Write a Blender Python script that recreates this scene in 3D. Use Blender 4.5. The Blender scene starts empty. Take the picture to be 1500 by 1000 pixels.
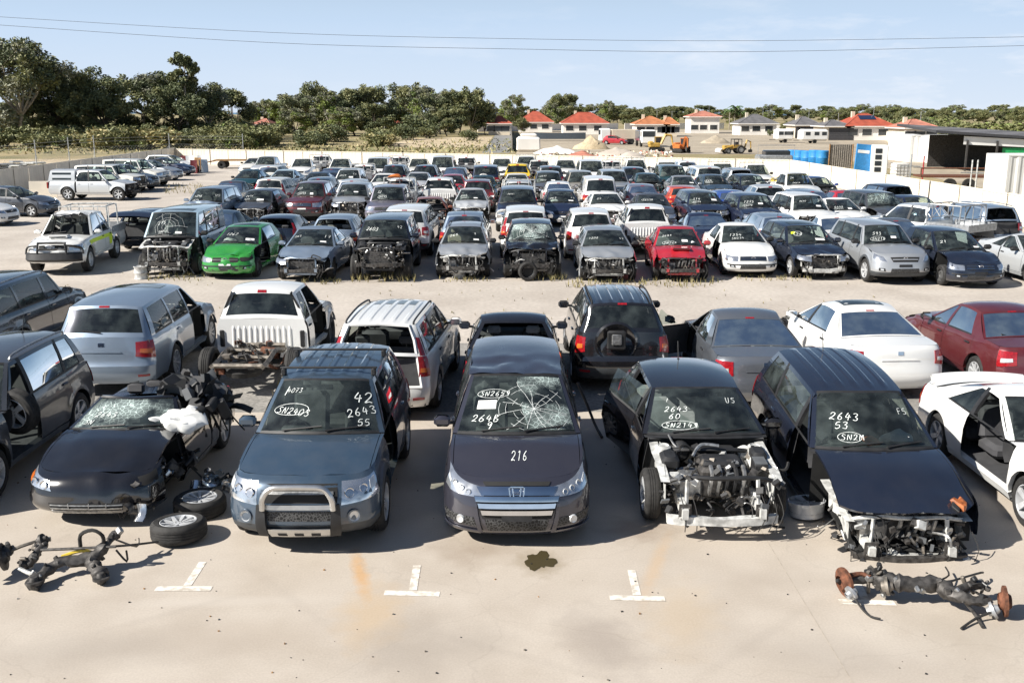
import bpy, math, random
from math import sin, cos, pi, radians, sqrt, atan2, exp
from mathutils import Vector, Matrix, noise
import numpy as np
S = bpy.context.scene
COL = S.collection

# ------------------------------------------------------------------ helpers
def lerp(a, b, t): return a + (b - a) * t
def vl(a, b, t): return Vector(a).lerp(Vector(b), t)
def clamp(v, a=0.0, b=1.0): return max(a, min(b, v))
def ss(t): t = clamp(t); return t * t * (3 - 2 * t)

class MB:
    """collects faces and turns them into ONE mesh"""
    def __init__(s): s.v = []; s.f = []; s.m = []; s.M = None
    def addv(s, p):
        p = Vector(p)
        if s.M is not None: p = s.M @ p
        s.v.append(tuple(p)); return len(s.v) - 1
    def face(s, idx, m): s.f.append(tuple(idx)); s.m.append(m)
    def poly(s, pts, m): s.face([s.addv(p) for p in pts], m)
    def grid(s, rows, m, skip=None):
        b = len(s.v); n = len(rows[0])
        for r in rows:
            for p in r: s.addv(p)
        for i in range(len(rows) - 1):
            for j in range(n - 1):
                if skip and skip(i, j): continue
                mm = m(i, j) if callable(m) else m
                if mm is None: continue
                a = b + i * n + j
                s.face((a, a + 1, a + n + 1, a + n), mm)
    def box(s, c, d, m, R=None, taper=1.0):
        c = Vector(c); x, y, z = d[0] / 2, d[1] / 2, d[2] / 2
        P = []
        for sz in (-1, 1):
            k = taper if sz > 0 else 1.0
            for sx, sy in ((-1, -1), (1, -1), (1, 1), (-1, 1)):
                p = Vector((sx * x * k, sy * y * k, sz * z))
                if R is not None: p = R @ p
                P.append(s.addv(c + p))
        for q in ((3, 2, 1, 0), (4, 5, 6, 7), (0, 1, 5, 4), (1, 2, 6, 5), (2, 3, 7, 6), (3, 0, 4, 7)):
            s.face([P[i] for i in q], m)
    def rbox(s, c, d, m, r=0.03, R=None):
        """box with chamfered edges"""
        c = Vector(c); x, y, z = d[0] / 2, d[1] / 2, d[2] / 2
        r = min(r, x * .9, y * .9, z * .9)
        rings = []
        for zz, k in ((-z, r), (-z + r, 0), (z - r, 0), (z, r)):
            a, b = x - k, y - k; q = r * .7
            ring = [(-a + q, -b), (a - q, -b), (a, -b + q), (a, b - q), (a - q, b), (-a + q, b), (-a, b - q), (-a, -b + q)]
            row = []
            for px, py in ring:
                p = Vector((px, py, zz))
                if R is not None: p = R @ p
                row.append(s.addv(c + p))
            rings.append(row)
        for i in range(3):
            for j in range(8):
                s.face((rings[i][j], rings[i][(j + 1) % 8], rings[i + 1][(j + 1) % 8], rings[i + 1][j]), m)
        s.face(rings[0][::-1], m); s.face(rings[3], m)
    def tube(s, path, r, m, n=6, cap=True):
        path = [Vector(p) for p in path]; N = len(path); rings = []; up = None
        for i, p in enumerate(path):
            t = (path[min(i + 1, N - 1)] - path[max(i - 1, 0)])
            if t.length < 1e-9: t = Vector((0, 0, 1))
            t.normalize()
            if up is None: up = Vector((0, 0, 1)) if abs(t.z) < .9 else Vector((1, 0, 0))
            a = t.cross(up)
            if a.length < 1e-4: a = t.cross(Vector((0, 1, 0)))
            a.normalize(); b = a.cross(t); up = b
            rr = r[i] if isinstance(r, (list, tuple)) else r
            rings.append([s.addv(p + (a * cos(2 * pi * k / n) + b * sin(2 * pi * k / n)) * rr) for k in range(n)])
        for i in range(N - 1):
            for k in range(n):
                s.face((rings[i][k], rings[i][(k + 1) % n], rings[i + 1][(k + 1) % n], rings[i + 1][k]), m)
        if cap: s.face(rings[0][::-1], m); s.face(rings[-1], m)
    def lathe(s, prof, c, ax, m, n=24):
        """prof: [(radius, along)] around axis ax through c; m may be a function of the segment"""
        c = Vector(c); ax = Vector(ax).normalized()
        u = ax.cross(Vector((0, 0, 1)) if abs(ax.z) < .9 else Vector((1, 0, 0))).normalized(); w = ax.cross(u)
        rings = [[s.addv(c + ax * h + (u * cos(2 * pi * k / n) + w * sin(2 * pi * k / n)) * r) for k in range(n)] for r, h in prof]
        for i in range(len(prof) - 1):
            mm = m(i) if callable(m) else m
            for k in range(n):
                s.face((rings[i][k], rings[i][(k + 1) % n], rings[i + 1][(k + 1) % n], rings[i + 1][k]), mm)
    def disc(s, c, ax, r, m, n=16, h=0.0):
        s.lathe([(r, 0), (r, h), (0.0005, h)] if h else [(r, 0), (0.0005, 0)], c, ax, m, n)
    def jitter(s, amp, freq, seed=0, f=None):
        for i, p in enumerate(s.v):
            p = Vector(p); k = amp * (f(p) if f else 1.0)
            if k: 
                q = p * freq + Vector((seed * 7.1, seed * 3.3, seed * 1.7))
                s.v[i] = tuple(p + noise.noise_vector(q) * k)
    def mesh(s, name, angle=35):
        me = bpy.data.meshes.new(name)
        me.from_pydata(s.v, [], s.f)
        names = []
        for x in s.m:
            if x not in names: names.append(x)
        for x in names: me.materials.append(MAT[x])
        ix = {x: i for i, x in enumerate(names)}
        me.polygons.foreach_set('material_index', [ix[x] for x in s.m])
        me['paint'] = ix.get('PAINT', -1); me['paint2'] = ix.get('PAINT2', -1)
        if angle:
            me.polygons.foreach_set('use_smooth', [True] * len(me.polygons))
            me.set_sharp_from_angle(angle=radians(angle))
        me.update()
        return me

def link(name, me, parent=None, loc=None, rot=None, sc=None):
    o = bpy.data.objects.new(name, me); COL.objects.link(o)
    if parent is not None: o.parent = parent
    if loc is not None: o.location = loc
    if rot is not None: o.rotation_euler = rot
    if sc is not None: o.scale = sc
    return o
def tag(o, label, cat, group=None):
    o['label'] = label; o['category'] = cat
    if group: o['group'] = group
    return o
def struct(name, mb, angle=0):
    o = link(name, mb.mesh(name, angle)); o['kind'] = 'structure'; return o

# ------------------------------------------------------------------ camera model (photograph is 1500 x 1000)
F_PX, HZ, CAM_H = 1450.0, 164.0, 5.1
TH = math.atan((500 - HZ) / F_PX)
def G(u, v, h=0.0):
    """where the sight line through photo pixel (u, v) meets height h"""
    dx = (u - 750) / F_PX; dy = (500 - v) / F_PX
    d = Vector((dx, cos(TH) + dy * sin(TH), -sin(TH) + dy * cos(TH)))
    k = (h - CAM_H) / d.z
    return Vector((d.x * k, d.y * k, h))
def D2V(d, h=0.0):
    """photo row of a point at distance d and height h (for planning)"""
    z = d * cos(TH) + (CAM_H - h) * sin(TH)
    return 500 + F_PX * ((CAM_H - h) * cos(TH) - d * sin(TH)) / z
def UX(u, d, h=0.0):
    return (u - 750) / F_PX * (d * cos(TH) + (CAM_H - h) * sin(TH))

# ------------------------------------------------------------------ materials
MAT = {}
def newmat(name):
    m = bpy.data.materials.new(name); m.use_nodes = True
    nt = m.node_tree; b = nt.nodes.get('Principled BSDF'); MAT[name] = m
    return m, nt, b
def nd(nt, t, **kw):
    n = nt.nodes.new(t)
    for k, v in kw.items():
        if hasattr(n, k) and k not in n.inputs: setattr(n, k, v)
        else: n.inputs[k].default_value = v
    return n
def noise_col(nt, b, c1, c2, scale, detail=4, coord='Object', lo=.35, hi=.65, vec=None):
    tc = nd(nt, 'ShaderNodeTexCoord'); nz = nd(nt, 'ShaderNodeTexNoise', Scale=scale, Detail=detail)
    nt.links.new(vec or tc.outputs[coord], nz.inputs['Vector'])
    r = nd(nt, 'ShaderNodeValToRGB'); r.color_ramp.elements[0].position = lo; r.color_ramp.elements[1].position = hi
    r.color_ramp.elements[0].color = (*c1, 1); r.color_ramp.elements[1].color = (*c2, 1)
    nt.links.new(nz.outputs['Fac'], r.inputs['Fac'])
    if b: nt.links.new(r.outputs['Color'], b.inputs['Base Color'])
    return r, nz, tc
def bump(nt, b, scale, strength, dist=.01, coord='Object', detail=4):
    tc = nd(nt, 'ShaderNodeTexCoord'); nz = nd(nt, 'ShaderNodeTexNoise', Scale=scale, Detail=detail)
    nt.links.new(tc.outputs[coord], nz.inputs['Vector'])
    bp = nd(nt, 'ShaderNodeBump', Strength=strength, Distance=dist)
    nt.links.new(nz.outputs['Fac'], bp.inputs['Height']); nt.links.new(bp.outputs['Normal'], b.inputs['Normal'])
def simple(name, c, rough=.5, metal=0.0, var=.15, scale=8, coat=0.0, bmp=0.0):
    m, nt, b = newmat(name)
    b.inputs['Roughness'].default_value = rough; b.inputs['Metallic'].default_value = metal; b.inputs['Coat Weight'].default_value = coat
    if var: noise_col(nt, b, [x * (1 - var) for x in c], [min(1, x * (1 + var)) for x in c], scale)
    else: b.inputs['Base Color'].default_value = (*c, 1)
    if bmp: bump(nt, b, 40, bmp)
    return m
def paint(name, c, metal=.0, rough=.32, dust=.10):
    """car paint under clear coat with a film of road dust lying in patches"""
    m, nt, b = newmat(name)
    tc = nd(nt, 'ShaderNodeTexCoord')
    nz = nd(nt, 'ShaderNodeTexNoise', Scale=3.0, Detail=6, Roughness=.65); nt.links.new(tc.outputs['Object'], nz.inputs['Vector'])
    mr = nd(nt, 'ShaderNodeMapRange'); mr.inputs['From Min'].default_value = .35; mr.inputs['From Max'].default_value = .75
    mr.inputs['To Min'].default_value = dust * .3; mr.inputs['To Max'].default_value = dust * 1.6
    nt.links.new(nz.outputs['Fac'], mr.inputs['Value'])
    mx = nd(nt, 'ShaderNodeMix', data_type='RGBA'); mx.inputs['A'].default_value = (*c, 1); mx.inputs['B'].default_value = (.36, .31, .25, 1)
    nt.links.new(mr.outputs['Result'], mx.inputs['Factor']); nt.links.new(mx.outputs['Result'], b.inputs['Base Color'])
    b.inputs['Metallic'].default_value = metal
    rr = nd(nt, 'ShaderNodeMapRange'); rr.inputs['To Min'].default_value = rough * .8; rr.inputs['To Max'].default_value = min(1, rough * 1.5)
    nt.links.new(nz.outputs['Fac'], rr.inputs['Value']); nt.links.new(rr.outputs['Result'], b.inputs['Roughness'])
    b.inputs['Coat Weight'].default_value = 1.0; b.inputs['Coat Roughness'].default_value = .035; b.inputs['Coat IOR'].default_value = 1.6
    bp = nd(nt, 'ShaderNodeBump', Strength=.05, Distance=.03); n2 = nd(nt, 'ShaderNodeTexNoise', Scale=2.2, Detail=1)
    nt.links.new(tc.outputs['Object'], n2.inputs['Vector']); nt.links.new(n2.outputs['Fac'], bp.inputs['Height'])
    nt.links.new(bp.outputs['Normal'], b.inputs['Normal']); nt.links.new(bp.outputs['Normal'], b.inputs['Coat Normal'])
    return m
PC = {  # paint colours of the yard
 'white': ((.78, .78, .76), 0, .3), 'offwhite': ((.66, .65, .60), 0, .35), 'silver': ((.46, .48, .50), .55, .32), 'palesilver': ((.60, .62, .63), .4, .34),
 'grey': ((.14, .155, .18), .5, .3), 'dgrey': ((.075, .08, .09), .4, .3), 'gunmetal': ((.10, .10, .115), .5, .3), 'black': ((.008, .008, .010), 0, .13),
 'navy': ((.012, .018, .045), .2, .26), 'steelblue': ((.040, .075, .120), .35, .3), 'paleblue': ((.36, .49, .58), .05, .4), 'blue': ((.02, .07, .30), .2, .28),
 'blueblack': ((.011, .015, .028), .1, .15), 'red': ((.42, .012, .025), .1, .28), 'maroon': ((.11, .008, .014), .3, .28), 'orange': ((.50, .055, .012), .1, .3),
 'green': ((.025, .27, .035), .15, .25), 'yellow': ((.75, .52, .02), 0, .35), 'teal': ((.012, .055, .065), .2, .3), 'champagne': ((.40, .37, .31), .4, .35),
 'bluesilver': ((.26, .33, .42), .5, .32), 'purplegrey': ((.17, .16, .21), .4, .34), 'rustred': ((.20, .05, .025), 0, .6), 'odyssey': ((.045, .045, .062), .45, .26)}
for k, (c, me_, ro) in PC.items(): paint('paint_' + k, c, me_, ro, dust=.05 if k in ('white', 'green', 'red') else .014 if max(c) < .1 else .06)
MAT['PAINT'] = MAT['paint_silver']; MAT['PAINT2'] = MAT['paint_dgrey']
simple('black_plastic', (.018, .018, .019), .55, var=.3); simple('grey_plastic', (.10, .105, .11), .55); simple('rubber', (.022, .021, .020), .8, var=.35, scale=14)
simple('liner', (.012, .012, .012), .85); simple('alloy', (.62, .63, .64), .35, .35, var=.12); simple('steel_wheel', (.10, .10, .10), .55, .3)
simple('alu', (.36, .36, .355), .42, .8, var=.3, scale=20); simple('iron', (.075, .07, .066), .6, .5, var=.5, scale=15); simple('chrome', (.72, .73, .75), .10, 1.0, var=.05)
simple('satin_chrome', (.58, .58, .57), .3, .9, var=.08)
simple('seat_black', (.05, .05, .054), .8); simple('seat_grey', (.22, .22, .225), .85); simple('seat_beige', (.33, .28, .21), .85); simple('dash', (.055, .055, .058), .65)
simple('airbag', (.70, .70, .68), .85, var=.08); simple('cloth_white', (.62, .62, .60), .85); simple('rust', (.13, .050, .026), .85, .1, var=.5, scale=18)
simple('dirty_metal', (.22, .195, .165), .6, .5, var=.4, scale=12); simple('orange_plastic', (.62, .17, .03), .45); simple('white_metal', (.50, .50, .48), .5, .1, var=.35, scale=9)
simple('galv', (.42, .43, .44), .45, .6, var=.2); simple('brown_board', (.24, .13, .05), .8, var=.4); simple('yellow_part', (.7, .5, .05), .5)
simple('paper', (.75, .75, .73), .8, var=.04); simple('pen_white', (.66, .69, .67), .7, var=.25, scale=30); simple('green_sheet', (.02, .33, .10), .6); simple('hi_vis', (.62, .75, .03), .5, var=.05)
simple('rear_red', (.30, .008, .012), .18, coat=1, var=.25, scale=30); simple('lamp_orange', (.55, .13, .02), .2, coat=1); simple('lamp_white', (.62, .63, .63), .15, .3, coat=1)
simple('blue_plastic', (.03, .22, .50), .5); simple('teal_paint', (.04, .33, .42), .6)
def glassmat(name, tint, gloss=.09, rough=.02, shatter=None):
    m, nt, b = newmat(name); nt.nodes.remove(b)
    out = nt.nodes['Material Output']
    tr = nd(nt, 'ShaderNodeBsdfTransparent', Color=(*tint, 1)); gl = nd(nt, 'ShaderNodeBsdfGlossy', Roughness=rough, Color=(1, 1, 1, 1))
    fr = nd(nt, 'ShaderNodeFresnel', IOR=1.52); ad = nd(nt, 'ShaderNodeMath', operation='MULTIPLY_ADD'); ad.inputs[1].default_value = 1.0; ad.inputs[2].default_value = gloss - .04
    nt.links.new(fr.outputs[0], ad.inputs[0])
    mx = nd(nt, 'ShaderNodeMixShader'); nt.links.new(ad.outputs[0], mx.inputs[0]); nt.links.new(tr.outputs[0], mx.inputs[1]); nt.links.new(gl.outputs[0], mx.inputs[2])
    last = mx
    # dust film
    df = nd(nt, 'ShaderNodeBsdfDiffuse', Color=(.34, .41, .40, 1)); tc = nd(nt, 'ShaderNodeTexCoord'); nz = nd(nt, 'ShaderNodeTexNoise', Scale=3.5, Detail=5)
    nt.links.new(tc.outputs['Object'], nz.inputs['Vector']); mr = nd(nt, 'ShaderNodeMapRange'); mr.inputs['From Min'].default_value = .4; mr.inputs['From Max'].default_value = .8
    mr.inputs['To Min'].default_value = .02; mr.inputs['To Max'].default_value = .13; nt.links.new(nz.outputs['Fac'], mr.inputs['Value'])
    m2 = nd(nt, 'ShaderNodeMixShader'); nt.links.new(mr.outputs[0], m2.inputs[0]); nt.links.new(last.outputs[0], m2.inputs[1]); nt.links.new(df.outputs[0], m2.inputs[2]); last = m2
    if shatter:
        # star cracks: thin white fracture lines, dense near the blow, plus crushed white glass
        vo = nd(nt, 'ShaderNodeTexVoronoi', feature='DISTANCE_TO_EDGE', Scale=shatter[0]); nt.links.new(tc.outputs['Object'], vo.inputs['Vector'])
        lt = nd(nt, 'ShaderNodeMath', operation='LESS_THAN'); lt.inputs[1].default_value = shatter[1]; nt.links.new(vo.outputs['Distance'], lt.inputs[0])
        n3 = nd(nt, 'ShaderNodeTexNoise', Scale=shatter[2], Detail=3); nt.links.new(tc.outputs['Object'], n3.inputs['Vector'])
        r3 = nd(nt, 'ShaderNodeMapRange'); r3.inputs['From Min'].default_value = .42; r3.inputs['From Max'].default_value = .62; nt.links.new(n3.outputs['Fac'], r3.inputs['Value'])
        mu = nd(nt, 'ShaderNodeMath', operation='MULTIPLY'); nt.links.new(lt.outputs[0], mu.inputs[0]); nt.links.new(r3.outputs[0], mu.inputs[1])
        d2 = nd(nt, 'ShaderNodeBsdfDiffuse', Color=(.62, .74, .70, 1)); m3 = nd(nt, 'ShaderNodeMixShader')
        a3 = nd(nt, 'ShaderNodeMath', operation='MULTIPLY_ADD'); a3.inputs[1].default_value = .75; nt.links.new(mu.outputs[0], a3.inputs[0])
        a4 = nd(nt, 'ShaderNodeMath', operation='MULTIPLY'); a4.inputs[1].default_value = shatter[3]; nt.links.new(r3.outputs[0], a4.inputs[0]); nt.links.new(a4.outputs[0], a3.inputs[2])
        nt.links.new(a3.outputs[0], m3.inputs[0]); nt.links.new(last.outputs[0], m3.inputs[1]); nt.links.new(d2.outputs[0], m3.inputs[2]); last = m3
    nt.links.new(last.outputs[0], out.inputs['Surface'])
glassmat('glass', (.68, .76, .72), .055); glassmat('tint_glass', (.07, .08, .085), .055); glassmat('clear_lens', (.85, .87, .88), .10)
glassmat('shattered_glass', (.40, .50, .46), .08, .05, (16, .035, 2.2, .28)); glassmat('cracked_glass', (.64, .73, .69), .055, .03, (7, .02, 1.6, .10))
m, nt, b = newmat('headlamp'); b.inputs['Metallic'].default_value = .85; b.inputs['Roughness'].default_value = .14; b.inputs['Coat Weight'].default_value = 1
tc = nd(nt, 'ShaderNodeTexCoord'); vo = nd(nt, 'ShaderNodeTexVoronoi', Scale=9, feature='SMOOTH_F1'); nt.links.new(tc.outputs['Object'], vo.inputs['Vector'])
r = nd(nt, 'ShaderNodeValToRGB'); r.color_ramp.elements[0].color = (.50, .51, .52, 1); r.color_ramp.elements[1].color = (.78, .80, .82, 1); r.color_ramp.elements[0].position = .1; r.color_ramp.elements[1].position = .5
nt.links.new(vo.outputs['Distance'], r.inputs['Fac']); nt.links.new(r.outputs['Color'], b.inputs['Base Color'])
bp = nd(nt, 'ShaderNodeBump', Strength=.3, Distance=.02); nt.links.new(vo.outputs['Distance'], bp.inputs['Height']); nt.links.new(bp.outputs['Normal'], b.inputs['Normal'])
m, nt, b = newmat('mesh_grille'); b.inputs['Roughness'].default_value = .5
vo = nd(nt, 'ShaderNodeTexVoronoi', Scale=28, feature='DISTANCE_TO_EDGE'); tc = nd(nt, 'ShaderNodeTexCoord'); nt.links.new(tc.outputs['Object'], vo.inputs['Vector'])
r = nd(nt, 'ShaderNodeValToRGB'); r.color_ramp.elements[0].color = (.07, .07, .07, 1); r.color_ramp.elements[1].color = (.006, .006, .006, 1); r.color_ramp.elements[0].position = .08; r.color_ramp.elements[1].position = .12
nt.links.new(vo.outputs['Distance'], r.inputs['Fac']); nt.links.new(r.outputs['Color'], b.inputs['Base Color'])
SKY, SUN_E, EXPO = .045, 4.9, 0.85
HAZE = (7.1, 9.0, 11.5, 1); CLOUD = (12.2, 12.4, 13.0, 1)
# ------------------------------------------------------------------ vehicles
def interp(x, keys):
    if x <= keys[0][0]: return keys[0][1]
    for (a, va), (b, vb) in zip(keys, keys[1:]):
        if x <= b: return va + (vb - va) * ss((x - a) / (b - a)) * .5 + (vb - va) * ((x - a) / (b - a)) * .5
    return keys[-1][1]
def lin(x, keys):
    if x <= keys[0][0]: return keys[0][1]
    for (a, va), (b, vb) in zip(keys, keys[1:]):
        if x <= b: return va + (vb - va) * (x - a) / (b - a)
    return keys[-1][1]
TYPES = {
 # lengths in metres: fo front overhang, xc cowl behind front axle, wsl windscreen run, rd rear glass run, hz bonnet edge, cz cowl, br belt at rear, deck length
 'sedan': dict(L=4.60, W=.89, H=1.45, wb=2.68, fo=.90, R=.32, hz=.72, cz=.97, br=1.00, xc=-.42, wsl=.92, rd=.72, deck=.62, wr=.66, kind='sedan', doors=4, sill=.22),
 'coupe': dict(L=4.50, W=.90, H=1.38, wb=2.65, fo=.88, R=.33, hz=.70, cz=.95, br=1.00, xc=-.45, wsl=.95, rd=.95, deck=.42, wr=.63, kind='sedan', doors=2, sill=.20),
 'hatch': dict(L=4.10, W=.87, H=1.48, wb=2.55, fo=.84, R=.31, hz=.74, cz=.99, br=1.03, xc=-.36, wsl=.88, rd=.42, deck=0, wr=.68, kind='hatch', doors=4, sill=.22),
 'wagon': dict(L=4.70, W=.90, H=1.52, wb=2.70, fo=.92, R=.33, hz=.76, cz=1.0, br=1.02, xc=-.42, wsl=.88, rd=.38, deck=0, wr=.69, kind='wagon', doors=4, sill=.22),
 'mpv': dict(L=4.83, W=.905, H=1.69, wb=2.86, fo=.95, R=.33, hz=.80, cz=1.10, br=1.12, xc=-.12, wsl=1.0, rd=.30, deck=0, wr=.71, kind='wagon', doors=4, sill=.19),
 'suv': dict(L=4.50, W=.91, H=1.70, wb=2.62, fo=.88, R=.36, hz=.90, cz=1.10, br=1.12, xc=-.40, wsl=.70, rd=.28, deck=0, wr=.70, kind='wagon', doors=4, sill=.28, clad=1),
 'fourwd': dict(L=4.75, W=.93, H=1.85, wb=2.78, fo=.86, R=.39, hz=1.02, cz=1.20, br=1.20, xc=-.45, wsl=.48, rd=.15, deck=0, wr=.76, kind='wagon', doors=4, sill=.36, clad=1),
 'van': dict(L=4.90, W=.95, H=1.95, wb=3.00, fo=.93, R=.34, hz=.92, cz=1.20, br=1.15, xc=-.05, wsl=.85, rd=.12, deck=0, wr=.80, kind='wagon', doors=4, sill=.24, van=1),
 'ute': dict(L=5.15, W=.91, H=1.78, wb=3.05, fo=.88, R=.38, hz=.96, cz=1.15, br=1.10, xc=-.42, wsl=.68, rd=.18, deck=1.62, wr=.70, kind='ute', doors=4, sill=.36, clad=0),
 'ute_single': dict(L=5.0, W=.89, H=1.72, wb=3.0, fo=.86, R=.36, hz=.94, cz=1.12, br=1.08, xc=-.42, wsl=.62, rd=.15, deck=2.3, wr=.70, kind='ute', doors=2, sill=.34),
}
PROF = [(0, .935), (.10, .972), (.30, .998), (.45, 1.0), (.60, .992), (.70, .994), (.76, .978), (.90, .955), (1, .915)]
FX = [(0, -.13), (.10, -.045), (.26, 0), (.40, -.015), (.55, -.03), (.70, -.055), (.84, -.10), (.93, -.15), (1, -.24)]
FX4 = [(0, -.10), (.12, -.01), (.30, 0), (.45, -.01), (.50, -.06), (.70, -.08), (.86, -.10), (.95, -.13), (1, -.20)]
RX_H = [(0, -.12), (.10, -.04), (.24, 0), (.40, -.01), (.48, -.05), (.70, -.07), (1, -.12)]
RX_S = [(0, -.14), (.10, -.05), (.26, 0), (.45, -.02), (.58, -.05), (.80, -.07), (.93, -.09), (1, -.15)]
WHEEL = {}
def wheel_meshes(R, style, w=.20):
    k = (round(R, 2), style)
    if k in WHEEL: return WHEEL[k]
    r = R * (.66 if style != 'off' else .58); t = MB(); h = w / 2
    pr = [(r, -h * .8), (r + .012, -h), (R * .86, -h * 1.04), (R * .97, -h * .80), (R, -h * .55)]
    for g in (-.3, 0, .3): pr += [(R, h * (g - .07)), (R * .982, h * (g - .05)), (R * .982, h * (g + .05)), (R, h * (g + .07))]
    pr += [(R, h * .55), (R * .97, h * .80), (R * .86, h * 1.04), (r + .012, h), (r, h * .8), (r * .97, h * .2), (r * .97, -h * .8)]
    t.lathe(pr, (0, 0, 0), (0, 1, 0), 'rubber', 28)
    m = MB(); mat = 'steel_wheel' if style == 'steel' else 'alloy'
    m.lathe([(r * 1.0, h * .95), (r * .955, h * .98), (r * .93, h * .55), (r * .90, -h * .6)], (0, 0, 0), (0, 1, 0), mat, 28)
    m.lathe([(r * .93, -h * .1), (.001, -h * .1)], (0, 0, 0), (0, 1, 0), 'liner', 20)
    if style == 'steel' or style == 'off':
        m.lathe([(r * .93, h * .35), (r * .78, h * .25), (r * .62, h * .62), (r * .40, h * .70), (r * .34, h * .45), (.001, h * .45)], (0, 0, 0), (0, 1, 0), mat, 24)
        for i in range(8):
            a = 2 * pi * i / 8; m.lathe([(r * .075, 0), (r * .06, .006), (.001, .006)], (cos(a) * r * .71, h * .47, sin(a) * r * .71), (0, 1, 0), 'liner', 8)
    else:
        n = {'five': 5, 'ten': 10, 'six': 6}.get(style, 5)
        m.lathe([(r * .27, h * .4), (r * .25, h * .72), (r * .10, h * .78), (.001, h * .74)], (0, 0, 0), (0, 1, 0), mat, 16)
        wd = {5: .17, 10: .075, 6: .13}[n]
        for i in range(n):
            a = 2 * pi * i / n + .3; R_ = Matrix.Rotation(a, 3, 'Y')
            P = [(-wd * r * .8, h * .70, r * .18), (wd * r * .8, h * .70, r * .18), (wd * r * 1.2, h * .90, r * .95), (-wd * r * 1.2, h * .90, r * .95)]
            Q = [(x * .8, y - .035, z) for x, y, z in P]
            P = [m.addv(R_ @ Vector(p)) for p in P]; Q = [m.addv(R_ @ Vector(p)) for p in Q]
            m.face(P, mat)
            for e in range(4): m.face((P[e], Q[e], Q[(e + 1) % 4], P[(e + 1) % 4]), mat)
        for i in range(5):
            a = 2 * pi * i / 5; m.disc((cos(a) * r * .16, h * .765, sin(a) * r * .16), (0, 1, 0), r * .03, 'iron', 6, .004)
    WHEEL[k] = (t.mesh('tyre'), m.mesh('rim')); return WHEEL[k]

STROKES = {'0': [[(.5, 1), (.15, .8), (.1, .3), (.4, 0), (.8, .2), (.85, .7), (.5, 1)]], '1': [[(.3, .8), (.5, 1), (.45, 0)]],
 '2': [[(.1, .75), (.35, 1), (.75, .9), (.7, .55), (.1, .02), (.5, .1), (.9, 0)]], '3': [[(.1, .9), (.5, 1), (.8, .8), (.4, .55), (.85, .35), (.6, 0), (.1, .1)]],
 '4': [[(.45, 1), (.1, .4), (.9, .45)], [(.65, .75), (.6, 0)]], '5': [[(.85, 1), (.3, .95), (.2, .55), (.7, .55), (.8, .2), (.4, 0), (.1, .1)]],
 '6': [[(.7, 1), (.25, .6), (.15, .2), (.5, 0), (.8, .25), (.5, .5), (.2, .35)]], '7': [[(.1, .95), (.85, 1), (.4, 0)], [(.25, .5), (.75, .52)]],
 '8': [[(.5, .55), (.2, .8), (.5, 1), (.8, .8), (.5, .55), (.15, .2), (.5, 0), (.85, .2), (.5, .55)]], '9': [[(.8, .75), (.45, .5), (.2, .75), (.5, 1), (.8, .8), (.7, .3), (.6, 0)]],
 'S': [[(.85, .9), (.45, 1), (.2, .75), (.75, .4), (.6, .05), (.1, .08)]], 'N': [[(.1, 0), (.15, 1), (.75, 0), (.85, 1)]], 'B': [[(.2, 0), (.2, 1), (.7, .85), (.25, .55), (.8, .3), (.6, .02), (.2, 0)]],
 'M': [[(.05, 0), (.2, 1), (.5, .4), (.8, 1), (.95, 0)]], 'F': [[(.85, 1), (.2, .95), (.2, 0)], [(.2, .5), (.7, .55)]], 'U': [[(.1, 1), (.2, .1), (.7, .1), (.85, 1)]], 'H': [[(.15, 0), (.15, 1)], [(.85, 0), (.85, 1)], [(.15, .5), (.85, .5)]],
 'C': [[(.85, .85), (.45, 1), (.15, .5), (.4, 0), (.85, .15)]], 'A': [[(.05, 0), (.5, 1), (.9, 0)], [(.2, .4), (.75, .4)]], 'T': [[(.05, 1), (.95, 1)], [(.5, 1), (.5, 0)]], '/': [[(.9, 1), (.1, 0)]], '-': [[(.1, .5), (.9, .5)]], ' ': [],
 'L': [[(.2, 1), (.2, 0), (.85, 0)]], 'I': [[(.5, 1), (.5, 0)]], 'V': [[(.05, 1), (.45, 0), (.95, 1)]], '*': [[(.0, .4), (.25, .8), (.4, .3), (.6, .75), (.8, .3), (1, .6)]], 'E': [[(.8, 1), (.2, 1), (.2, 0), (.85, 0)], [(.2, .5), (.7, .5)]], 'O': [[(.5, 1), (.1, .6), (.3, 0), (.8, .2), (.8, .8), (.5, 1)]],
 'R': [[(.2, 0), (.2, 1), (.75, .8), (.25, .5), (.85, 0)]], 'K': [[(.2, 1), (.2, 0)], [(.8, 1), (.2, .45), (.85, 0)]], 'P': [[(.2, 0), (.2, 1), (.8, .8), (.25, .5)]], 'D': [[(.2, 0), (.2, 1), (.8, .7), (.75, .25), (.2, 0)]], 'Y': [[(.1, 1), (.5, .5), (.9, 1)], [(.5, .5), (.45, 0)]]}
def ribbon(mb, pts, w, m, fn):
    """a pen line of width w drawn over the surface fn(u, v) -> point"""
    L, Rr = [], []
    for i, p in enumerate(pts):
        a = pts[max(i - 1, 0)]; b = pts[min(i + 1, len(pts) - 1)]
        dx, dy = b[0] - a[0], b[1] - a[1]; l = math.hypot(dx, dy) or 1
        nx, ny = -dy / l * w / 2, dx / l * w / 2
        L.append(mb.addv(fn(p[0] + nx, p[1] + ny))); Rr.append(mb.addv(fn(p[0] - nx, p[1] - ny)))
    for i in range(len(pts) - 1): mb.face((L[i], L[i + 1], Rr[i + 1], Rr[i]), m)
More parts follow.
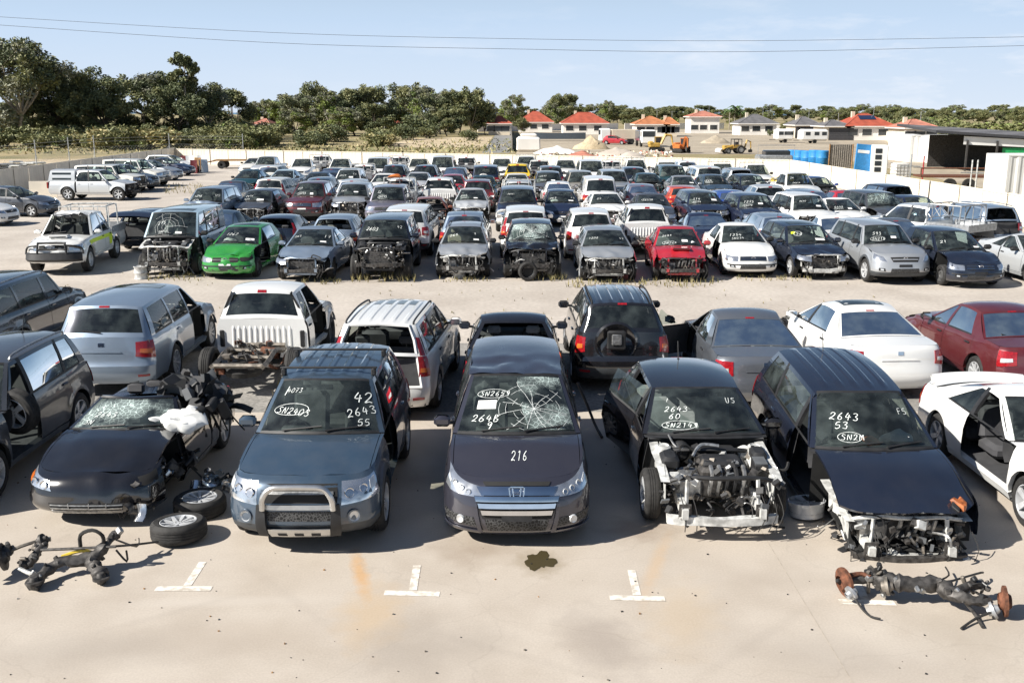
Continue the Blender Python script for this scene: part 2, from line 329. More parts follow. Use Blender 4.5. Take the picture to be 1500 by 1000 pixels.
def dense(pts, k=3):
    out = []
    for i in range(len(pts) - 1):
        p0 = pts[max(i - 1, 0)]; p1 = pts[i]; p2 = pts[i + 1]; p3 = pts[min(i + 2, len(pts) - 1)]
        for j in range(k):
            t = j / k
            out.append(tuple(.5 * (2 * p1[a] + (p2[a] - p0[a]) * t + (2 * p0[a] - 5 * p1[a] + 4 * p2[a] - p3[a]) * t * t + (3 * p1[a] - p0[a] - 3 * p2[a] + p3[a]) * t ** 3) for a in range(len(p1))))
    out.append(tuple(pts[-1])); return out
def write(mb, text, u, v, size, fn, m='pen_white', slope=0.0, w=None, ring=False, rng=random):
    x = u; w = w or size * .085; c, s = cos(slope), sin(slope)
    for ch in text:
        for st in STROKES.get(ch, []):
            pts = dense([(a * size * .62 + rng.uniform(-.03, .03) * size, b * size + rng.uniform(-.03, .03) * size) for a, b in st])
            pts = [(u + (x - u + a + b * .15) * c - b * s, v + (x - u + a) * s + b * c) for a, b in pts]
            ribbon(mb, pts, w, m, fn)
        x += size * .78
    if ring:
        cx, cy = (x - u) / 2 - .03, size * .5
        pts = [(u + cx + cos(a) * (cx + size * .35), v + cy + sin(a) * size * .95) for a in [2 * pi * i / 28 for i in range(29)]]
        ribbon(mb, pts, w * .8, m, fn)

def clutter(seed, xf, xb, W, z0, z1, rail='white_metal', dense_n=60, rad=True):
    """what shows when a car's nose has been stripped: list of (name, MB)"""
    r = random.Random(seed); out = []
    e = MB()
    cx = lerp(xb, xf, .42)
    e.rbox((cx, .10, lerp(z0, z1, .55)), (.42, .62, .36), 'iron', .04); e.rbox((cx - .02, .08, lerp(z0, z1, .88)), (.30, .50, .12), 'black_plastic', .03)
    e.rbox((cx + .06, -.34, lerp(z0, z1, .45)), (.34, .34, .30), 'alu', .06)
    for i in range(6): e.rbox((cx + r.uniform(-.1, .25), r.uniform(-.1, .4), lerp(z0, z1, r.uniform(.4, .95))), (r.uniform(.06, .14), r.uniform(.06, .16), r.uniform(.05, .12)), r.choice(['alu', 'iron', 'dirty_metal', 'alu']), .015)
    for i in range(5):
        y = .32 - i * .10; e.tube(dense([(cx + .16, y, z1 - .03), (cx + .30, y, z1 - .09), (cx + .27, y - .02, lerp(z0, z1, .45)), (cx + .2, y, lerp(z0, z1, .3))]), .028, r.choice(['alu', 'black_plastic']), 6)
    e.lathe([(.07, 0), (.07, .03), (.03, .035), (.001, .03)], (cx + .05, .42, lerp(z0, z1, .5)), (0, 1, 0), 'iron', 14)
    e.lathe([(.05, 0), (.05, .05), (.06, .05), (.06, .06), (.03, .06)], (cx + .25, .1, lerp(z0, z1, .35)), (1, 0, 0), 'dirty_metal', 12)
    out.append(('engine', e))
    b = MB(); b.rbox((cx + .05, W * .62, z1 - .10), (.24, .17, .18), 'black_plastic', .015); b.box((cx + .05, W * .62, z1 - .005), (.22, .15, .012), 'grey_plastic')
    b.rbox((cx - .2, W * .66, z1 - .04), (.26, .18, .14), 'black_plastic', .03); b.rbox((cx - .1, -W * .62, z1 - .06), (.30, .22, .16), 'black_plastic', .04)
    b.rbox((cx + .22, -W * .60, z1 - .16), (.10, .16, .14), r.choice(['white_metal', 'black_plastic']), .02)
    out.append(('battery', b))
    g = MB()
    for s in (1, -1):
        # inner wings with strut towers and chassis legs
        g.grid([[(lerp(xb - .25, xf - .28, i / 5), s * (W * .70 - .04 * sin(i)), z) for z in (lerp(z1, z0, .75), lerp(z1, z0, .35), z1 - .02 - .05 * i / 5)] for i in range(6)], rail)
        g.grid([[(lerp(xb - .30, xf - .2, i / 5), s * y, z1 - .02 - .06 * i / 5) for y in (W * .70, W * .80, W * .83)] for i in range(6)], rail)
        g.lathe([(.11, -.25), (.10, .0), (.07, .02), (.06, .01), (.001, .01)], (lerp(xb, xf, .12), s * W * .66, z1 + .0), (0, 0, 1), rail, 14)
        g.box((lerp(xb, xf, .55), s * W * .52, lerp(z0, z1, .22)), (xf - xb - .05, .08, .11), rail)
        g.box((xf - .04, s * W * .52, lerp(z0, z1, .22)), (.02, .16, .20), 'iron')
        for k in range(4): g.disc((xf - .025, s * W * .52 + (k % 2 - .5) * .09, lerp(z0, z1, .22) + (k // 2 - .5) * .12), (1, 0, 0), .012, 'alu', 6, .01)
    g.jitter(.018, 5, seed); out.append(('inner_wing', g))
    q = MB()
    # slam panel and its uprights
    q.tube(dense([(xf - .30, -W * .78, z1 - .12), (xf - .20, -W * .5, z1 - .03), (xf - .14, 0, z1 - .01), (xf - .20, W * .5, z1 - .03), (xf - .30, W * .78, z1 - .12)]), .028, r.choice(['black_plastic', rail]), 6)
    for s in (1, -1): q.tube([(xf - .17, s * W * .48, z1 - .03), (xf - .13, s * W * .50, lerp(z0, z1, .3)), (xf - .12, s * W * .47, z0)], .025, rail, 5)
    q.box((xf - .12, 0, z0 - .02), (.06, W * 1.0, .06), rail); q.jitter(.02, 6, seed + 3); out.append(('radiator_support', q))
    d = MB(); d.box((xf - .20, 0, lerp(z0, z1, .45)), (.04, W * .88, (z1 - z0) * .7), 'iron')
    for i in range(7): d.box((xf - .177, 0, lerp(z0, z1, .14 + .1 * i)), (.004, W * .84, .008), 'grey_plastic')
    if rad: out.append(('radiator', d))
    k_ = MB()
    k_.lathe([(.001, 0), (.13, .0), (.13, .06), (.09, .12), (.001, .13)], (xb + .02, -W * .40, z1 - .10), (1, 0, .1), 'black_plastic', 14); k_.rbox((xb + .10, W * .10, z1 - .07), (.16, .50, .10), 'black_plastic', .03); k_.rbox((xb + .08, W * .52, z1 - .10), (.14, .16, .16), 'white_metal', .04)
    k_.tube(dense([(xb + .12, -W * .6, z1 - .06), (xb + .2, -W * .2, z1 - .02), (xb + .18, W * .3, z1 - .03), (xb + .1, W * .62, z1 - .08)]), .03, 'black_plastic', 6); out.append(('brake_booster', k_))
    h = MB()
    for i in range(dense_n // 3):
        p = Vector((r.uniform(xb, xf - .1), r.uniform(-W * .75, W * .75), r.uniform(z0, z1)))
        q_ = p + Vector((r.uniform(-.2, .3), r.uniform(-.35, .35), r.uniform(-.3, .15))); mid = (p + q_) / 2 + Vector((r.uniform(-.1, .15), r.uniform(-.1, .1), r.uniform(-.12, .12)))
        h.tube(dense([p, mid, q_], 4), r.choice([.008, .012, .02, .016]), r.choice(['rubber', 'black_plastic', 'rubber', 'alu']), 5)
    for i in range(dense_n):
        p = Vector((r.uniform(xb, xf - .02), r.uniform(-W * .80, W * .80), r.uniform(z0 - .05, z1)))
        h.box(p, (r.uniform(.02, .11), r.uniform(.02, .11), r.uniform(.015, .09)), r.choice(['black_plastic', 'iron', 'alu', 'dirty_metal', 'black_plastic', 'black_plastic', 'iron', 'iron', 'grey_plastic', 'white_metal']), Matrix.Rotation(r.uniform(0, 3), 3, Vector((r.random(), r.random(), r.random() + .1)).normalized()))
    for i in range(6):
        s = r.choice((-1, 1)); y = s * r.uniform(.3, .85) * W
        h.tube(dense([(xf - .15, y, lerp(z0, z1, .6)), (xf - .02, y + .05, lerp(z0, z1, .2)), (xf + .0, y - .05 * s, z0 - .12)]), .007, 'rubber', 4)
    out.append(('hoses', h))
    return out

class Car:
    def __init__(c, tname, **o):
        T = dict(TYPES[tname]); T.update(o); c.T = T; c.o = T; c.tname = tname
        for k in ('L', 'W', 'H', 'wb', 'R', 'fo'): setattr(c, k, T[k])
        c.xfa = c.wb / 2; c.xra = -c.wb / 2; c.xf = c.xfa + c.fo; c.xr = c.xf - c.L
        c.sill = T['sill']; c.zlow = c.sill - .02; c.D = min(c.fo - c.R - .06, .42); c.Dr = .22 if T['kind'] != 'ute' else .06
        c.fxk = FX4 if tname in ('fourwd', 'ute', 'ute_single') else FX; c.rxk = RX_S if T['kind'] == 'sedan' else RX_H
        c.hz, c.cz, c.br = T['hz'], T['cz'], T['br']
        c.xc = c.xfa + T['xc']; c.cb = .20; c.xr0 = c.xc - T['wsl']; c.rb = .10
        rtop = c.xr - lin(1, c.rxk)  # rear edge of belt / deck at the centre line
        c.rtop = rtop
        c.xd = rtop + T['deck'] if T['deck'] else rtop
        c.xr1 = c.xd + T['rd']
        c.xm = (c.xr0 + c.xr1) / 2
        cs = c.cz - .035
        if T['kind'] == 'sedan': c.bk = [(c.xr + .1, c.br - .03), (c.xd, c.br), (c.xd + .5, cs + .03), (c.xc, cs), (c.xc + .3, cs - .03), (c.xf + lin(1, c.fxk) - .03, c.hz)]
        else: c.bk = [(c.xr, c.br), (c.xd + .4, c.br), (c.xc, cs), (c.xc + .25, cs - .02), (c.xf + lin(1, c.fxk) - .03, c.hz)]
        c.Ra = c.R + (.055 if tname not in ('fourwd', 'ute', 'ute_single') else .075)
        c.flare = .014 if tname not in ('suv', 'fourwd', 'ute', 'ute_single') else .03
        c.parts = []
    # ---- surfaces
    def zb(c, x): return interp(x, c.bk)
    def side(c, x, z):
        b = c.zb(x); zn = clamp((z - c.sill) / (b - c.sill)); w = c.W * (1 - .035 * abs(x / (c.L / 2)) ** 3) * lin(zn, PROF)
        for xa in (c.xfa, c.xra):
            r = math.hypot(x - xa, z - c.R)
            if r < c.Ra + .25: w += c.flare * exp(-((r - c.Ra) / .07) ** 2)
        return w
    def zbot(c, x, z0=None):
        z = c.sill if z0 is None else z0
        for xa in (c.xfa, c.xra):
            d = abs(x - xa)
            if d < c.Ra: z = max(z, c.R + sqrt(c.Ra ** 2 - d * d))
        return z
    def plan(c, q, D): return D * (1 - (max(0, 1 - abs(q) ** 2.4)) ** (1 / 2.4))
    def F(c, q, v):
        xq = c.xf + lin(1, c.fxk) - c.plan(q, c.D); zt = c.zb(xq) + .05 * (1 - q * q); z = lerp(c.zlow, zt, v); xcor = c.xf - c.D
        return Vector((c.xf + lin(v, c.fxk) - c.plan(q, c.D), q * c.side(xcor, min(z, zt)), z))
    def Rf(c, q, v):
        top = c.br if c.T['kind'] != 'sedan' else c.br - .03
        zt = top + .035 * (1 - q * q); z = lerp(c.zlow, zt, v); xcor = c.xr + c.Dr
        return Vector((c.xr - lin(v, c.rxk) + c.plan(q, c.Dr), q * c.side(xcor, min(z, top)), z))
    def cowl(c, q, dx=0): 
        x = c.xc - c.cb * q * q + dx; z = c.zb(x); return Vector((x, q * c.side(x, z), z + .05 * (1 - q * q)))
    def hood(c, q, s):
        x0 = c.xc - c.cb * q * q + .05; x1 = c.xf + lin(1, c.fxk) - c.plan(q, c.D) + c.T.get('hood_ext', 0) * (1 - .5 * q * q); x = lerp(x0, x1, s); z = c.zb(x) - c.T.get('hood_drop', 0) * s ** 3
        bul = .014 * ss((.72 - abs(q)) / .14) * ss((1 - s) * 4) if c.T.get('bulge', 1) else 0
        return Vector((x, q * c.side(x, z), z + (.05 + .012 * sin(pi * s)) * (1 - q * q) + bul))
    def deck(c, q, s):
        x0 = c.xd + .10 * q * q - .04; x1 = c.rtop + c.plan(q, c.Dr); x = lerp(x0, x1, s); z = c.zb(x)
        return Vector((x, q * c.side(x, z), z + lerp(.05, .035, s) * (1 - q * q)))
    def roofz(c, x):
        h = (c.xr0 - c.xr1) / 2; u = (x - c.xm) / h
        k = .045 if c.T['kind'] != 'sedan' else .07
        return c.H - k * u * u
    def wrf(c, x):
        h = (c.xr0 - c.xr1) / 2; u = (x - c.xm) / h; return c.W * c.T['wr'] * (1 - .05 * u * u)
    def roof(c, q, x): return Vector((x, q * c.wrf(x), c.roofz(x) - .05 * abs(q) ** 2.6))
    def rtf(c, q): return c.roof(q, c.xr0 - c.rb * q * q)
    def rtr(c, q): return c.roof(q, c.xr1 + .06 * q * q)
    def rgb(c, q):
        if c.T['kind'] == 'sedan' or c.T['kind'] == 'ute':
            x = c.xd + (.10 if c.T['kind'] == 'sedan' else .03) * q * q; z = c.zb(x); return Vector((x, q * c.side(x, z), z + .05 * (1 - q * q)))
        return c.Rf(q, 1)
    def ws(c, q, t):
        a, b = c.cowl(q), c.rtf(q); n = Vector((.5, 0, .6)); return a.lerp(b, t) + n * (.035 * (1 - q * q) * 4 * t * (1 - t) + .02 * 4 * t * (1 - t) * (1 - abs(q) ** 4))
    def rg(c, q, t):
        a, b = c.rgb(q), c.rtr(q); n = Vector((-.5, 0, .5)); return a.lerp(b, t) + n * (.02 * (1 - q ** 4) * 4 * t * (1 - t))
    def Sg(c, xb, xt, t, s):
        zb_ = c.zb(xb); a = Vector((xb, c.side(xb, zb_), zb_)); b = c.roof(1, xt); p = a.lerp(b, t); p.y += .018 * 4 * t * (1 - t); p.y *= s; return p
    # ---- building
    def add(c, name, mb, parent=-1, label=None, angle=35):
        if not mb.f: return -1
        c.parts.append([name, mb.mesh(name, angle), parent, label, None]); return len(c.parts) - 1
    def addme(c, name, me, parent=-1, mat=None): c.parts.append([name, me, parent, None, mat]); return len(c.parts) - 1
    def sidepanel(c, mb, x0, x1, s, z0=None, mat='PAINT', shift0=None, shift1=None, gap=.007, z1=None):
        n = max(3, int((x1 - x0) / .06)); rows = []; tt = [0, .06, .14, .26, .38, .5, .6, .68, .74, .82, .91, 1]
        for i in range(n + 1):
            u = i / n; x = lerp(x0 + gap, x1 - gap, u); zt = c.zb(x) if z1 is None else z1(x); za = min(c.zbot(x, z0), zt - .02); row = []
            for t in tt:
                z = lerp(za, zt, t); xx = x
                if shift1: xx += shift1(z) * ss((u - .35) / .65)
                if shift0: xx -= shift0(z) * ss((.65 - u) / .65)
                row.append((xx, s * c.side(x, z), z))
            rows.append(row)
        if c.T.get('clad'):
            zc = c.sill + .16
            def mm(i, j):
                z = (rows[i][j][2] + rows[i][j + 1][2]) / 2; x = (rows[i][j][0] + rows[i + 1][j][0]) / 2
                if z < zc: return 'cladding'
                for xa in (c.xfa, c.xra):
                    if math.hypot(x - xa, z - c.R) < c.Ra + .06: return 'cladding'
                return mat
            mb.grid(rows, mm)
        else: mb.grid(rows, mat)
        # turned-in lip along the bottom edge so the panel has thickness
        mb.grid([[r[0], (r[0][0], r[0][1] - s * .06, r[0][2] + .015)] for r in rows], mat)
    def patch(c, mb, fn, quad, off, mat, nq=8, nv=3, thick=.012):
        rows = []; back = []
        for j in range(nv + 1):
            v_ = j / nv; row = []; br_ = []
            for i in range(nq + 1):
                u_ = i / nq
                a = (lerp(quad[0][0], quad[1][0], u_), lerp(quad[0][1], quad[1][1], u_)); b = (lerp(quad[3][0], quad[2][0], u_), lerp(quad[3][1], quad[2][1], u_))
                q, v = lerp(a[0], b[0], v_), lerp(a[1], b[1], v_)
                p = fn(q, v); e = .02
                dq = fn(min(q + e, 1), v) - fn(max(q - e, -1), v); dv = fn(q, min(v + e, 1)) - fn(q, max(v - e, 0)); nrm = dq.cross(dv).normalized()
                if nrm.x * (1 if p.x > 0 else -1) < 0 and abs(nrm.x) > .02: nrm = -nrm
                row.append(p + nrm * off); br_.append(p + nrm * (off - thick))
            rows.append(row); back.append(br_)
        mb.grid(rows, mat)
        for A, B in ((rows[0], back[0]), (rows[-1], back[-1])): mb.grid([A, B], mat)
        mb.grid([[r[0], b[0]] for r, b in zip(rows, back)], mat); mb.grid([[r[-1], b[-1]] for r, b in zip(rows, back)], mat)
    def build(c):
        T = c.T; fr = T.get('front', 'full'); miss = set(T.get('miss', ())); seed = T.get('seed', 1); rng = random.Random(seed); kind = T['kind']
        style = T.get('style', 'modern'); gl = T.get('glass', 'glass'); trim = 'black_plastic'
        # ---------------- body: underbody, liners, sills, pillars, quarter panels
        B = MB()
        xb0, xb1 = c.xr + .12, c.xf - .30
        if kind == 'ute' and T.get('bed', 1) != 1: xb0 = c.xd + .05
        if fr in ('nofront',): xb1 = c.xfa - .25
        B.box(((xb0 + xb1) / 2, 0, c.sill + .04), (xb1 - xb0, c.W * 1.30, .06), 'liner')
        for xa in (c.xfa, c.xra):
            if fr == 'nofront' and xa > 0: continue
            if xa < 0 and kind == 'ute' and T.get('bed', 1) != 1: continue
            for s in (1, -1):
                if xa > 0 and 'wing_' + ('l' if s > 0 else 'r') in miss: continue
                ang = [radians(a) for a in range(-5, 186, 19)]
                B.grid([[(xa + cos(a) * (c.Ra + .005), s * y, c.R + sin(a) * (c.Ra + .005)) for y in (c.W * .58, c.W - .05)] for a in ang], 'liner')
                B.poly([(xa + cos(a) * (c.Ra + .005), s * c.W * .58, c.R + sin(a) * (c.Ra + .005)) for a in ang], 'liner')
        xs0, xs1 = c.xra + c.Ra + .01, c.xfa - c.Ra - .01
        for s in (1, -1):
            B.grid([[(x, s * c.side(x, z) * (1 if k else .9), z) for k, z in ((0, c.sill - .02), (1, c.sill), (1, c.sill + .10), (0, c.sill + .12))] for x in [lerp(xs0, xs1, i / 8) for i in range(9)]], 'cladding' if T.get('clad') else 'PAINT')
        # firewall, floor and rear bulkhead
        B.grid([[(c.xc - .08, y * c.W * .9, z) for z in (c.sill, c.zb(c.xc) - .03)] for y in (-1, 0, 1)], 'liner')
        xi0 = c.xd + .1 if kind != 'sedan' else c.xd + .15
        if kind == 'ute': xi0 = c.xd + .06
        B.grid([[(x, y * c.W * .88, c.sill + .10) for y in (-1, 1)] for x in (xi0, c.xc - .08)], 'dash')
        B.grid([[(xi0, y * c.W * .88, z) for z in (c.sill, c.zb(xi0) - .04)] for y in (-1, 0, 1)], 'dash')
        # greenhouse side frames
        two = T['doors'] == 2; Ab, At = c.xc - c.cb, c.xr0 - c.rb; Eb, Et = c.rgb(1).x, c.rtr(1).x
        dB = T.get('dB', -.02 if not two else -.42); 
        if kind == 'ute' and not two: dB = c.xc - c.cb - 1.12
        if kind == 'ute' and two: dB = c.xd + .12
        dC = c.xra + .22
        if kind == 'ute': dC = c.xd + .10
        dFd = c.xfa - c.Ra - .06
        if tname_van(c): dB = c.xc - c.cb - 1.05
        tsl = -.06
        bl, tl_, px = .06, .90, .055
        # list of (bottom x, top x, kind) running backwards from the A line
        cols = [(Ab, At, 'P'), (Ab - px * 1.6, At - px * .8, 'W1'), (dB + .045, dB + .045 + tsl, 'B'), (dB - .045, dB - .045 + tsl, 'W2')]
        if two: cols = [(Ab, At, 'P'), (Ab - px * 1.6, At - px * .8, 'W1'), (dB + .05, dB + .05 + tsl, 'B')]
        ctop = dC + (.10 if kind == 'sedan' else -.02)
        if two and kind == 'sedan': cols += [(dB - .05, dB - .05 + tsl, 'W3'), (Eb + .42, Et + .14, 'P')]
        elif two: pass
        elif kind == 'sedan': cols += [(min(dC + .12, dB - .5), min(max(ctop, Et + .10), dB - .45), 'P')]
        elif kind == 'hatch': cols += [(dC + .02, dC - .02, 'P')]
        elif kind == 'ute': cols += [(dC + .02, dC + .0, 'P')]
        else: cols += [(dC + .05, dC - .05, 'B'), (dC - .03, dC - .13, 'W3'), (max(Eb + .20, c.xr + .28), Et + .14, 'P')]
        cols += [(Eb, Et, 'end')]
        if T.get('open_top'): cols = cols[:2]
        glass = {}
        bm = 'PAINT' if style != 'pale' else 'PAINT'
        for s in (1, -1):
            for k in range(len(cols) - 1):
                a, b = cols[k], cols[k + 1]; n = 5 if a[2][0] == 'W' else 2
                xs = [(lerp(a[0], b[0], i / n), lerp(a[1], b[1], i / n)) for i in range(n + 1)]
                tr = [0, bl, .3, .5, .7, tl_, 1]
                mat = bm if a[2] != 'B' else ('black_plastic' if T.get('blackB', 1) else bm)
                if a[2][0] == 'W':
                    B.grid([[c.Sg(x, y, t, s) for t in (tl_, .95, 1)] for x, y in xs], bm)
                    B.grid([[c.Sg(x, y, t, s) for t in (0, bl)] for x, y in xs], trim)
                    for e in (0, -1): 
                        B.grid([[c.Sg(xs[e][0], xs[e][1], t, s), c.Sg(xs[e][0], xs[e][1], t, s) - Vector((0, s * .05, 0))] for t in (bl, .5, tl_)], trim)
                    g = MB(); g.grid([[c.Sg(x, y, t, s) - Vector((0, s * .008, 0)) for t in (bl, .3, .6, tl_)] for x, y in xs], T.get('side_glass', gl if gl == 'glass' else 'glass') if not (T.get('van') and a[2] == 'W3') else 'PAINT')
                    if not (T.get('van') and a[2] == 'W3'): glass[(s, a[2])] = g
                    else: B.grid([[c.Sg(x, y, t, s) for t in tr] for x, y in xs], bm)
                else:
                    B.grid([[c.Sg(x, y, t, s) for t in tr] for x, y in xs], mat)
                    B.grid([[c.Sg(x, y, t, s) - Vector((0, s * .05, 0)) for t in tr] for x, y in xs], 'liner')
        # quarter panels behind the rear doors
        rsh = lambda z: (c.Dr - c.Dr) + lin(clamp((z - c.zlow) / (c.br - c.zlow)), c.rxk)
        xq = dC if not two else dB - .05
        if kind == 'ute': xq = c.xd
        for s in (1, -1):
            if kind == 'ute' and T.get('bed', 1) == 0: continue
            c.sidepanel(B, c.xr + c.Dr, xq, s, shift0=rsh, gap=.0)
        # front wings
        fx1 = c.xf - c.D; zc_ = c.zb(c.xf + lin(1, c.fxk) - c.D); fsh = lambda z: lin(clamp((z - c.zlow) / (zc_ - c.zlow)), c.fxk)
        wings = {1: MB(), -1: MB()}
        crum = T.get('crumple', 0.0); csd = T.get('crumple_side', 0)
        for s in (1, -1):
            wn = 'l' if s > 0 else 'r'
            if 'wing_' + wn in miss or fr == 'nofront': continue
            w = wings[s]
            if fr == 'nobumper': c.sidepanel(w, dFd, fx1 - .02, s, z0=c.sill + .2)
            else: c.sidepanel(w, dFd, fx1, s, shift1=fsh)
            w.grid([[c.hood(s * q, t) for q in (.955, 1)] for t in [i / 10 for i in range(11)]], 'PAINT')
            w.grid([[c.hood(s * .955, t), c.hood(s * .955, t) - Vector((0, 0, .05))] for t in [i / 10 for i in range(11)]], 'liner')
        # cowl tray
        Cw = MB(); Cw.grid([[c.cowl(q, .0) - Vector((0, 0, .01)), c.cowl(q, .07) - Vector((0, 0, .025))] for q in [i / 8 - 1 for i in range(17)]], 'black_plastic')
        for s0 in (-.55, .12): 
            a = c.ws(s0, .03) + Vector((.02, 0, .02)); b = c.ws(s0 + .62, .10) + Vector((.02, 0, .02)); Cw.tube([a, b], .012, 'black_plastic', 5)
        body = c.add('body', B)
        c.add('cowl', Cw)
        for s in (1, -1):
            if wings[s].f:
                if crum: wings[s].jitter(crum * .8, 3.5, seed, lambda p: ss((p.x - c.xfa + .1) / .5) * (1 if csd == 0 or csd * s > 0 else .15))
                c.add('front_wing', wings[s])
        # bonnet
        if fr != 'nofront' or T.get('keep_bonnet'):
            hd = MB(); qs = [-.945 + 1.89 * i / 18 for i in range(19)]; st = [i / 14 for i in range(15)]
            hd.grid([[c.hood(q, t) for q in qs] for t in st], 'PAINT')
            hd.grid([[c.hood(q, 1), c.hood(q, 1) - Vector((.02, 0, .03))] for q in qs], 'PAINT'); 
            for q in (-.945, .945): hd.grid([[c.hood(q, t), c.hood(q, t) - Vector((0, 0, .03))] for t in st], 'PAINT')
            if T.get('scoop'):
                a = c.hood(0, .45); hd.rbox(a + Vector((0, 0, .035)), (.34, .62, .07), 'PAINT', .03); hd.box(a + Vector((.172, 0, .04)), (.01, .52, .035), 'liner')
            if T.get('ridge'):
                for s in (1, -1): hd.tube(dense([c.hood(s * .62, .06) , c.hood(s * .58, .5), c.hood(s * .42, .97)]), .02, 'PAINT', 6)
            if crum:
                def fold(p): return ss((p.x - c.xc - .15) / .7) * (1 if csd == 0 else .25 + .75 * ss(.5 + csd * p.y))
                hd.jitter(crum * 1.2, 3.0, seed + 9, fold); hd.jitter(crum * .35, 9, seed + 4, fold)
                if fr == 'crushed':
                    for i, p in enumerate(hd.v):
                        k = ss((p[0] - c.xc - .2) / .8); hd.v[i] = (p[0] - .25 * k, p[1], p[2] + T.get('peak', .18) * sin(pi * clamp((p[0] - c.xc) / 1.0)) * (1 - .5 * abs(p[1])))
            bon = c.add('bonnet', hd, angle=28)
            if T.get('bonnet_text'):
                w = MB(); tx, u, v, sz = T['bonnet_text']; x0 = c.hood(0, .55).x
                def hf(a, b):
                    t = .66 - b * 1.7; q = a / c.W
                    return c.hood(clamp(q, -.9, .9), clamp(t)) + Vector((0, 0, .008))
                write(w, tx, u, v, sz, hf, rng=rng); c.add('handwriting', w, bon)
        # front
        if fr in ('full', 'bumper_only') or (fr == 'crushed' and T.get('keep_bumper')):
            f = MB(); qs = [-1 + i / 14 for i in range(29)]; vs = [0, .05, .10, .16, .22, .28, .36, .44, .5, .56, .62, .7, .78, .86, .92, .96, 1]
            low = T.get('clad') and style != 'painted'
            f.grid([[c.F(q, v) for q in qs] for v in vs], (lambda i, j: 'cladding' if vs[i] < .22 else 'PAINT') if low else 'PAINT')
            f.grid([[c.F(q, 0), c.F(q, 0) - Vector((.12, 0, -.01))] for q in qs], 'black_plastic')
            if crum: f.jitter(crum, 4, seed + 2, lambda p: 1 if csd == 0 else .1 + .9 * ss(.5 + csd * p.y))
            bmp = c.add('front_bumper', f)
            c.front_trim(style, rng, bmp)
        else:
            z0, z1 = c.sill + .05, c.hz + .03 - (.14 if T.get('hood_drop') else 0)
            rail = T.get('rail', 'PAINT')
            for nme, mb in clutter(seed, c.xf - .12, c.xc + .02 if fr == 'nofront' else c.xfa - .1, c.W, z0, z1 if fr != 'crushed' else z1 - .06, rail, T.get('clutter', 60), T.get('radiator', seed % 3 != 1)):
                if fr == 'nofront':
                    xb_, xf_ = c.xc + .02, c.xf - .12; up = c.cz - .06 - z1
                    for i, p in enumerate(mb.v): mb.v[i] = (p[0], p[1], p[2] + up * clamp((xf_ - p[0]) / (xf_ - xb_) - .12) * ss((p[2] - z0) / (z1 - z0) * 1.3))
                c.add(nme, mb, angle=30)
            cb = MB(); zz = lerp(z0, z1, T.get('beam_h', .2)); bx = c.xf - .14
            cb.grid([[(bx + .03 - .12 * (y ** 2) + dx, y * c.W * .74, zz + dz) for dx, dz in ((0, -.055), (.03, -.05), (.03, .05), (0, .055), (-.04, .055), (-.04, -.055), (0, -.055))] for y in [i / 5 - 1 for i in range(11)]], T.get('beam', 'iron'))
            cb.jitter(.03, 3, seed); c.add('crash_beam', cb)
            if fr == 'nobumper' and T.get('lamps', 1):
                for s in (1, -1):
                    if 'lamp_' + ('l' if s > 0 else 'r') in miss: continue
                    hl = MB(); c.patch(hl, c.F, [(s * .52, .66), (s * .985, .74), (s * .985, .95), (s * .56, .93)], .0, 'headlamp', 8, 4, .12); c.add('headlight', hl)
        # windscreen
        qs = [-.93 + 1.86 * i / 14 for i in range(15)]; ts = [.03 + .93 * i / 8 for i in range(9)]
        if 'windscreen' not in miss:
            g = MB(); g.grid([[c.ws(q, t) for q in qs] for t in ts], gl); w = c.add('windscreen', g)
            if T.get('smash'):
                sm = MB(); sm.grid([[c.ws(q, t) + Vector((.004, 0, .005)) for q in [lerp(.02 + .5 * (1 - t) ** 2 * .4, .92, i / 10) for i in range(11)]] for t in [.05 + .88 * k / 8 for k in range(9)]], 'shattered_glass'); c.add('crushed_glass', sm, w)
            txt = T.get('text')
            if txt:
                tm = MB(); up = (c.ws(0, 1) - c.ws(0, 0)).length; wid = (c.ws(1, .5) - c.ws(-1, .5)).length
                def wf(a, b):   # a: across, seen from the front, left to right; b: up
                    q = clamp(a / (wid / 2), -1, 1); t = clamp(b / up, -.1, 1.1); p = c.ws(q, t); return p + Vector((.006, 0, .007))
                for tt in txt:
                    if tt[0] == '#paper':
                        _, u, v, a, b = tt; tm.poly([wf(u, v), wf(u + a, v), wf(u + a, v + b), wf(u, v + b)], 'paper')
                    elif tt[0] == '#tag':
                        _, u, v, a, b = tt; tm.poly([wf(u, v), wf(u + a, v), wf(u + a, v + b), wf(u, v + b)], 'hi_vis')
                    elif tt[0] == '#crack':
                        _, u, v, rad, n = tt
                        for i in range(n):
                            a = 2 * pi * i / n + rng.uniform(-.2, .2); pts = [(u, v)]; l = 0
                            while l < rad * rng.uniform(.5, 1.1):
                                l += .07; a += rng.uniform(-.25, .25); pts.append((pts[-1][0] + cos(a) * .07, pts[-1][1] + sin(a) * .07))
                            pts = [p for p in pts if abs(p[0]) < wid * .46 and .03 * up < p[1] < .95 * up]
                            if len(pts) > 1: ribbon(tm, pts, .005, 'pen_white', wf)
                        for k in range(1, int(rad / .09)):
                            for j in range(n):
                                if rng.random() < .55:
                                    a0 = 2 * pi * j / n; rr = k * .09 * rng.uniform(.9, 1.1); pts = [(u + cos(a0 + d) * rr, v + sin(a0 + d) * rr) for d in (0, pi / n, 2 * pi / n)]
                                    if all(abs(p[0]) < wid * .46 and .03 * up < p[1] < .95 * up for p in pts): ribbon(tm, pts, .004, 'pen_white', wf)
                    else: write(tm, tt[0], tt[1], tt[2], tt[3], wf, ring=len(tt) > 4 and tt[4], slope=tt[5] if len(tt) > 5 else 0, rng=rng)
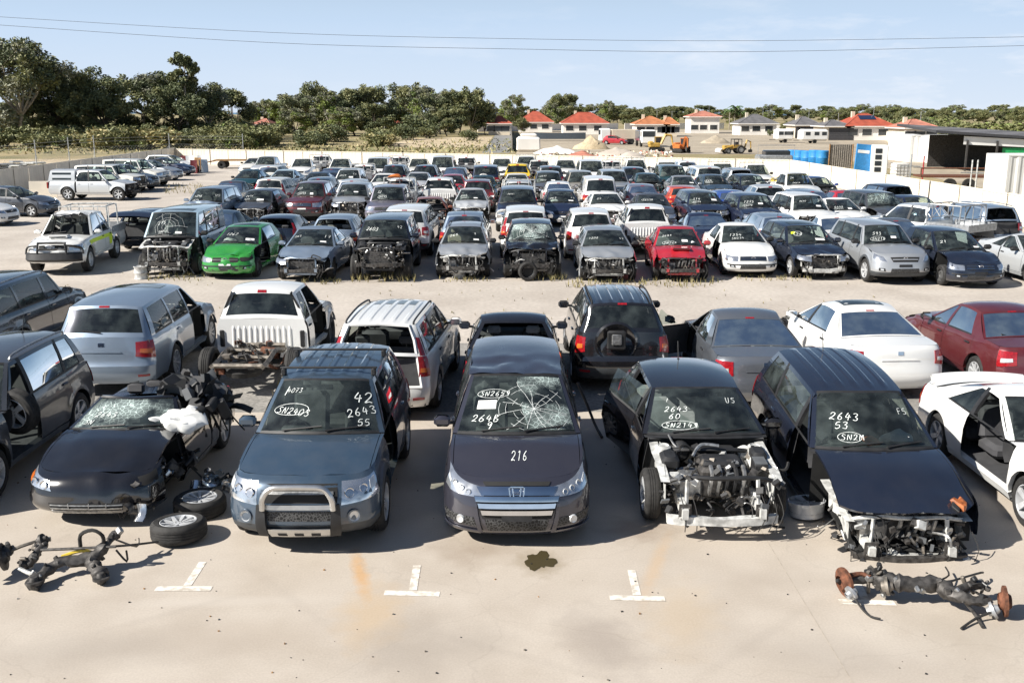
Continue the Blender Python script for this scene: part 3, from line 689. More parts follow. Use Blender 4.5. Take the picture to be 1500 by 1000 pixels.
                c.add('handwriting' if not any(t[0] == '#crack' for t in txt) else 'marks', tm, w, angle=0)
        # black band round the screen
        fm = MB()
        for q0, q1 in ((-1, -.92), (.92, 1)): fm.grid([[c.ws(q, t) for q in (q0, q1)] for t in [i / 8 for i in range(9)]], 'PAINT')
        fm.grid([[c.ws(q, t) for q in qs] for t in (.955, 1)], 'black_plastic'); fm.grid([[c.ws(q, t) for q in qs] for t in (-.01, .035)], 'black_plastic')
        if T.get('open_top'): fm.tube(dense([c.ws(q, 1) for q in qs]), .03, 'PAINT', 6)
        c.add('windscreen_frame', fm)
        # roof
        if 'roof' not in miss and not T.get('open_top'):
            rf = MB(); n = 16; nq_ = 24 if T.get('ribs') else 10; qq = [-1 + i / nq_ for i in range(2 * nq_ + 1)]
            rows = []
            for i in range(n + 1):
                row = []
                for q in qq:
                    a, b = c.xr0 - c.rb * q * q, c.xr1 + .06 * q * q; x = lerp(a, b, i / n); p = c.roof(q, x)
                    if T.get('ribs') and .12 < i / n < .95:
                        for rq in (-.66, -.33, 0, .33, .66):
                            if abs(q - rq) < .06: p.z += .014
                    row.append(p)
                rows.append(row)
            rf.grid(rows, T.get('roofmat', 'PAINT'))
            rf.grid([[p - Vector((0, 0, .04)) for p in r] for r in rows], 'seat_grey')
            if T.get('roof_crumple'): rf.jitter(T['roof_crumple'], 3.5, seed + 5, lambda p: ss((p.x - c.xm + .1) / .8)); rf.jitter(T['roof_crumple'] * .3, 11, seed + 6, lambda p: ss((p.x - c.xm) / .6))
            ro = c.add('roof', rf, angle=25)
            if T.get('sunroof'):
                sr = MB(); sr.grid([[c.roof(q, x) + Vector((0, 0, .006)) for q in (-.7, -.35, 0, .35, .7)] for x in (c.xr0 - .25, c.xr0 - .5, c.xr0 - .75)], 'tint_glass'); c.add('sunroof', sr, ro)
            if T.get('rails'):
                for s in (1, -1):
                    rl = MB(); rl.tube(dense([c.roof(s * .93, c.xr0 - .22) , c.roof(s * .93, c.xr0 - .34) + Vector((0, 0, .05)), c.roof(s * .93, c.xm) + Vector((0, 0, .055)), c.roof(s * .93, c.xr1 + .2) + Vector((0, 0, .05)), c.roof(s * .93, c.xr1 + .1)]), .018, T['rails'], 6); c.add('roof_rail', rl, ro)
            if T.get('bars'):
                for x in T['bars']:
                    cb = MB(); a = c.roof(-.98, x); b = c.roof(.98, x); h = Vector((0, 0, .085))
                    cb.rbox((x, 0, a.z + .105), (.05, b.y * 2 + .10, .028), 'black_plastic', .01)
                    for e in (a, b): cb.rbox(e + Vector((0, 0, .05)), (.10, .06, .10), 'black_plastic', .015)
                    c.add('roof_bar', cb, ro)
            if T.get('antenna'):
                an = MB(); p = c.roof(0, c.xr1 + T['antenna']); an.tube([p, p + Vector((-.10, 0, .26))], .006, 'black_plastic', 4); an.rbox(p, (.07, .03, .03), 'black_plastic', .01); c.add('antenna', an, ro)
        # rear
        if kind != 'ute':
            rv = [0, .05, .10, .18, .26, .34, .40]; rv2 = [.40, .46, .52, .6, .7, .8, .9, .96, 1]; qs2 = [-1 + i / 12 for i in range(25)]
            rb = MB(); rb.grid([[c.Rf(q, v) for q in qs2] for v in rv], (lambda i, j: 'cladding' if T.get('clad') and rv[i] < .2 else 'PAINT')); rb.grid([[c.Rf(q, 0), c.Rf(q, 0) + Vector((.15, 0, 0))] for q in qs2], 'black_plastic')
            bmp = c.add('rear_bumper', rb)
            for s in (1, -1):
                rr = MB(); c.patch(rr, c.Rf, [(s * .70, .16), (s * .92, .17), (s * .92, .22), (s * .70, .21)], .004, 'rear_red', 4, 1); c.add('reflector', rr, bmp)
            if 'tailgate' not in miss:
                tg = MB(); tg.grid([[c.Rf(q, v) for q in qs2] for v in rv2], 'PAINT')
                c.patch(tg, c.Rf, [(-.36, .52), (.36, .52), (.36, .66), (-.36, .66)], -.004, T.get('platebed', 'black_plastic'), 4, 2, .004)
                c.patch(tg, c.Rf, [(-.40, .675), (.40, .675), (.38, .70), (-.38, .70)], .012, T.get('rtrim', 'PAINT'), 6, 1)
                if kind == 'sedan': 
                    tg.grid([[c.deck(q, t) for q in qs2] for t in [i / 6 for i in range(7)]], 'PAINT')
                    if T.get('spoiler'):
                        tg.grid([[c.deck(q, .98) + Vector((dx, 0, dz)) for dx, dz in ((.18, 0), (.10, .07), (-.04, .09), (-.06, .07), (0, 0))] for q in [i / 10 - .9 for i in range(19)]], 'PAINT')
                tgi = c.add('boot_lid' if kind == 'sedan' else 'tailgate', tg)
                if T.get('spare'):
                    sp = MB(); o = c.Rf(T['spare'][1], .78); a = Vector((-1, 0, 0))
                    if T['spare'][0] == 'wheel': sp.lathe([(.001, .0), (.34, .0), (.36, .05), (.36, .18), (.33, .22), (.001, .23)], o, a, T['spare'][2], 24)
                    else:
                        sp.lathe([(.40, .0), (.36, .03), (.28, -.01), (.20, -.02)], o, a, 'PAINT', 24); sp.rbox(o + Vector((-.05, 0, .06)), (.10, .34, .36), 'black_plastic', .03); sp.rbox(o + Vector((-.10, .0, .08)), (.05, .18, .22), 'alu', .03)
                    c.add('spare_wheel' if T['spare'][0] == 'wheel' else 'spare_wheel_carrier', sp, tgi)
                em = MB(); c.patch(em, c.Rf, [(-.06, .80), (.06, .80), (.06, .88), (-.06, .88)], .008, 'chrome', 2, 2); c.add('emblem', em, tgi)
            else:
                ca = MB(); rim = [c.Rf(q, .42) for q in (-.86, -.4, 0, .4, .86)] + [c.rg(.86, .5), c.rg(.82, .96), c.rg(0, .97), c.rg(-.82, .96), c.rg(-.86, .5)]
                ca.tube(rim + [rim[0]], .03, 'PAINT', 6)
                for s in (1, -1): ca.grid([[c.Rf(s * q, v) for q in (.86, .93, 1)] for v in (.40, .6, .8, 1)], 'PAINT')
                for i in range(14): ca.box((c.xr + rng.uniform(.3, 1.0), rng.uniform(-.6, .6), c.sill + rng.uniform(.15, .6)), (rng.uniform(.1, .4), rng.uniform(.1, .4), rng.uniform(.05, .25)), rng.choice(['black_plastic', 'seat_black', 'grey_plastic', 'liner', 'blue_plastic']), Matrix.Rotation(rng.uniform(0, 3), 3, 'Z'))
                c.add('boot_opening', ca)
                if T.get('lifted'):
                    lg = MB(); h0 = c.rtr(0); lg.grid([[h0 + Vector((-.02 - 1.05 * t, q * c.W * lerp(.70, .86, t), .05 + .16 * t - .25 * t ** 3)) + Vector((0, 0, -.04 * q * q)) for q in (-1, -.5, 0, .5, 1)] for t in (0, .25, .5, .75, 1)], 'PAINT'); lg.grid([[h0 + Vector((-.02 - 1.05 * t, q * c.W * lerp(.70, .86, t), -.01 + .16 * t - .25 * t ** 3)) for q in (-1, 0, 1)] for t in (0, .5, 1)], 'black_plastic')
                    for s in (1, -1): lg.tube([c.rg(s * .85, .3), h0 + Vector((-.7, s * .6, .05))], .012, 'iron', 5)
                    c.add('tailgate', lg)
            for s in (1, -1):
                tl = MB()
                if T.get('tall_lamp'):
                    pts = lambda v: c.Rf(s * .90, v)
                    tl.grid([[c.rg(s * q, t) + Vector((-.012, 0, .004)) for q in (.90, .95, .995)] for t in (.02, .15, .3, .45, .6)], lambda i, j: 'rear_red')
                    c.patch(tl, c.Rf, [(s * .80, .62), (s * .995, .62), (s * .995, 1), (s * .84, 1)], .012, 'rear_red', 4, 4); c.patch(tl, c.Rf, [(s * .83, .70), (s * .985, .70), (s * .985, .78), (s * .85, .78)], .018, 'lamp_orange', 4, 1)
                else:
                    w_ = T.get('lampw', .30)
                    c.patch(tl, c.Rf, [(s * (1 - w_), .60), (s * .998, .56), (s * .998, .93), (s * (1 - w_ * .9), .90)], .010, 'rear_red', 6, 4)
                    c.patch(tl, c.Rf, [(s * (1 - w_ * .75), .68), (s * .96, .66), (s * .96, .76), (s * (1 - w_ * .7), .76)], .016, 'lamp_white' if seed % 2 else 'lamp_orange', 4, 2)
                c.add('tail_light', tl)
        qs3 = [-.93 + 1.86 * i / 10 for i in range(11)]
        if T.get('open_top'): pass
        elif 'rear_window' not in miss and 'tailgate' not in miss or kind == 'sedan' and 'rear_window' not in miss:
            t0, t1 = (.04, .92) if kind == 'sedan' else ((.14, .90) if kind != 'ute' else (.14, .86))
            g = MB(); qg = [q * (.95 if kind == 'sedan' else .88) / .93 for q in qs3]
            g.grid([[c.rg(q, t) - Vector((-.006, 0, 0)) for q in qg] for t in [lerp(t0, t1, i / 6) for i in range(7)]], T.get('rear_glass', 'tint_glass'))
            rw = c.add('rear_window', g)
            if T.get('wiper', kind != 'sedan' and kind != 'ute'):
                wp = MB(); wp.tube([c.rg(0, .13) + Vector((-.02, 0, 0)), c.rg(.42, .2) + Vector((-.02, 0, 0))], .010, 'black_plastic', 5); c.add('wiper', wp, rw)
            fm = MB(); qm = qg[-1]
            for q0, q1 in ((-1, -qm), (qm, 1)): fm.grid([[c.rg(q, t) for q in (q0, (q0 + q1) / 2, q1)] for t in [i / 6 for i in range(7)]], 'PAINT')
            fm.grid([[c.rg(q, t) for q in qg] for t in (t1, (t1 + 1) / 2, 1)], 'PAINT'); fm.grid([[c.rg(q, t) for q in qg] for t in (0, t0)], 'PAINT')
            c.patch(fm, c.rg, [(-.14, t1 + .02), (.14, t1 + .02), (.14, .985), (-.14, .985)], .006, 'rear_red', 3, 1, .006)
            c.add('rear_window_frame', fm)
        elif kind == 'ute' or kind == 'sedan' or 'rear_window' in miss:
            fm = MB(); qm = .88
            for q0, q1 in ((-1, -qm), (qm, 1)): fm.grid([[c.rg(q, t) for q in (q0, (q0 + q1) / 2, q1)] for t in [i / 6 for i in range(7)]], 'PAINT')
            fm.grid([[c.rg(q, t) for q in qs3] for t in (.92, .96, 1)], 'PAINT'); fm.grid([[c.rg(q, t) for q in qs3] for t in (0, .1)], 'PAINT'); c.add('rear_window_frame', fm)
        # doors
        for s in (1, -1):
            sd = 'l' if s > 0 else 'r'
            specs = [('front_door', 'f' + sd, dB, dFd, 'W1')] + ([] if two else [('rear_door', 'r' + sd, dC, dB, 'W2')])
            for nme, key, x0, x1, wk in specs:
                if 'door_' + key in miss: continue
                d = MB(); c.sidepanel(d, x0, x1, s, z0=c.sill + .115)
                rows = [[(x, s * (c.side(x, z) - .07), z) for z in (c.sill + .13, c.sill + .3, c.zb(x) - .01)] for x in (x0 + .02, (x0 + x1) / 2, x1 - .02)]
                d.grid(rows, 'dash')
                di = c.add(nme, d)
                op = T.get('ajar', {}).get(key) if T.get('ajar') else None
                if op:
                    hv = Vector((x1 - .01, s * (c.side(x1, .7) - .02), 0)); c.parts[di][4] = Matrix.Translation(hv) @ Matrix.Rotation(radians(op) * -s, 4, 'Z') @ Matrix.Translation(-hv)
                if (s, wk) in glass and 'win_' + key not in miss: c.add('window', glass[(s, wk)], di)
                h = MB(); xh = x0 + .16; zh = c.zb(xh) - .13; yh = s * (c.side(xh, zh) + .012)
                h.rbox((xh, yh, zh), (.17, .03, .035), T.get('handle', 'PAINT'), .01); c.add('handle', h, di)
                if key[0] == 'f' and 'mirror_' + sd not in miss:
                    mi = MB(); p = c.Sg(Ab - .12, At - .1, .12, s); mi.rbox(p + Vector((.02, s * .16, .03)), (.12, .22, .15), T.get('mirror', 'PAINT'), .045); mi.box(p + Vector((-.042, s * .16, .03)), (.004, .17, .11), 'chrome'); mi.tube([p, p + Vector((.02, s * .10, .0))], .025, 'black_plastic', 5); c.add('mirror', mi, di)
            if T.get('stripe') and s > 0:
                st = MB(); xs_ = [lerp(c.xd + .1, c.xfa - .1, i / 20) for i in range(21)]
                st.grid([[(x, c.side(x, c.zb(x) - dz - .10) + .006, c.zb(x) - dz - .10) for dz in (0, .12)] for x in xs_], 'hi_vis'); st.grid([[(x, c.side(x, .85) + .007, z) for z in (.62, .92)] for x in (c.xd + .12, c.xd + .5)], 'hi_vis'); c.add('safety_stripe', st)
            if (s, 'W3') in glass: c.add('quarter_window', glass[(s, 'W3')])
        # ute bed
        if kind == 'ute': c.bed(rng, miss)
        # wheels
        tm, rm = wheel_meshes(c.R, T.get('wheels', 'five'), .20 if c.R < .35 else .24)
        for xa, k in ((c.xfa, 'f'), (c.xra, 'r')):
            for s, sd in ((1, 'l'), (-1, 'r')):
                if 'wheel_' + k + sd in miss: continue
                M = Matrix.Translation((xa, s * (c.W - .115), c.R)) @ (Matrix.Rotation(pi if s < 0 else 0, 4, 'Z') @ Matrix.Rotation(rng.uniform(0, 6), 4, 'Y'))
                if k == 'f' and T.get('steer'): M = Matrix.Translation((xa, s * (c.W - .115), c.R)) @ Matrix.Rotation(T['steer'], 4, 'Z') @ (Matrix.Rotation(pi if s < 0 else 0, 4, 'Z') @ Matrix.Rotation(rng.uniform(0, 6), 4, 'Y'))
                wi = c.addme('wheel', tm, -1, M); c.addme('rim', rm, wi)
        c.interior(rng, kind, two)
        return c.parts
    def interior(c, rng, kind, two):
        T = c.T; m = T.get('seats', rng.choice(['seat_black', 'seat_grey', 'seat_black'])); xs = c.xc - 1.22; zf = c.sill + .12; k = (c.H - c.sill) / 1.3
        seat_h = zf + .26 * k
        D = MB(); x0 = c.xc - .05
        D.grid([[(x0 - dx, y * c.W * .84, c.zb(c.xc) - dz) for dx, dz in ((0, .02), (.22, .0), (.36, .03), (.42, .10), (.40, .26), (.32, .36))] for y in [i / 6 - 1 for i in range(13)]], 'dash')
        D.rbox((x0 - .30, -.36, c.zb(c.xc) + .0), (.14, .34, .06), 'dash', .02); dash = c.add('dashboard', D)
        sw = MB(); cx = Vector((x0 - .52, -.36, c.zb(c.xc) - .10)); ax = Vector((-.9, 0, .42)).normalized(); u = ax.cross(Vector((0, 1, 0))).normalized(); w = ax.cross(u)
        sw.tube([cx + (u * cos(a) + w * sin(a)) * .185 for a in [2 * pi * i / 20 for i in range(21)]], .016, 'black_plastic', 5)
        sw.lathe([(.07, -.02), (.06, .03), (.001, .04)], cx - ax * .01, ax, 'black_plastic', 10); sw.tube([cx - w * .17, cx + w * .17], .018, 'black_plastic', 4); sw.tube([cx, cx - u * -.17 * 1], .018, 'black_plastic', 4); sw.tube([cx, cx - ax * .3], .025, 'black_plastic', 5)
        c.add('steering_wheel', sw, dash)
        ab = T.get('airbag')
        if ab:
            for side in ([-1] if ab == 'd' else [1] if ab == 'p' else [-1, 1]):
                a = MB(); p = cx + Vector((.20 if side > 0 else -.06, 0, .13)); p.y = -.36 if side < 0 else .36
                a.lathe([(.001, -.05), (.13, -.04), (.21, .0), (.20, .06), (.12, .10), (.001, .11)], p, (-.25, 0, 1), 'airbag', 14); a.jitter(.07, 5, rng.random() * 50); c.add('airbag', a, dash)
        def seat(x, y, wd, hh, name, heads):
            s = MB(); s.rbox((x + .02, y, seat_h - .08), (.52, wd, .20), m, .06); R_ = Matrix.Rotation(radians(-16), 3, 'Y')
            s.rbox(Vector((x - .26, y, seat_h + hh / 2 - .04)), (.16, wd * .98, hh), m, .06, R_)
            for hy in heads: s.rbox(Vector((x - .36, y + hy, seat_h + hh + .07)), (.09, .25, .17), m, .04, R_); 
            for hy in heads: s.tube([(x - .35, y + hy, seat_h + hh - .05), (x - .36, y + hy, seat_h + hh + .03)], .012, 'iron', 4)
            return c.add(name, s)
        hh = .56 * k
        if 'seat_l' not in T.get('miss', ()): seat(xs, .36, .50, hh, 'seat', (0,))
        if 'seat_r' not in T.get('miss', ()): seat(xs, -.36, .50, hh, 'seat', (0,))
        if (not two or kind == 'sedan') and not T.get('van'): seat(xs - .80 if kind == 'sedan' else max(xs - .92, c.xd + .5), 0, c.W * 1.4, hh * (.62 if kind == 'sedan' else .85), 'rear_seat', (-.38, .38))
        mr = MB(); p = c.ws(0, .86) + Vector((-.06, 0, -.05)); mr.rbox(p, (.03, .22, .065), 'black_plastic', .01); mr.tube([p, p + Vector((.05, 0, .05))], .01, 'black_plastic', 4); c.add('rear_view_mirror', mr)
    def bed(c, rng, miss):
        T = c.T; bed = T.get('bed', 1); x0, x1 = c.xr + .05, c.xd - .02; zt = c.br; W = c.W
        cw = MB(); zt_ = c.zb(c.xd); n = 96; zs_ = [c.sill, .44, .47, .51, zt_ - .15, zt_ - .11, zt_ - .02, zt_ + .04]
        rib = lambda i, z: .018 if bed == 0 and 14 < i < n - 14 and (i // 2) % 3 == 0 and .475 < z < zt_ - .12 else 0
        cw.grid([[(c.xd + .005 - rib(i, z), lerp(-1, 1, i / n) * c.side(c.xd, min(z, zt_)) * .995, z) for i in range(n + 1)] for z in zs_], 'PAINT')
        cb_ = c.add('cab_back', cw, angle=20)
        if bed == 0:
            for s in (1, -1):
                v = MB(); v.rbox((c.xd - .0, s * c.W * .86, zt_ - .36), (.04, .09, .34), 'black_plastic', .02); c.add('vent', v, cb_)
        if bed == 1:
            b = MB(); wi = W * .80
            for s in (1, -1):
                b.grid([[(x, s * y, z) for y, z in ((c.side(x, c.zb(x)), c.zb(x)), (wi + .02, c.zb(x) + .015), (wi, c.zb(x) - .02), (wi, .66))] for x in [lerp(x0, x1, i / 6) for i in range(7)]], lambda i, j: 'black_plastic' if j < 2 and T.get('railcap') else 'PAINT2' if T.get('liner') else 'PAINT')
                b.box(((c.xra), s * (wi - .12), .76), (.9, .24, .22), 'PAINT')
            b.grid([[(x, y * wi, .66) for y in (-1, 1)] for x in (x0, x1)], 'PAINT'); b.grid([[(x1, y * wi, z) for y in (-1, 1)] for z in (.66, zt)], 'PAINT'); c.add('cargo_bed', b)
            if 'tailgate' not in miss:
                t = MB(); xx = c.xr + .0; n = 40; rows = []
                for i in range(n + 1):
                    y = lerp(-W * .80, W * .80, i / n); d = .012 * (1 if (i // 2) % 2 else 0) if T.get('ribbed', 1) and 3 < i < n - 3 else 0
                    rows.append([(xx - (d if 0 < k < 3 else 0), y, z) for k, z in enumerate((.60, .66, .99, 1.02, zt))])
                t.grid(rows, 'PAINT'); t.box((xx + .03, 0, (.6 + zt) / 2), (.03, W * 1.6, zt - .6), 'PAINT'); t.rbox((xx - .005, 0, zt - .02), (.07, W * 1.6, .035), 'PAINT', .012)
                ti = c.add('tailgate', t); h = MB(); h.rbox((xx - .02, 0, .93), (.03, .26, .07), 'black_plastic', .012); c.add('handle', h, ti)
            for s in (1, -1):
                if 'lamp_rear' in miss:
                    l = MB(); l.box((c.xr + .03, s * W * .90, .88), (.03, .13, .30), 'liner'); c.add('lamp_recess', l)
                else:
                    l = MB(); l.rbox((c.xr + .03, s * W * .885, .88), (.08, .16, .36), 'rear_red', .02); l.box((c.xr - .012, s * W * .885, .80), (.006, .12, .08), 'lamp_orange'); c.add('tail_light', l)
        else:
            # bare chassis rails, rear axle and spare where the tray used to be
            f = MB()
            for s in (1, -1):
                f.tube(dense([(c.xd + .2, s * .42, .55), (c.xra + .6, s * .44, .56), (c.xra, s * .46, .70), (c.xra - .5, s * .46, .64), (c.xr + .1, s * .46, .62)]), .055, 'dirty_metal', 4)
                f.tube(dense([(c.xra + .62, s * .50, .48), (c.xra, s * .52, .36), (c.xra - .62, s * .5, .56)]), .03, 'rust', 4)
                f.tube([(c.xra - .1, s * .40, .40), (c.xra - .25, s * .36, .78)], .03, 'iron', 6)
            for x in (c.xr + .14, c.xra - .3, c.xra + .25, c.xra + .75): f.tube([(x, -.46, .63), (x, .46, .63)], .045, 'dirty_metal', 6)
            f.tube([(c.xra, -W + .2, c.R), (c.xra, W - .2, c.R)], .05, 'iron', 8); f.lathe([(.02, -.16), (.12, -.08), (.15, 0), (.12, .08), (.02, .16)], (c.xra, -.1, c.R), (1, 0, 0), 'iron', 12)
            f.tube([(c.xra, -.1, c.R), (c.xd, 0, .42)], .04, 'iron', 6)
            f.lathe([(.20, -.08), (.33, -.09), (.36, 0), (.33, .09), (.20, .08)], (c.xra - .55, 0, .47), (0, 0, 1), 'rubber', 20)
            for i in range(26): f.box((rng.uniform(c.xr + .1, c.xd), rng.uniform(-.5, .5), rng.uniform(.45, .72)), (rng.uniform(.04, .2), rng.uniform(.04, .2), rng.uniform(.03, .12)), rng.choice(['iron', 'dirty_metal', 'rust', 'black_plastic']), Matrix.Rotation(rng.uniform(0, 3), 3, 'Z'))
            for i in range(8):
                p = Vector((rng.uniform(c.xr + .2, c.xd), rng.uniform(-.4, .4), .66)); f.tube(dense([p, p + Vector((.2, .1, .08)), p + Vector((.4, rng.uniform(-.2, .2), -.05))]), .012, 'rubber', 4)
            f.lathe([(.10, -.18), (.11, -.15), (.11, .15), (.10, .18), (.001, .18)], (c.xra + .3, -.28, .58), (0, 1, .1), 'rust', 12)
            c.add('chassis', f)
        if T.get('canopy'):
            z1, z0 = c.H - .02, c.zb(c.xd); xs_ = [lerp(x0 + .02, c.xd + .02, i / 6) for i in range(7)]; k = MB()
            sec = lambda x: [(x + (.16 * (z - z0) / (z1 - z0) if x < x0 + .1 else 0), y, z) for y, z in ((W * .90, z0 + .01), (W * .87, lerp(z0, z1, .5)), (W * .80, z1 - .06), (W * .70, z1), (0, z1 + .04), (-W * .70, z1), (-W * .80, z1 - .06), (-W * .87, lerp(z0, z1, .5)), (-W * .90, z0 + .01))]
            rows = [sec(x) for x in xs_]; k.grid(rows, 'PAINT'); k.poly(rows[0], 'PAINT'); k.poly(rows[-1], 'PAINT'); ci = c.add('canopy', k)
            for s in (1, -1):
                g = MB(); g.grid([[(x, s * (lerp(W * .90, W * .80, (z - z0) / (z1 - z0)) + .012), z) for z in (z0 + .10, z1 - .14)] for x in (x0 + .28, c.xd - .2)], 'tint_glass'); c.add('window', g, ci)
        if bed == 2:   # flat alloy tray with a ladder rack
            t = MB(); t.box(((x0 + x1) / 2, 0, .93), (x1 - x0, W * 1.95, .06), 'galv')
            for s in (1, -1): t.box(((x0 + x1) / 2, s * W * .975, 1.06), (x1 - x0, .03, .22), 'galv')
            t.box((x0, 0, 1.06), (.03, W * 1.9, .22), 'galv'); ti = c.add('tray', t)
        if T.get('rack'):
            r = MB(); zz = c.H + .06; mt = T['rack']
            for x in T.get('rackx', (x1 - .06,)):
                r.tube(dense([(x, -W * .9, .95), (x, -W * .88, zz - .1), (x, -W * .78, zz), (x, 0, zz + .01), (x, W * .78, zz), (x, W * .88, zz - .1), (x, W * .9, .95)]), .026, mt, 6)
                for y in (-.5, 0, .5): r.tube([(x, y, .95), (x, y, zz)], .018, mt, 5)
                r.tube([(x, -W * .88, 1.30), (x, W * .88, 1.30)], .018, mt, 5)
            xs = T.get('rackx', (x1 - .06,))
            if len(xs) > 1:
                for s in (1, -1): r.tube([(xs[0], s * W * .8, zz), (xs[-1], s * W * .8, zz)], .024, mt, 6)
            c.add('ladder_rack', r)
    def front_trim(c, style, rng, bmp):
        T = c.T; P = c.patch; miss = set(T.get('miss', ()))
        def one(name, par, *qs):
            mb = MB()
            for quad, off, mat, nq, nv in qs: P(mb, c.F, quad, off, mat, nq, nv)
            return c.add(name, mb, par)
        for s in (1, -1):
            if 'lamp_' + ('l' if s > 0 else 'r') in miss: 
                one('lamp_recess', -1, ([(s * .52, .68), (s * .98, .72), (s * .98, .93), (s * .56, .90)], .002, 'liner', 6, 3)); continue
            hl = MB()
            if style == 'odyssey': quads = [([(s * .44, .72), (s * .988, .74), (s * .991, .99), (s * .47, .88)], .006)]
            elif style in ('old', 'fourwd'): quads = [([(s * .56, .62), (s * .985, .62), (s * .985, .90), (s * .56, .88)], .006)]
            elif style == 'vitara': quads = [([(s * .55, .56), (s * .992, .62), (s * .992, .93), (s * .58, .93)], .008)]
            else:
                j = T.get('lampj', (0, 0, 0)); quads = [([(s * (.52 + j[0]), .64 + j[1]), (s * .988, .72 + j[1]), (s * .990, .96), (s * (.60 + j[2]), .86 + j[1] * .5)], .006)]
            for qd, off in quads: P(hl, c.F, qd, off, 'headlamp', 8, 4, .02)
            h = c.add('headlight', hl)
            if T.get('near') :
                ln = MB()
                for qq, vv, r in ((.66, .76, .062), (.84, .80, .055)) if style != 'odyssey' else ((.66, .80, .035), (.76, .84, .035), (.86, .88, .035)):
                    p = c.F(s * qq, vv); ax = (p - Vector((p.x - .6, p.y * .45, p.z - .15))).normalized()
                    ln.lathe([(r, 0.0), (r * .92, .012), (r * .8, -.005), (r * .5, -.02), (.001, -.024)], p + ax * .012, ax, 'chrome' if style != 'odyssey' else 'lamp_white', 14)
                P(ln, c.F, [(s * .92, .74 if style != 'odyssey' else .84), (s * .98, .76 if style != 'odyssey' else .87), (s * .98, .90), (s * .92, .88)], .012, 'lamp_orange' if style == 'roadster' else 'lamp_white', 2, 2); c.add('lens', ln, h)
        g = T.get('grille', rng.choice(['bars', 'mesh', 'chrome']))
        if style == 'odyssey':
            one('chrome_bar', bmp, ([(-.48, .755), (.48, .755), (.56, .885), (-.56, .885)], .016, 'chrome', 18, 3))
            one('grille', bmp, ([(-.44, .90), (.44, .90), (.48, .95), (-.48, .95)], .010, 'liner', 14, 2), ([(-.46, .36), (.46, .36), (.58, .745), (-.58, .745)], .008, 'liner', 14, 3))
            for a, b in ((.655, .735), (.545, .625), (.43, .51)): one('grille_bar', bmp, ([(-.40 - (b - .36) * .38, a), (.40 + (b - .36) * .38, a), (.42 + (b - .36) * .38, b), (-.42 - (b - .36) * .38, b)], .036, 'chrome', 18, 2))
            one('number_plate_holder', bmp, ([(-.20, .33), (.20, .33), (.20, .42), (-.20, .42)], .050, 'black_plastic', 4, 1))
            one('lower_grille', bmp, ([(-.40, .12), (.40, .12), (.43, .35), (-.43, .35)], .004, 'mesh_grille', 14, 3))
            for s in (1, -1):
                one('fog_lamp_surround', bmp, ([(s * .55, .20), (s * .96, .26), (s * .975, .40), (s * .58, .37)], .005, 'mesh_grille', 8, 2))
                p = c.F(s * .76, .31); fl = MB(); fl.lathe([(.055, .0), (.045, .02), (.02, .012), (.001, .014)], p + Vector((.0, 0, 0)), Vector((1, s * .45, 0)), 'lamp_white', 14); c.add('fog_lamp', fl, bmp)
                one('bumper_blade', bmp, ([(s * .47, .10), (s * .53, .10), (s * .575, .62), (s * .535, .63)], .022, 'PAINT', 3, 6))
                one('lip', bmp, ([(s * .50, .07), (s * .985, .10), (s * .99, .16), (s * .52, .13)], .02, 'PAINT', 10, 2))
            e = MB(); p = c.F(0, .80); n = Vector((1, 0, .25)).normalized(); up = Vector((-.25, 0, 1)).normalized(); yv = Vector((0, 1, 0)); o = p + n * .03
            f = lambda a, b: o + yv * a + up * b
            e.tube([f(-.075, -.06), f(-.09, .06), f(-.07, .072), f(.07, .072), f(.09, .06), f(.075, -.06), f(.06, -.072), f(-.06, -.072), f(-.075, -.06)], .010, 'chrome', 6)
            for s in (1, -1): e.tube([f(s * .036, -.06), f(s * .05, .06)], .011, 'chrome', 6)
            e.tube([f(-.04, -.002), f(.04, -.002)], .011, 'chrome', 6); c.add('emblem', e, bmp)
            return
        if style == 'vitara':
            one('grille', bmp, ([(-.50, .60), (.50, .60), (.52, .90), (-.52, .90)], .006, 'liner', 12, 3)); one('grille_bar', bmp, ([(-.46, .74), (.46, .74), (.46, .79), (-.46, .79)], .016, 'alu', 10, 1))
            one('lower_grille', bmp, ([(-.40, .30), (.40, .30), (.42, .46), (-.42, .46)], .006, 'mesh_grille', 10, 2))
            one('skid_plate', bmp, ([(-.40, .03), (.40, .03), (.40, .19), (-.40, .19)], .05, 'satin_chrome', 10, 2), ([(-.42, .50), (.42, .50), (.42, .575), (-.42, .575)], .035, 'satin_chrome', 10, 1))
            sl = MB()
            for y in (-.22, 0, .22): P(sl, c.F, [(y - .06, .08), (y + .06, .08), (y + .06, .115), (y - .06, .115)], .054, 'liner', 2, 1)
            c.add('slot', sl, bmp)
            bb = MB(); a = lambda q, v, o: c.F(q, v) + Vector((o, 0, 0))
            bb.tube(dense([a(-.46, .52, .06), a(-.45, .74, .12), a(-.36, .90, .17), a(-.15, .92, .17), a(.15, .92, .17), a(.36, .90, .17), a(.45, .74, .12), a(.46, .52, .06)], 5), .036, 'satin_chrome', 10); nb = c.add('nudge_bar', bb, bmp)
            for s in (1, -1):
                up = MB(); P(up, c.F, [(s * .40, -.02), (s * .54, -.02), (s * .53, .58), (s * .42, .58)], .065, 'black_plastic', 3, 6, .06); c.add('bar_upright', up, nb)
                fg = MB(); p = c.F(s * .70, .36); ax = Vector((1, s * .35, 0)).normalized(); fg.lathe([(.085, .0), (.085, .02), (.065, .02), (.05, .0), (.001, -.005)], p, ax, lambda i: 'PAINT' if i < 2 else 'lamp_white', 14); c.add('fog_lamp', fg, bmp)
            return
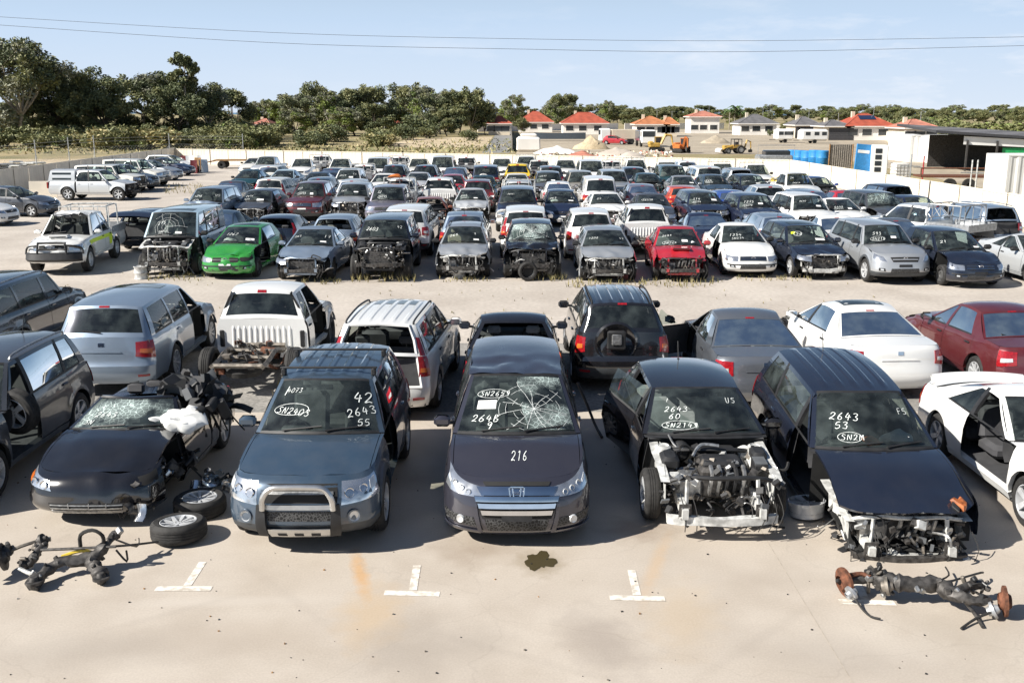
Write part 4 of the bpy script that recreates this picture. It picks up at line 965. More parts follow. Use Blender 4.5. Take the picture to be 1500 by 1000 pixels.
        if style == 'roadster':
            one('grille', bmp, ([(-.50, .10), (.50, .10), (.56, .36), (-.56, .36)], .004, 'liner', 14, 3))
            for a in (.30, .22, .15, .11): one('grille_bar', bmp, ([(-.53, a), (.53, a), (.53, a + .028), (-.53, a + .028)], .014, 'alu', 14, 1))
            ms = MB()
            for y in (-.25, .05, .3): P(ms, c.F, [(y, .22), (y + .012, .22), (y + .012, .36), (y, .36)], .016, 'alu', 1, 2)
            c.add('grille_stay', ms, bmp); return
        if style in ('old', 'fourwd'):
            one('grille', bmp, ([(-.50, .64), (.50, .64), (.50, .88), (-.50, .88)], .006, 'liner', 10, 2))
            for a in ((.69, .76, .82) if g != 'mesh' else (.75,)): one('grille_bar', bmp, ([(-.49, a), (.49, a), (.49, a + .025), (-.49, a + .025)], .014, 'chrome' if g == 'chrome' else 'grey_plastic', 10, 1))
            one('bumper_strip', bmp, ([(-.92, .40), (.92, .40), (.92, .46), (-.92, .46)], .02, 'black_plastic', 20, 1))
        else:
            one('grille', bmp, ([(-.42, .66), (.42, .66), (.52, .86), (-.52, .86)], .006, 'mesh_grille' if g == 'mesh' else 'liner', 10, 2))
            if g != 'mesh': one('grille_bar', bmp, ([(-.44, .74), (.44, .74), (.45, .78), (-.45, .78)], .016, 'chrome' if g == 'chrome' else 'PAINT', 10, 1))
        one('lower_grille', bmp, ([(-.50, .17), (.50, .17), (.46, .38), (-.46, .38)], .004, 'mesh_grille', 12, 2))
        pl = T.get('plate', rng.choice([0, 1]))
        one('number_plate_holder', bmp, ([(-.22, .44), (.22, .44), (.22, .55), (-.22, .55)], .012, 'paper' if pl and not T.get('near') else 'black_plastic', 4, 1))
        for s in (1, -1):
            one('fog_lamp', bmp, ([(s * .64, .26), (s * .84, .28), (s * .84, .40), (s * .66, .39)], .005, 'liner', 4, 2), ([(s * .70, .29), (s * .79, .30), (s * .79, .37), (s * .70, .36)], .010, 'lamp_white', 3, 2))
        em = MB(); p = c.F(0, .80) + Vector((.016, 0, 0)); em.tube([p + Vector((0, cos(a) * .06, sin(a) * .045)) for a in [2 * pi * i / 14 for i in range(15)]], .009, 'chrome', 5); em.tube([p + Vector((0, -.05, 0)), p + Vector((0, .05, 0))], .009, 'chrome', 5); c.add('emblem', em, bmp)
        if T.get('bullbar'):
            b = MB(); mt = T['bullbar']; A = lambda q, v, o: c.F(q, v) + Vector((o, 0, 0))
            b.grid([[A(q * .97, v, .10 + o) for v, o in ((.10, .0), (.22, .06), (.50, .06), (.55, .0))] for q in [i / 10 - 1 for i in range(21)]], mt)
            b.tube(dense([A(-.5, .5, .14), A(-.5, .95, .18), A(-.44, 1.0, .20), A(.44, 1.0, .20), A(.5, .95, .18), A(.5, .5, .14)]), .035, mt, 7)
            for s in (1, -1): b.tube(dense([A(s * .5, .90, .17), A(s * .8, .86, .15), A(s * .97, .72, .12), A(s * .98, .45, .10)]), .03, mt, 7)
            b.tube([A(-.5, .72, .16), A(.5, .72, .16)], .025, mt, 6); c.add('bull_bar', b, bmp)
def tname_van(c): return bool(c.T.get('van'))

simple('cladding', (.055, .06, .065), .55)
TEMPLATES = {}
def template(tname, **o):
    key = (tname, repr(sorted(o.items(), key=lambda t: t[0])))
    if key not in TEMPLATES: 
        c = Car(tname, **o); c.build(); TEMPLATES[key] = c
    return TEMPLATES[key]
def place(tmpl, name, loc, rot, col, label, cat, group=None, col2=None, clad=None, tilt=(0, 0)):
    root = bpy.data.objects.new(name, None); COL.objects.link(root); root.empty_display_size = .3
    root.location = loc; root.rotation_euler = (tilt[0], tilt[1], rot)
    tag(root, label, cat, group); objs = []
    pm = MAT['paint_' + col]
    for nme, me, par, lab, mat in tmpl.parts:
        ob = bpy.data.objects.new(nme, me); COL.objects.link(ob); ob.parent = root if par < 0 else objs[par]
        if mat is not None: ob.matrix_local = mat
        i = me['paint']
        if i >= 0: ob.material_slots[i].link = 'OBJECT'; ob.material_slots[i].material = pm
        i = me['paint2']
        if i >= 0: ob.material_slots[i].link = 'OBJECT'; ob.material_slots[i].material = MAT['paint_' + (col2 or col)]
        if lab: ob['label'] = lab
        objs.append(ob)
    return root
# ------------------------------------------------------------------ world, sun, camera
SUN = Vector((-1.20, -.48, 1.0)).normalized()
w = bpy.data.worlds.new("World"); S.world = w; w.use_nodes = True; nt = w.node_tree; bg = nt.nodes['Background']
sk = nd(nt, 'ShaderNodeTexSky'); sk.sky_type = 'NISHITA'; sk.sun_disc = False
sk.sun_elevation = math.asin(SUN.z); sk.sun_rotation = math.atan2(SUN.x, SUN.y); sk.altitude = 20; sk.air_density = 1.0; sk.dust_density = .6; sk.ozone_density = 2.5
# thin fair-weather cloud over the horizon
tc = nd(nt, 'ShaderNodeTexCoord'); mp = nd(nt, 'ShaderNodeMapping'); mp.inputs['Scale'].default_value = (1.0, 1.0, 4.2); nt.links.new(tc.outputs['Generated'], mp.inputs['Vector'])
n1 = nd(nt, 'ShaderNodeTexNoise', Scale=7.0, Detail=8, Roughness=.62); nt.links.new(mp.outputs['Vector'], n1.inputs['Vector'])
r1 = nd(nt, 'ShaderNodeMapRange'); r1.inputs['From Min'].default_value = .52; r1.inputs['From Max'].default_value = .70; nt.links.new(n1.outputs['Fac'], r1.inputs['Value'])
sx = nd(nt, 'ShaderNodeSeparateXYZ'); nt.links.new(tc.outputs['Generated'], sx.inputs[0])
r2 = nd(nt, 'ShaderNodeMapRange'); r2.inputs['From Min'].default_value = -.25; r2.inputs['From Max'].default_value = .35; r2.inputs['To Min'].default_value = .03; r2.inputs['To Max'].default_value = .6; nt.links.new(sx.outputs['X'], r2.inputs['Value'])
r4 = nd(nt, 'ShaderNodeMapRange'); r4.inputs['From Min'].default_value = .125; r4.inputs['From Max'].default_value = .06; nt.links.new(sx.outputs['Z'], r4.inputs['Value'])
m4 = nd(nt, 'ShaderNodeMath', operation='MULTIPLY'); nt.links.new(r2.outputs[0], m4.inputs[0]); nt.links.new(r4.outputs[0], m4.inputs[1])
mu = nd(nt, 'ShaderNodeMath', operation='MULTIPLY'); nt.links.new(r1.outputs[0], mu.inputs[0]); nt.links.new(m4.outputs[0], mu.inputs[1])
mx = nd(nt, 'ShaderNodeMix', data_type='RGBA'); mx.inputs['B'].default_value = CLOUD; nt.links.new(mu.outputs[0], mx.inputs['Factor'])
# the air near the horizon pales to a milky blue
r3 = nd(nt, 'ShaderNodeMapRange', interpolation_type='SMOOTHSTEP'); r3.inputs['From Min'].default_value = .21; r3.inputs['From Max'].default_value = .07; r3.inputs['To Max'].default_value = 1.0; nt.links.new(sx.outputs['Z'], r3.inputs['Value'])
mh = nd(nt, 'ShaderNodeMix', data_type='RGBA'); mh.inputs['B'].default_value = HAZE; nt.links.new(r3.outputs[0], mh.inputs['Factor']); nt.links.new(sk.outputs[0], mh.inputs['A']); r5 = nd(nt, 'ShaderNodeMapRange'); r5.inputs['From Min'].default_value = .085; r5.inputs['From Max'].default_value = .0; r5.inputs['To Max'].default_value = .75; nt.links.new(sx.outputs['Z'], r5.inputs['Value'])
mw = nd(nt, 'ShaderNodeMix', data_type='RGBA'); mw.inputs['B'].default_value = (9.5, 10.5, 11.8, 1); nt.links.new(r5.outputs[0], mw.inputs['Factor']); nt.links.new(mh.outputs['Result'], mw.inputs['A']); nt.links.new(mw.outputs['Result'], mx.inputs['A'])
nt.links.new(mx.outputs['Result'], bg.inputs['Color']); bg.inputs['Strength'].default_value = SKY
l = bpy.data.lights.new('sun', 'SUN'); l.energy = SUN_E; l.angle = radians(.5); l.color = (1, .955, .88)
lo = link('sun', l); lo.rotation_euler = SUN.to_track_quat('Z', 'Y').to_euler(); lo.location = SUN * 60
cd = bpy.data.cameras.new('camera'); cam = link('camera', cd); S.camera = cam
cd.sensor_width = 36; cd.lens = F_PX * 36 / 1500; cd.clip_end = 12000; cam.location = (0, 0, CAM_H); cam.rotation_euler = (pi / 2 - TH, 0, 0)
S.view_settings.view_transform = 'Standard'; S.view_settings.look = 'None'; S.view_settings.exposure = EXPO; S.view_settings.gamma = 1

# ------------------------------------------------------------------ ground
def ground_mat(name, c1, c2, c3, s1, s2, bmp=.3, rough=.9, speck=None):
    m, nt, b = newmat(name); b.inputs['Roughness'].default_value = rough
    r, nz, tc = noise_col(nt, None, c1, c2, s1, 6, 'Object', .35, .68)
    r2, n2, _ = noise_col(nt, None, (0, 0, 0), (1, 1, 1), s2, 8, 'Object', .40, .75)
    mx = nd(nt, 'ShaderNodeMix', data_type='RGBA'); mx.inputs['B'].default_value = (*c3, 1); nt.links.new(r2.outputs['Color'], mx.inputs['Factor']); nt.links.new(r.outputs['Color'], mx.inputs['A'])
    last = mx.outputs['Result']
    if speck:
        n3 = nd(nt, 'ShaderNodeTexNoise', Scale=speck[0], Detail=3); nt.links.new(tc.outputs['Object'], n3.inputs['Vector'])
        mr = nd(nt, 'ShaderNodeMapRange'); mr.inputs['From Min'].default_value = .3; mr.inputs['From Max'].default_value = .7; mr.inputs['To Min'].default_value = 1 - speck[1]; mr.inputs['To Max'].default_value = 1 + speck[1]; nt.links.new(n3.outputs['Fac'], mr.inputs['Value'])
        m3 = nd(nt, 'ShaderNodeMix', data_type='RGBA', blend_type='MULTIPLY'); m3.inputs['Factor'].default_value = 1; nt.links.new(last, m3.inputs['A']); nt.links.new(mr.outputs[0], m3.inputs['B']); last = m3.outputs['Result']
    nt.links.new(last, b.inputs['Base Color']); bump(nt, b, (speck or (20, 0))[0], bmp, .02)
    return m, nt, b, last
ground_mat('dry_grass', (.26, .205, .10), (.36, .29, .16), (.16, .15, .06), .05, .15, .6, .95, (2.5, .25))
ground_mat('gravel', (.42, .375, .325), (.49, .44, .385), (.36, .315, .27), .15, .5, .35, .9, (9, .11))
ground_mat('dark_gravel', (.25, .235, .215), (.33, .31, .285), (.19, .18, .165), .5, 1.6, .6, .9, (14, .30))
ground_mat('sand', (.46, .37, .24), (.55, .45, .31), (.36, .28, .17), .08, .3, .5, .95, (3, .2))
ground_mat('asphalt', (.20, .20, .195), (.26, .255, .25), (.16, .16, .155), .1, .4, .3, .9, (4, .1))
ground_mat('dirt', (.34, .29, .22), (.42, .36, .27), (.27, .22, .16), .06, .2, .5, .95, (2, .2))
m, nt, b, last = ground_mat('concrete', (.44, .385, .325), (.485, .43, .365), (.40, .345, .285), .35, 1.3, .06, .62, (45, .07))
tc = nd(nt, 'ShaderNodeTexCoord')
def spot(cx, cy, rx, ry, col, k, last, warp=.5, ang=0.0):
    """a stain with a shape of its own, lying at (cx, cy) on the slab"""
    mp = nd(nt, 'ShaderNodeMapping', vector_type='TEXTURE'); mp.inputs['Location'].default_value = (cx, cy, 0); mp.inputs['Rotation'].default_value = (0, 0, ang); mp.inputs['Scale'].default_value = (rx, ry, 1)
    nz = nd(nt, 'ShaderNodeTexNoise', Scale=2.2 / max(rx, .3), Detail=5); nt.links.new(tc.outputs['Object'], nz.inputs['Vector']); nt.links.new(tc.outputs['Object'], mp.inputs['Vector'])
    ln = nd(nt, 'ShaderNodeVectorMath', operation='LENGTH'); nt.links.new(mp.outputs[0], ln.inputs[0])
    a = nd(nt, 'ShaderNodeMath', operation='MULTIPLY_ADD'); a.inputs[1].default_value = warp * 2; nt.links.new(nz.outputs['Fac'], a.inputs[0]); nt.links.new(ln.outputs['Value'], a.inputs[2])
    r = nd(nt, 'ShaderNodeMapRange'); r.inputs['From Min'].default_value = 1.0 + warp; r.inputs['From Max'].default_value = .2 + warp; r.inputs['To Max'].default_value = k; nt.links.new(a.outputs[0], r.inputs['Value'])
    x = nd(nt, 'ShaderNodeMix', data_type='RGBA'); x.inputs['B'].default_value = (*col, 1); nt.links.new(r.outputs[0], x.inputs['Factor']); nt.links.new(last, x.inputs['A']); return x.outputs['Result']
def at(u, v): p = G(u, v); return p.x, p.y
for u, v, rx, ry, col, k, an in ((528, 840, .12, .80, (.52, .28, .09), .62, .25), (545, 900, .45, .9, (.48, .33, .17), .4, .0), (700, 805, .75, .55, (.25, .19, .14), .55, 0), (960, 830, .12, 1.2, (.52, .34, .18), .35, -.3), (1000, 900, .5, 1.0, (.46, .34, .2), .3, -.2),
    (150, 950, 1.6, .5, (.30, .26, .22), .45, .1), (620, 950, 1.0, .8, (.29, .25, .21), .5, 0), (880, 940, .5, .9, (.27, .23, .20), .5, .3), (1240, 960, 1.4, .6, (.32, .28, .24), .4, -.2), (1150, 850, 1.2, .4, (.34, .29, .24), .3, 0), (330, 930, 1.2, .5, (.36, .30, .24), .35, 0), (930, 775, .6, .5, (.20, .14, .10), .5, 0), (620, 700, .6, .6, (.30, .24, .18), .5, 0), (330, 880, 1.5, .15, (.52, .47, .41), .4, .05), (1430, 930, .9, .7, (.33, .28, .22), .45, 0), (790, 824, .34, .42, (.22, .17, .10), .6, 0), (420, 870, .10, 1.4, (.30, .26, .22), .16, .7), (760, 960, .09, 1.6, (.30, .26, .22), .16, 1.1), (1120, 930, .10, 1.5, (.29, .25, .21), .16, -.8), (240, 900, .08, 1.3, (.31, .27, .23), .16, -1.0)):
    x, y = at(u, v); last = spot(x, y, rx, ry, col, k, last, ang=an)
# fine cracks wandering over the slab
nzc = nd(nt, 'ShaderNodeTexNoise', Scale=.8, Detail=5); nt.links.new(tc.outputs['Object'], nzc.inputs['Vector']); mv = nd(nt, 'ShaderNodeMix', data_type='RGBA', blend_type='LINEAR_LIGHT'); mv.inputs['Factor'].default_value = .5; nt.links.new(tc.outputs['Object'], mv.inputs['A']); nt.links.new(nzc.outputs['Color'], mv.inputs['B'])
vc = nd(nt, 'ShaderNodeTexVoronoi', Scale=.32, feature='DISTANCE_TO_EDGE'); nt.links.new(mv.outputs['Result'], vc.inputs['Vector']); lc = nd(nt, 'ShaderNodeMapRange'); lc.inputs['From Min'].default_value = .004; lc.inputs['From Max'].default_value = .0; lc.inputs['To Max'].default_value = .13; nt.links.new(vc.outputs['Distance'], lc.inputs['Value'])
x = nd(nt, 'ShaderNodeMix', data_type='RGBA'); x.inputs['B'].default_value = (.20, .17, .14, 1); nt.links.new(lc.outputs[0], x.inputs['Factor']); nt.links.new(last, x.inputs['A']); last = x.outputs['Result']
# specks of grit and oil drips
vo = nd(nt, 'ShaderNodeTexVoronoi', Scale=1.7); nt.links.new(tc.outputs['Object'], vo.inputs['Vector']); lt = nd(nt, 'ShaderNodeMath', operation='LESS_THAN'); lt.inputs[1].default_value = .010; nt.links.new(vo.outputs['Distance'], lt.inputs[0])
x = nd(nt, 'ShaderNodeMix', data_type='RGBA'); x.inputs['B'].default_value = (.08, .06, .05, 1); nt.links.new(lt.outputs[0], x.inputs['Factor']); nt.links.new(last, x.inputs['A']); last = x.outputs['Result']
nt.links.new(last, b.inputs['Base Color'])
m, nt, b = newmat('road_paint'); b.inputs['Roughness'].default_value = .7; noise_col(nt, b, (.47, .42, .35), (.72, .68, .61), 11, 8, 'Object', .38, .55)
m, nt, b = newmat('oil'); b.inputs['Base Color'].default_value = (.060, .048, .024, 1); b.inputs['Roughness'].default_value = .25
m, nt, b = newmat('sea'); b.inputs['Base Color'].default_value = (.10, .20, .30, 1); b.inputs['Roughness'].default_value = .35; bump(nt, b, .05, .4, 1.0)
simple('joint', (.40, .35, .29), .9)
def sheet(name, pts, z, mat):
    mb = MB(); mb.poly([(p[0], p[1], z) for p in pts], mat); return struct(name, mb)
sheet('ground', [(-5000, -60), (5000, -60), (5000, 6000), (-5000, 6000)], -.012, 'dry_grass')
sheet('sea', [(-200, 1500), (4900, 1100), (4900, 5900), (-3000, 5900)], .0, 'sea')
FL0, FL1, FR1, FR0 = (-28.0, 20), (-34.0, 101.5), (22.0, 79.5), (23.6, 20)
sheet('yard_gravel', [(-27.5, 8), (24, 8), (FR1[0], FR1[1]), (FL1[0], FL1[1])], -.008, 'gravel')
yc = G(640, 604).y
sheet('dark_gravel_strip', [(-14, yc - .5), (14, yc - .5), (14.5, G(750, 508).y), (9, G(750, 498).y), (0, G(750, 503).y), (-8, G(750, 497).y), (-15, G(750, 510).y)], -.004, 'dark_gravel')
sheet('concrete_apron', [(-26, -8), (26, -8), (26, yc + .15), (12, yc + .1), (-26, yc - .1)], 0, 'concrete')
# control joints cut in the slab
for i, (a, b_) in enumerate((((-26, G(750, 940).y), (26, G(750, 930).y)), ((G(1090, 740).x, yc), (G(1250, 990).x, 0)), ((G(420, 700).x, yc), (G(300, 990).x, 0)))):
    mb = MB(); a, b_ = Vector((*a, 0)), Vector((*b_, 0)); n = (b_ - a).cross(Vector((0, 0, 1))).normalized() * .005
    mb.poly([tuple((a - n).xy) + (.003,), tuple((a + n).xy) + (.003,), tuple((b_ + n).xy) + (.003,), tuple((b_ - n).xy) + (.003,)], 'joint')
    if i == 1: struct('slab_joint', mb)
# bay markings: an upturned T at the mouth of each bay
for bar, stem in ((((228, 862), (310, 862)), ((272, 861), (297, 823))), (((563, 868), (644, 870)), ((604, 868), (611, 828))), (((893, 875), (974, 877)), ((934, 875), (925, 835))), (((1230, 881), (1311, 883)), ((1270, 882), (1250, 842)))):
    mb = MB(); A, Bp = G(*bar[0]), G(*bar[1]); P, Q = G(*stem[0]), G(*stem[1]); t = Vector((0, .055, 0)); e = Vector((.045, 0, 0)); k = .004
    for quad in ((A - t, Bp - t, Bp + t, A + t), (P - e + t * 1.02, P + e + t * 1.02, Q + e, Q - e)): mb.poly([(p.x, p.y, k) for p in quad], 'road_paint')
    struct('parking_marking', mb)
rg_ = random.Random(5); c0 = G(789, 822); mb = MB()
mb.poly([(c0.x + cos(a) * r_ * .16, c0.y + sin(a) * r_ * .24, .004) for a, r_ in [(2 * pi * i / 60, 1 + .6 * noise.noise(Vector((cos(2 * pi * i / 60) * 1.3, sin(2 * pi * i / 60) * 1.3, 4))) + .25 * noise.noise(Vector((cos(2 * pi * i / 60) * 3.5, sin(2 * pi * i / 60) * 3.5, 9)))) for i in range(60)]], 'oil'); struct('oil_puddle', mb)
# ------------------------------------------------------------------ the vehicles in the yard
LOT = []
def footprint(t, x, y, rot, m=.03):
    c_, s_ = cos(rot), sin(rot); w_ = t.W - .03 + m; L_ = []
    for a, b in ((t.xr - m, -w_), (t.xf + m, -w_), (t.xf + m, w_), (t.xr - m, w_)): L_.append((x + a * c_ - b * s_, y + a * s_ + b * c_))
    return L_
def overlap(A, B):
    best = 9
    for P in (A, B):
        for i in range(2):
            ex, ey = P[i + 1][0] - P[i][0], P[i + 1][1] - P[i][1]; l = math.hypot(ex, ey); ex /= l; ey /= l
            a = [p[0] * ex + p[1] * ey for p in A]; b = [p[0] * ex + p[1] * ey for p in B]; best = min(best, min(max(a), max(b)) - max(min(a), min(b)))
            if best <= 0: return best
    return best
def settle(t, c, rot):
    """no two vehicles stand in one another: back a car off, or shift it sideways, until it is clear"""
    d = Vector((c.x, c.y, 0)).normalized(); best = None
    near = [B for B in LOT if abs(B[0][0] - c.x) < 12 and abs(B[0][1] - c.y) < 12]
    for lat in (0, .15, -.15, .3, -.3, .45, -.45, .6, -.6, .8, -.8):
        for k in range(0, 48):
            p = c + d * (k * .15) + Vector((lat, 0, 0)); cost = k * .15 + abs(lat) * 2.6
            if best and cost >= best[0]: break
            Fp = footprint(t, p.x, p.y, rot)
            if max([overlap(Fp, B) for B in near] or [0]) <= 0.0: best = (cost, p, Fp); break
    if best is None: best = (0, c, footprint(t, c.x, c.y, rot)); print('STUCK', c)
    LOT.append(best[2]); return best[1]
def put(ty, opt, mode, u, v, yaw, col, label, name=None, group=None, h=0.0, sink=0.0, tilt=(0, 0), col2=None):
    opt = dict(opt); sd = opt.get('seed', 1); vr = random.Random(sd * 7 + 1)
    if opt.get('text') and not opt.get('near'):   # every lot number written differently
        tx = []; x0 = vr.uniform(-.56, -.40)
        tx.append((vr.choice(['26', 'S', '2', '264', '12']) + ''.join(vr.choice('0123456789') for _ in range(vr.choice([1, 2, 2]))), x0, vr.uniform(.24, .48), vr.uniform(.08, .14), vr.random() < .2, vr.uniform(-.15, .2)))
        if vr.random() < .6: tx.append(('SN2' + vr.choice('0123456789') + vr.choice('0123456789'), x0 + vr.uniform(-.02, .1), vr.uniform(.06, .16), vr.uniform(.06, .10), vr.random() < .4, vr.uniform(-.1, .1)))
        if vr.random() < .5: tx.append(('#paper', vr.uniform(.0, .35), vr.uniform(.06, .25), vr.uniform(.12, .3), vr.uniform(.07, .15)))
        if vr.random() < .3: tx.append((vr.choice(['42', 'F5', '9', 'US', '17']), vr.uniform(.3, .45), vr.uniform(.35, .5), vr.uniform(.09, .15)))
        opt['text'] = tuple(t for t in opt['text'] if t[0] in ('#crack', '#tag')) + tuple(tx)
    if not opt.get('near'):
        B_ = TYPES[ty]
        for k, a in (('L', .035), ('H', .025), ('W', .02), ('wsl', .10), ('hz', .035), ('rd', .2), ('wr', .03)):
            if k not in opt: opt[k] = B_[k] * vr.uniform(1 - a, 1 + a)
        if 'xc' not in opt: opt['xc'] = B_['xc'] + vr.uniform(-.06, .06)
        opt.setdefault('lampj', (vr.uniform(-.06, .14), vr.uniform(-.05, .07), vr.uniform(-.06, .16))); opt.setdefault('wheels', vr.choice(['five', 'ten', 'six', 'steel', 'five'])); opt.setdefault('lampw', vr.uniform(.2, .38)); opt.setdefault('style', vr.choice(['modern', 'modern', 'old']))
        opt.setdefault('blackB', vr.choice([0, 1])); opt.setdefault('platebed', vr.choice(['black_plastic', 'PAINT', 'paper'])); opt.setdefault('sunroof', vr.random() < .15); opt.setdefault('handle', vr.choice(['PAINT', 'black_plastic'])); opt.setdefault('mirror', vr.choice(['PAINT', 'black_plastic']))
    t = template(ty, **opt); away = mode in 'rR'
    rot = radians((90 if away else -90) + yaw); f = Vector((cos(rot), sin(rot), 0))
    if mode == 'f': P = G(u, v, h); x = t.xf
    elif mode == 'r': P = G(u, v, h); x = t.xr
    elif mode == 'F': P = G(u, v, t.roofz(t.xr0) - sink); x = t.xr0
    elif mode == 'b': P = G(u, v, t.roofz(t.xr1)); x = t.xr1
    elif mode == 'R': P = G(u, v, t.roofz(t.xr1) - sink); x = t.xr1
    c = P - f * x
    c = settle(t, c, rot)
    nm = name or {'sedan': 'sedan', 'hatch': 'hatchback', 'suv': 'suv', 'wagon': 'station_wagon', 'mpv': 'minivan', 'fourwd': 'four_wheel_drive', 'van': 'van', 'ute': 'pickup', 'ute_single': 'pickup', 'coupe': 'coupe'}[ty]
    cat = {'sedan': 'sedan', 'hatchback': 'hatchback', 'station_wagon': 'station wagon', 'minivan': 'minivan', 'four_wheel_drive': 'four wheel drive', 'convertible': 'convertible', 'suv': 'suv', 'van': 'van', 'pickup': 'pickup', 'coupe': 'coupe'}[nm]
    return place(t, nm, (c.x, c.y, -sink), rot, col, label, cat, group, col2=col2, tilt=tilt)
g1 = 'wrecked cars along the edge of the concrete'; g2 = 'second row of cars seen from behind'; g3 = 'third row of wrecked cars facing the road'; g4 = 'fourth row of cars seen from behind'
g5 = 'fifth row of wrecked cars'; g6 = 'sixth row of cars seen from behind'; g7 = 'seventh row of wrecked cars'; g8 = 'eighth row of cars seen from behind'; g9 = 'work vehicles along the back fence'; gl_ = 'cars along the left fence'
W_ = lambda *a: tuple(a)
# -- first row, facing the camera
put('suv', dict(near=1, miss=('door_fl', 'mirror_l', 'seat_l'), rails='alu', wheels='five', seed=3, antenna=.25, L=4.45, H=1.68, wb=2.7, clad=0), 'b', 44, 484, 0, 'dgrey', 'dark grey suv at the left edge with a loose wheel in its front doorway', group=g1)
put('coupe', dict(open_top=1, near=1, style='roadster', L=4.0, W=.86, H=1.24, wb=2.33, fo=.86, hz=.64, cz=.90, br=.90, xc=-.42, wsl=.62, deck=.95, rd=.5, scoop=0, crumple=.03, crumple_side=1, miss=('wing_l', 'wheel_fl', 'win_fl', 'win_fr', 'mirror_l', 'mirror_r', 'lamp_l'), glass='shattered_glass', ridge=0, airbag='p', seed=7, text=(('2643', -.42, .22, .10), ('SN', -.50, .08, .08))), 'f', 128, 778, 0, 'black', 'black convertible with smashed nose, cracked windscreen and white airbag hanging out', name='convertible', group=g1)
put('suv', dict(near=1, style='vitara', bars=(-.05, -1.0), bulge=0, ribs=1, miss=('mirror_l', 'door_fl'), H=1.70, L=4.45, glass='glass', seed=2, text=(('4073', -.52, .62, .075), ('I', -.58, .58, .15), ('SN2403', -.56, .30, .095, True, -.15), ('42', .42, .46, .17), ('2643', .34, .22, .12, False, .25), ('55', .44, .10, .10)), crumple=.012, wheels='five', seats='seat_black'), 'f', 440, 818, 0, 'steelblue', 'steel blue suv with silver nudge bar and black roof bars', group=g1)
put('mpv', dict(near=1, style='odyssey', smash=1, roof_crumple=.045, miss=('mirror_l',), ridge=0, bulge=0, seed=4, text=(('#crack', .22, .42, .62, 13), ('SN2659', -.50, .66, .09, True), ('#paper', -.50, .42, .24, .16), ('264B', -.54, .20, .11), ('9', -.36, .07, .12)), bonnet_text=('216', -.08, .0, .10), seats='seat_black', wheels='ten', mirror='PAINT'), 'f', 757, 808, 0, 'odyssey', 'dark grey minivan with cracked windscreen and chrome grille, 216 written on the bonnet', group=g1)
put('wagon', dict(near=1, L=4.40, H=1.43, cz=.96, fo=.92, front='nofront', rail='white_metal', beam='white_metal', beam_h=.02, clutter=130, radiator=False, seed=11, ajar={'rr': 16}, miss=('mirror_r', 'win_fr'), seats='seat_grey', text=(('2643', -.50, .42, .10), ('60', -.44, .28, .10), ('SN2149', -.48, .12, .085, True), ('I', -.50, .62, .08), ('US', .36, .60, .11)), antenna=.15), 'f', 1062, 802, 0, 'black', 'black hatchback stripped of its whole front, bare engine and white front frame showing', name='hatchback', group=g1)
wag = put('wagon', dict(near=1, L=4.75, H=1.62, hz=.86, cz=1.08, br=1.10, front='nobumper', lamps=0, rail='white_metal', beam='iron', beam_h=-.02, radiator=False, clutter=150, seed=15, miss=('door_fr', 'wing_r', 'wheel_fl', 'wheel_fr', 'mirror_l', 'mirror_r'), bulge=0, airbag='p', seats='seat_black', ribs=1, hood_ext=.08, hood_drop=.06, xc=-.5, text=(('2643', -.52, .48, .12, False, -.1), ('53', -.46, .32, .11), ('SN2M', -.40, .14, .085, True), ('F5', .40, .56, .10)), antenna=.3, crumple=.02), 'f', 1340, 828, 0, 'blueblack', 'blue black station wagon with intact bonnet over a torn away front end', group=g1, sink=.10, tilt=(0, radians(4)), h=-.0)
put('coupe', dict(near=1, L=4.5, H=1.36, spoiler=1, miss=('door_fl', 'door_fr'), seed=18, seats='seat_black'), 'r', 1425, 592, 0, 'white', 'white coupe with tall boot spoiler and missing door, cut off by the right edge', group=g1) if 0 else None
put('coupe', dict(near=1, L=4.5, H=1.36, spoiler=1, miss=('door_fr',), seed=18, seats='seat_black', bulge=0), 'f', 1660, 815, 0, 'white', 'white coupe with tall boot spoiler and missing door, cut off by the right edge', group=g1)
# -- second row, facing away
put('fourwd', dict(H=1.78, L=4.7, seed=21, rails='alu', rear_glass='tint_glass', miss=('tailgate',)), 'r', -70, 560, 0, 'blueblack', 'black four wheel drive at the left edge behind the silver grey suv', group=g2)
put('suv', dict(L=4.85, H=1.70, W=.95, clad=0, seed=22, miss=('door_fr',), front='nobumper', lampw=.34, tall_lamp=0, blackB=0, br=1.10, wheels='ten'), 'r', 150, 560, 2, 'bluesilver', 'silver blue suv with dented rear corner and missing front door', group=g2, h=.32)
put('ute', dict(bed=0, seed=23, front='nobumper', lamps=0, miss=('door_fr',), xd_=1, deck=1.75, H=1.74, clad=0, wheels='steel'), 'r', 348, 588, -1, 'white', 'white pickup cab with ribbed back on a bare chassis, tray removed', group=g2)
put('suv', dict(L=4.60, H=1.70, seed=24, miss=('tailgate', 'rear_window', 'door_fr_'), tall_lamp=1, rails='black_plastic', ribs=1, clad=0, front='nobumper', antenna=-.0), 'r', 552, 596, -4, 'white', 'white suv with no tailgate and tall red tail lights', group=g2, h=.3)
put('sedan', dict(seed=25, miss=('rear_window',), H=1.46, W=.89), 'R', 752, 470, 0, 'black', 'black sedan behind the dark grey minivan with its rear window gone', group=g2)
put('suv', dict(L=4.4, H=1.70, seed=26, ribs=1, rails='black_plastic', spare=('carrier', .15), wing_=1, miss=('wing_l', 'lamp_l'), front='nobumper', ajar={}, lampw=.2), 'r', 912, 552, 0, 'black', 'black suv with empty spare wheel carrier on its tailgate', group=g2, h=.33)
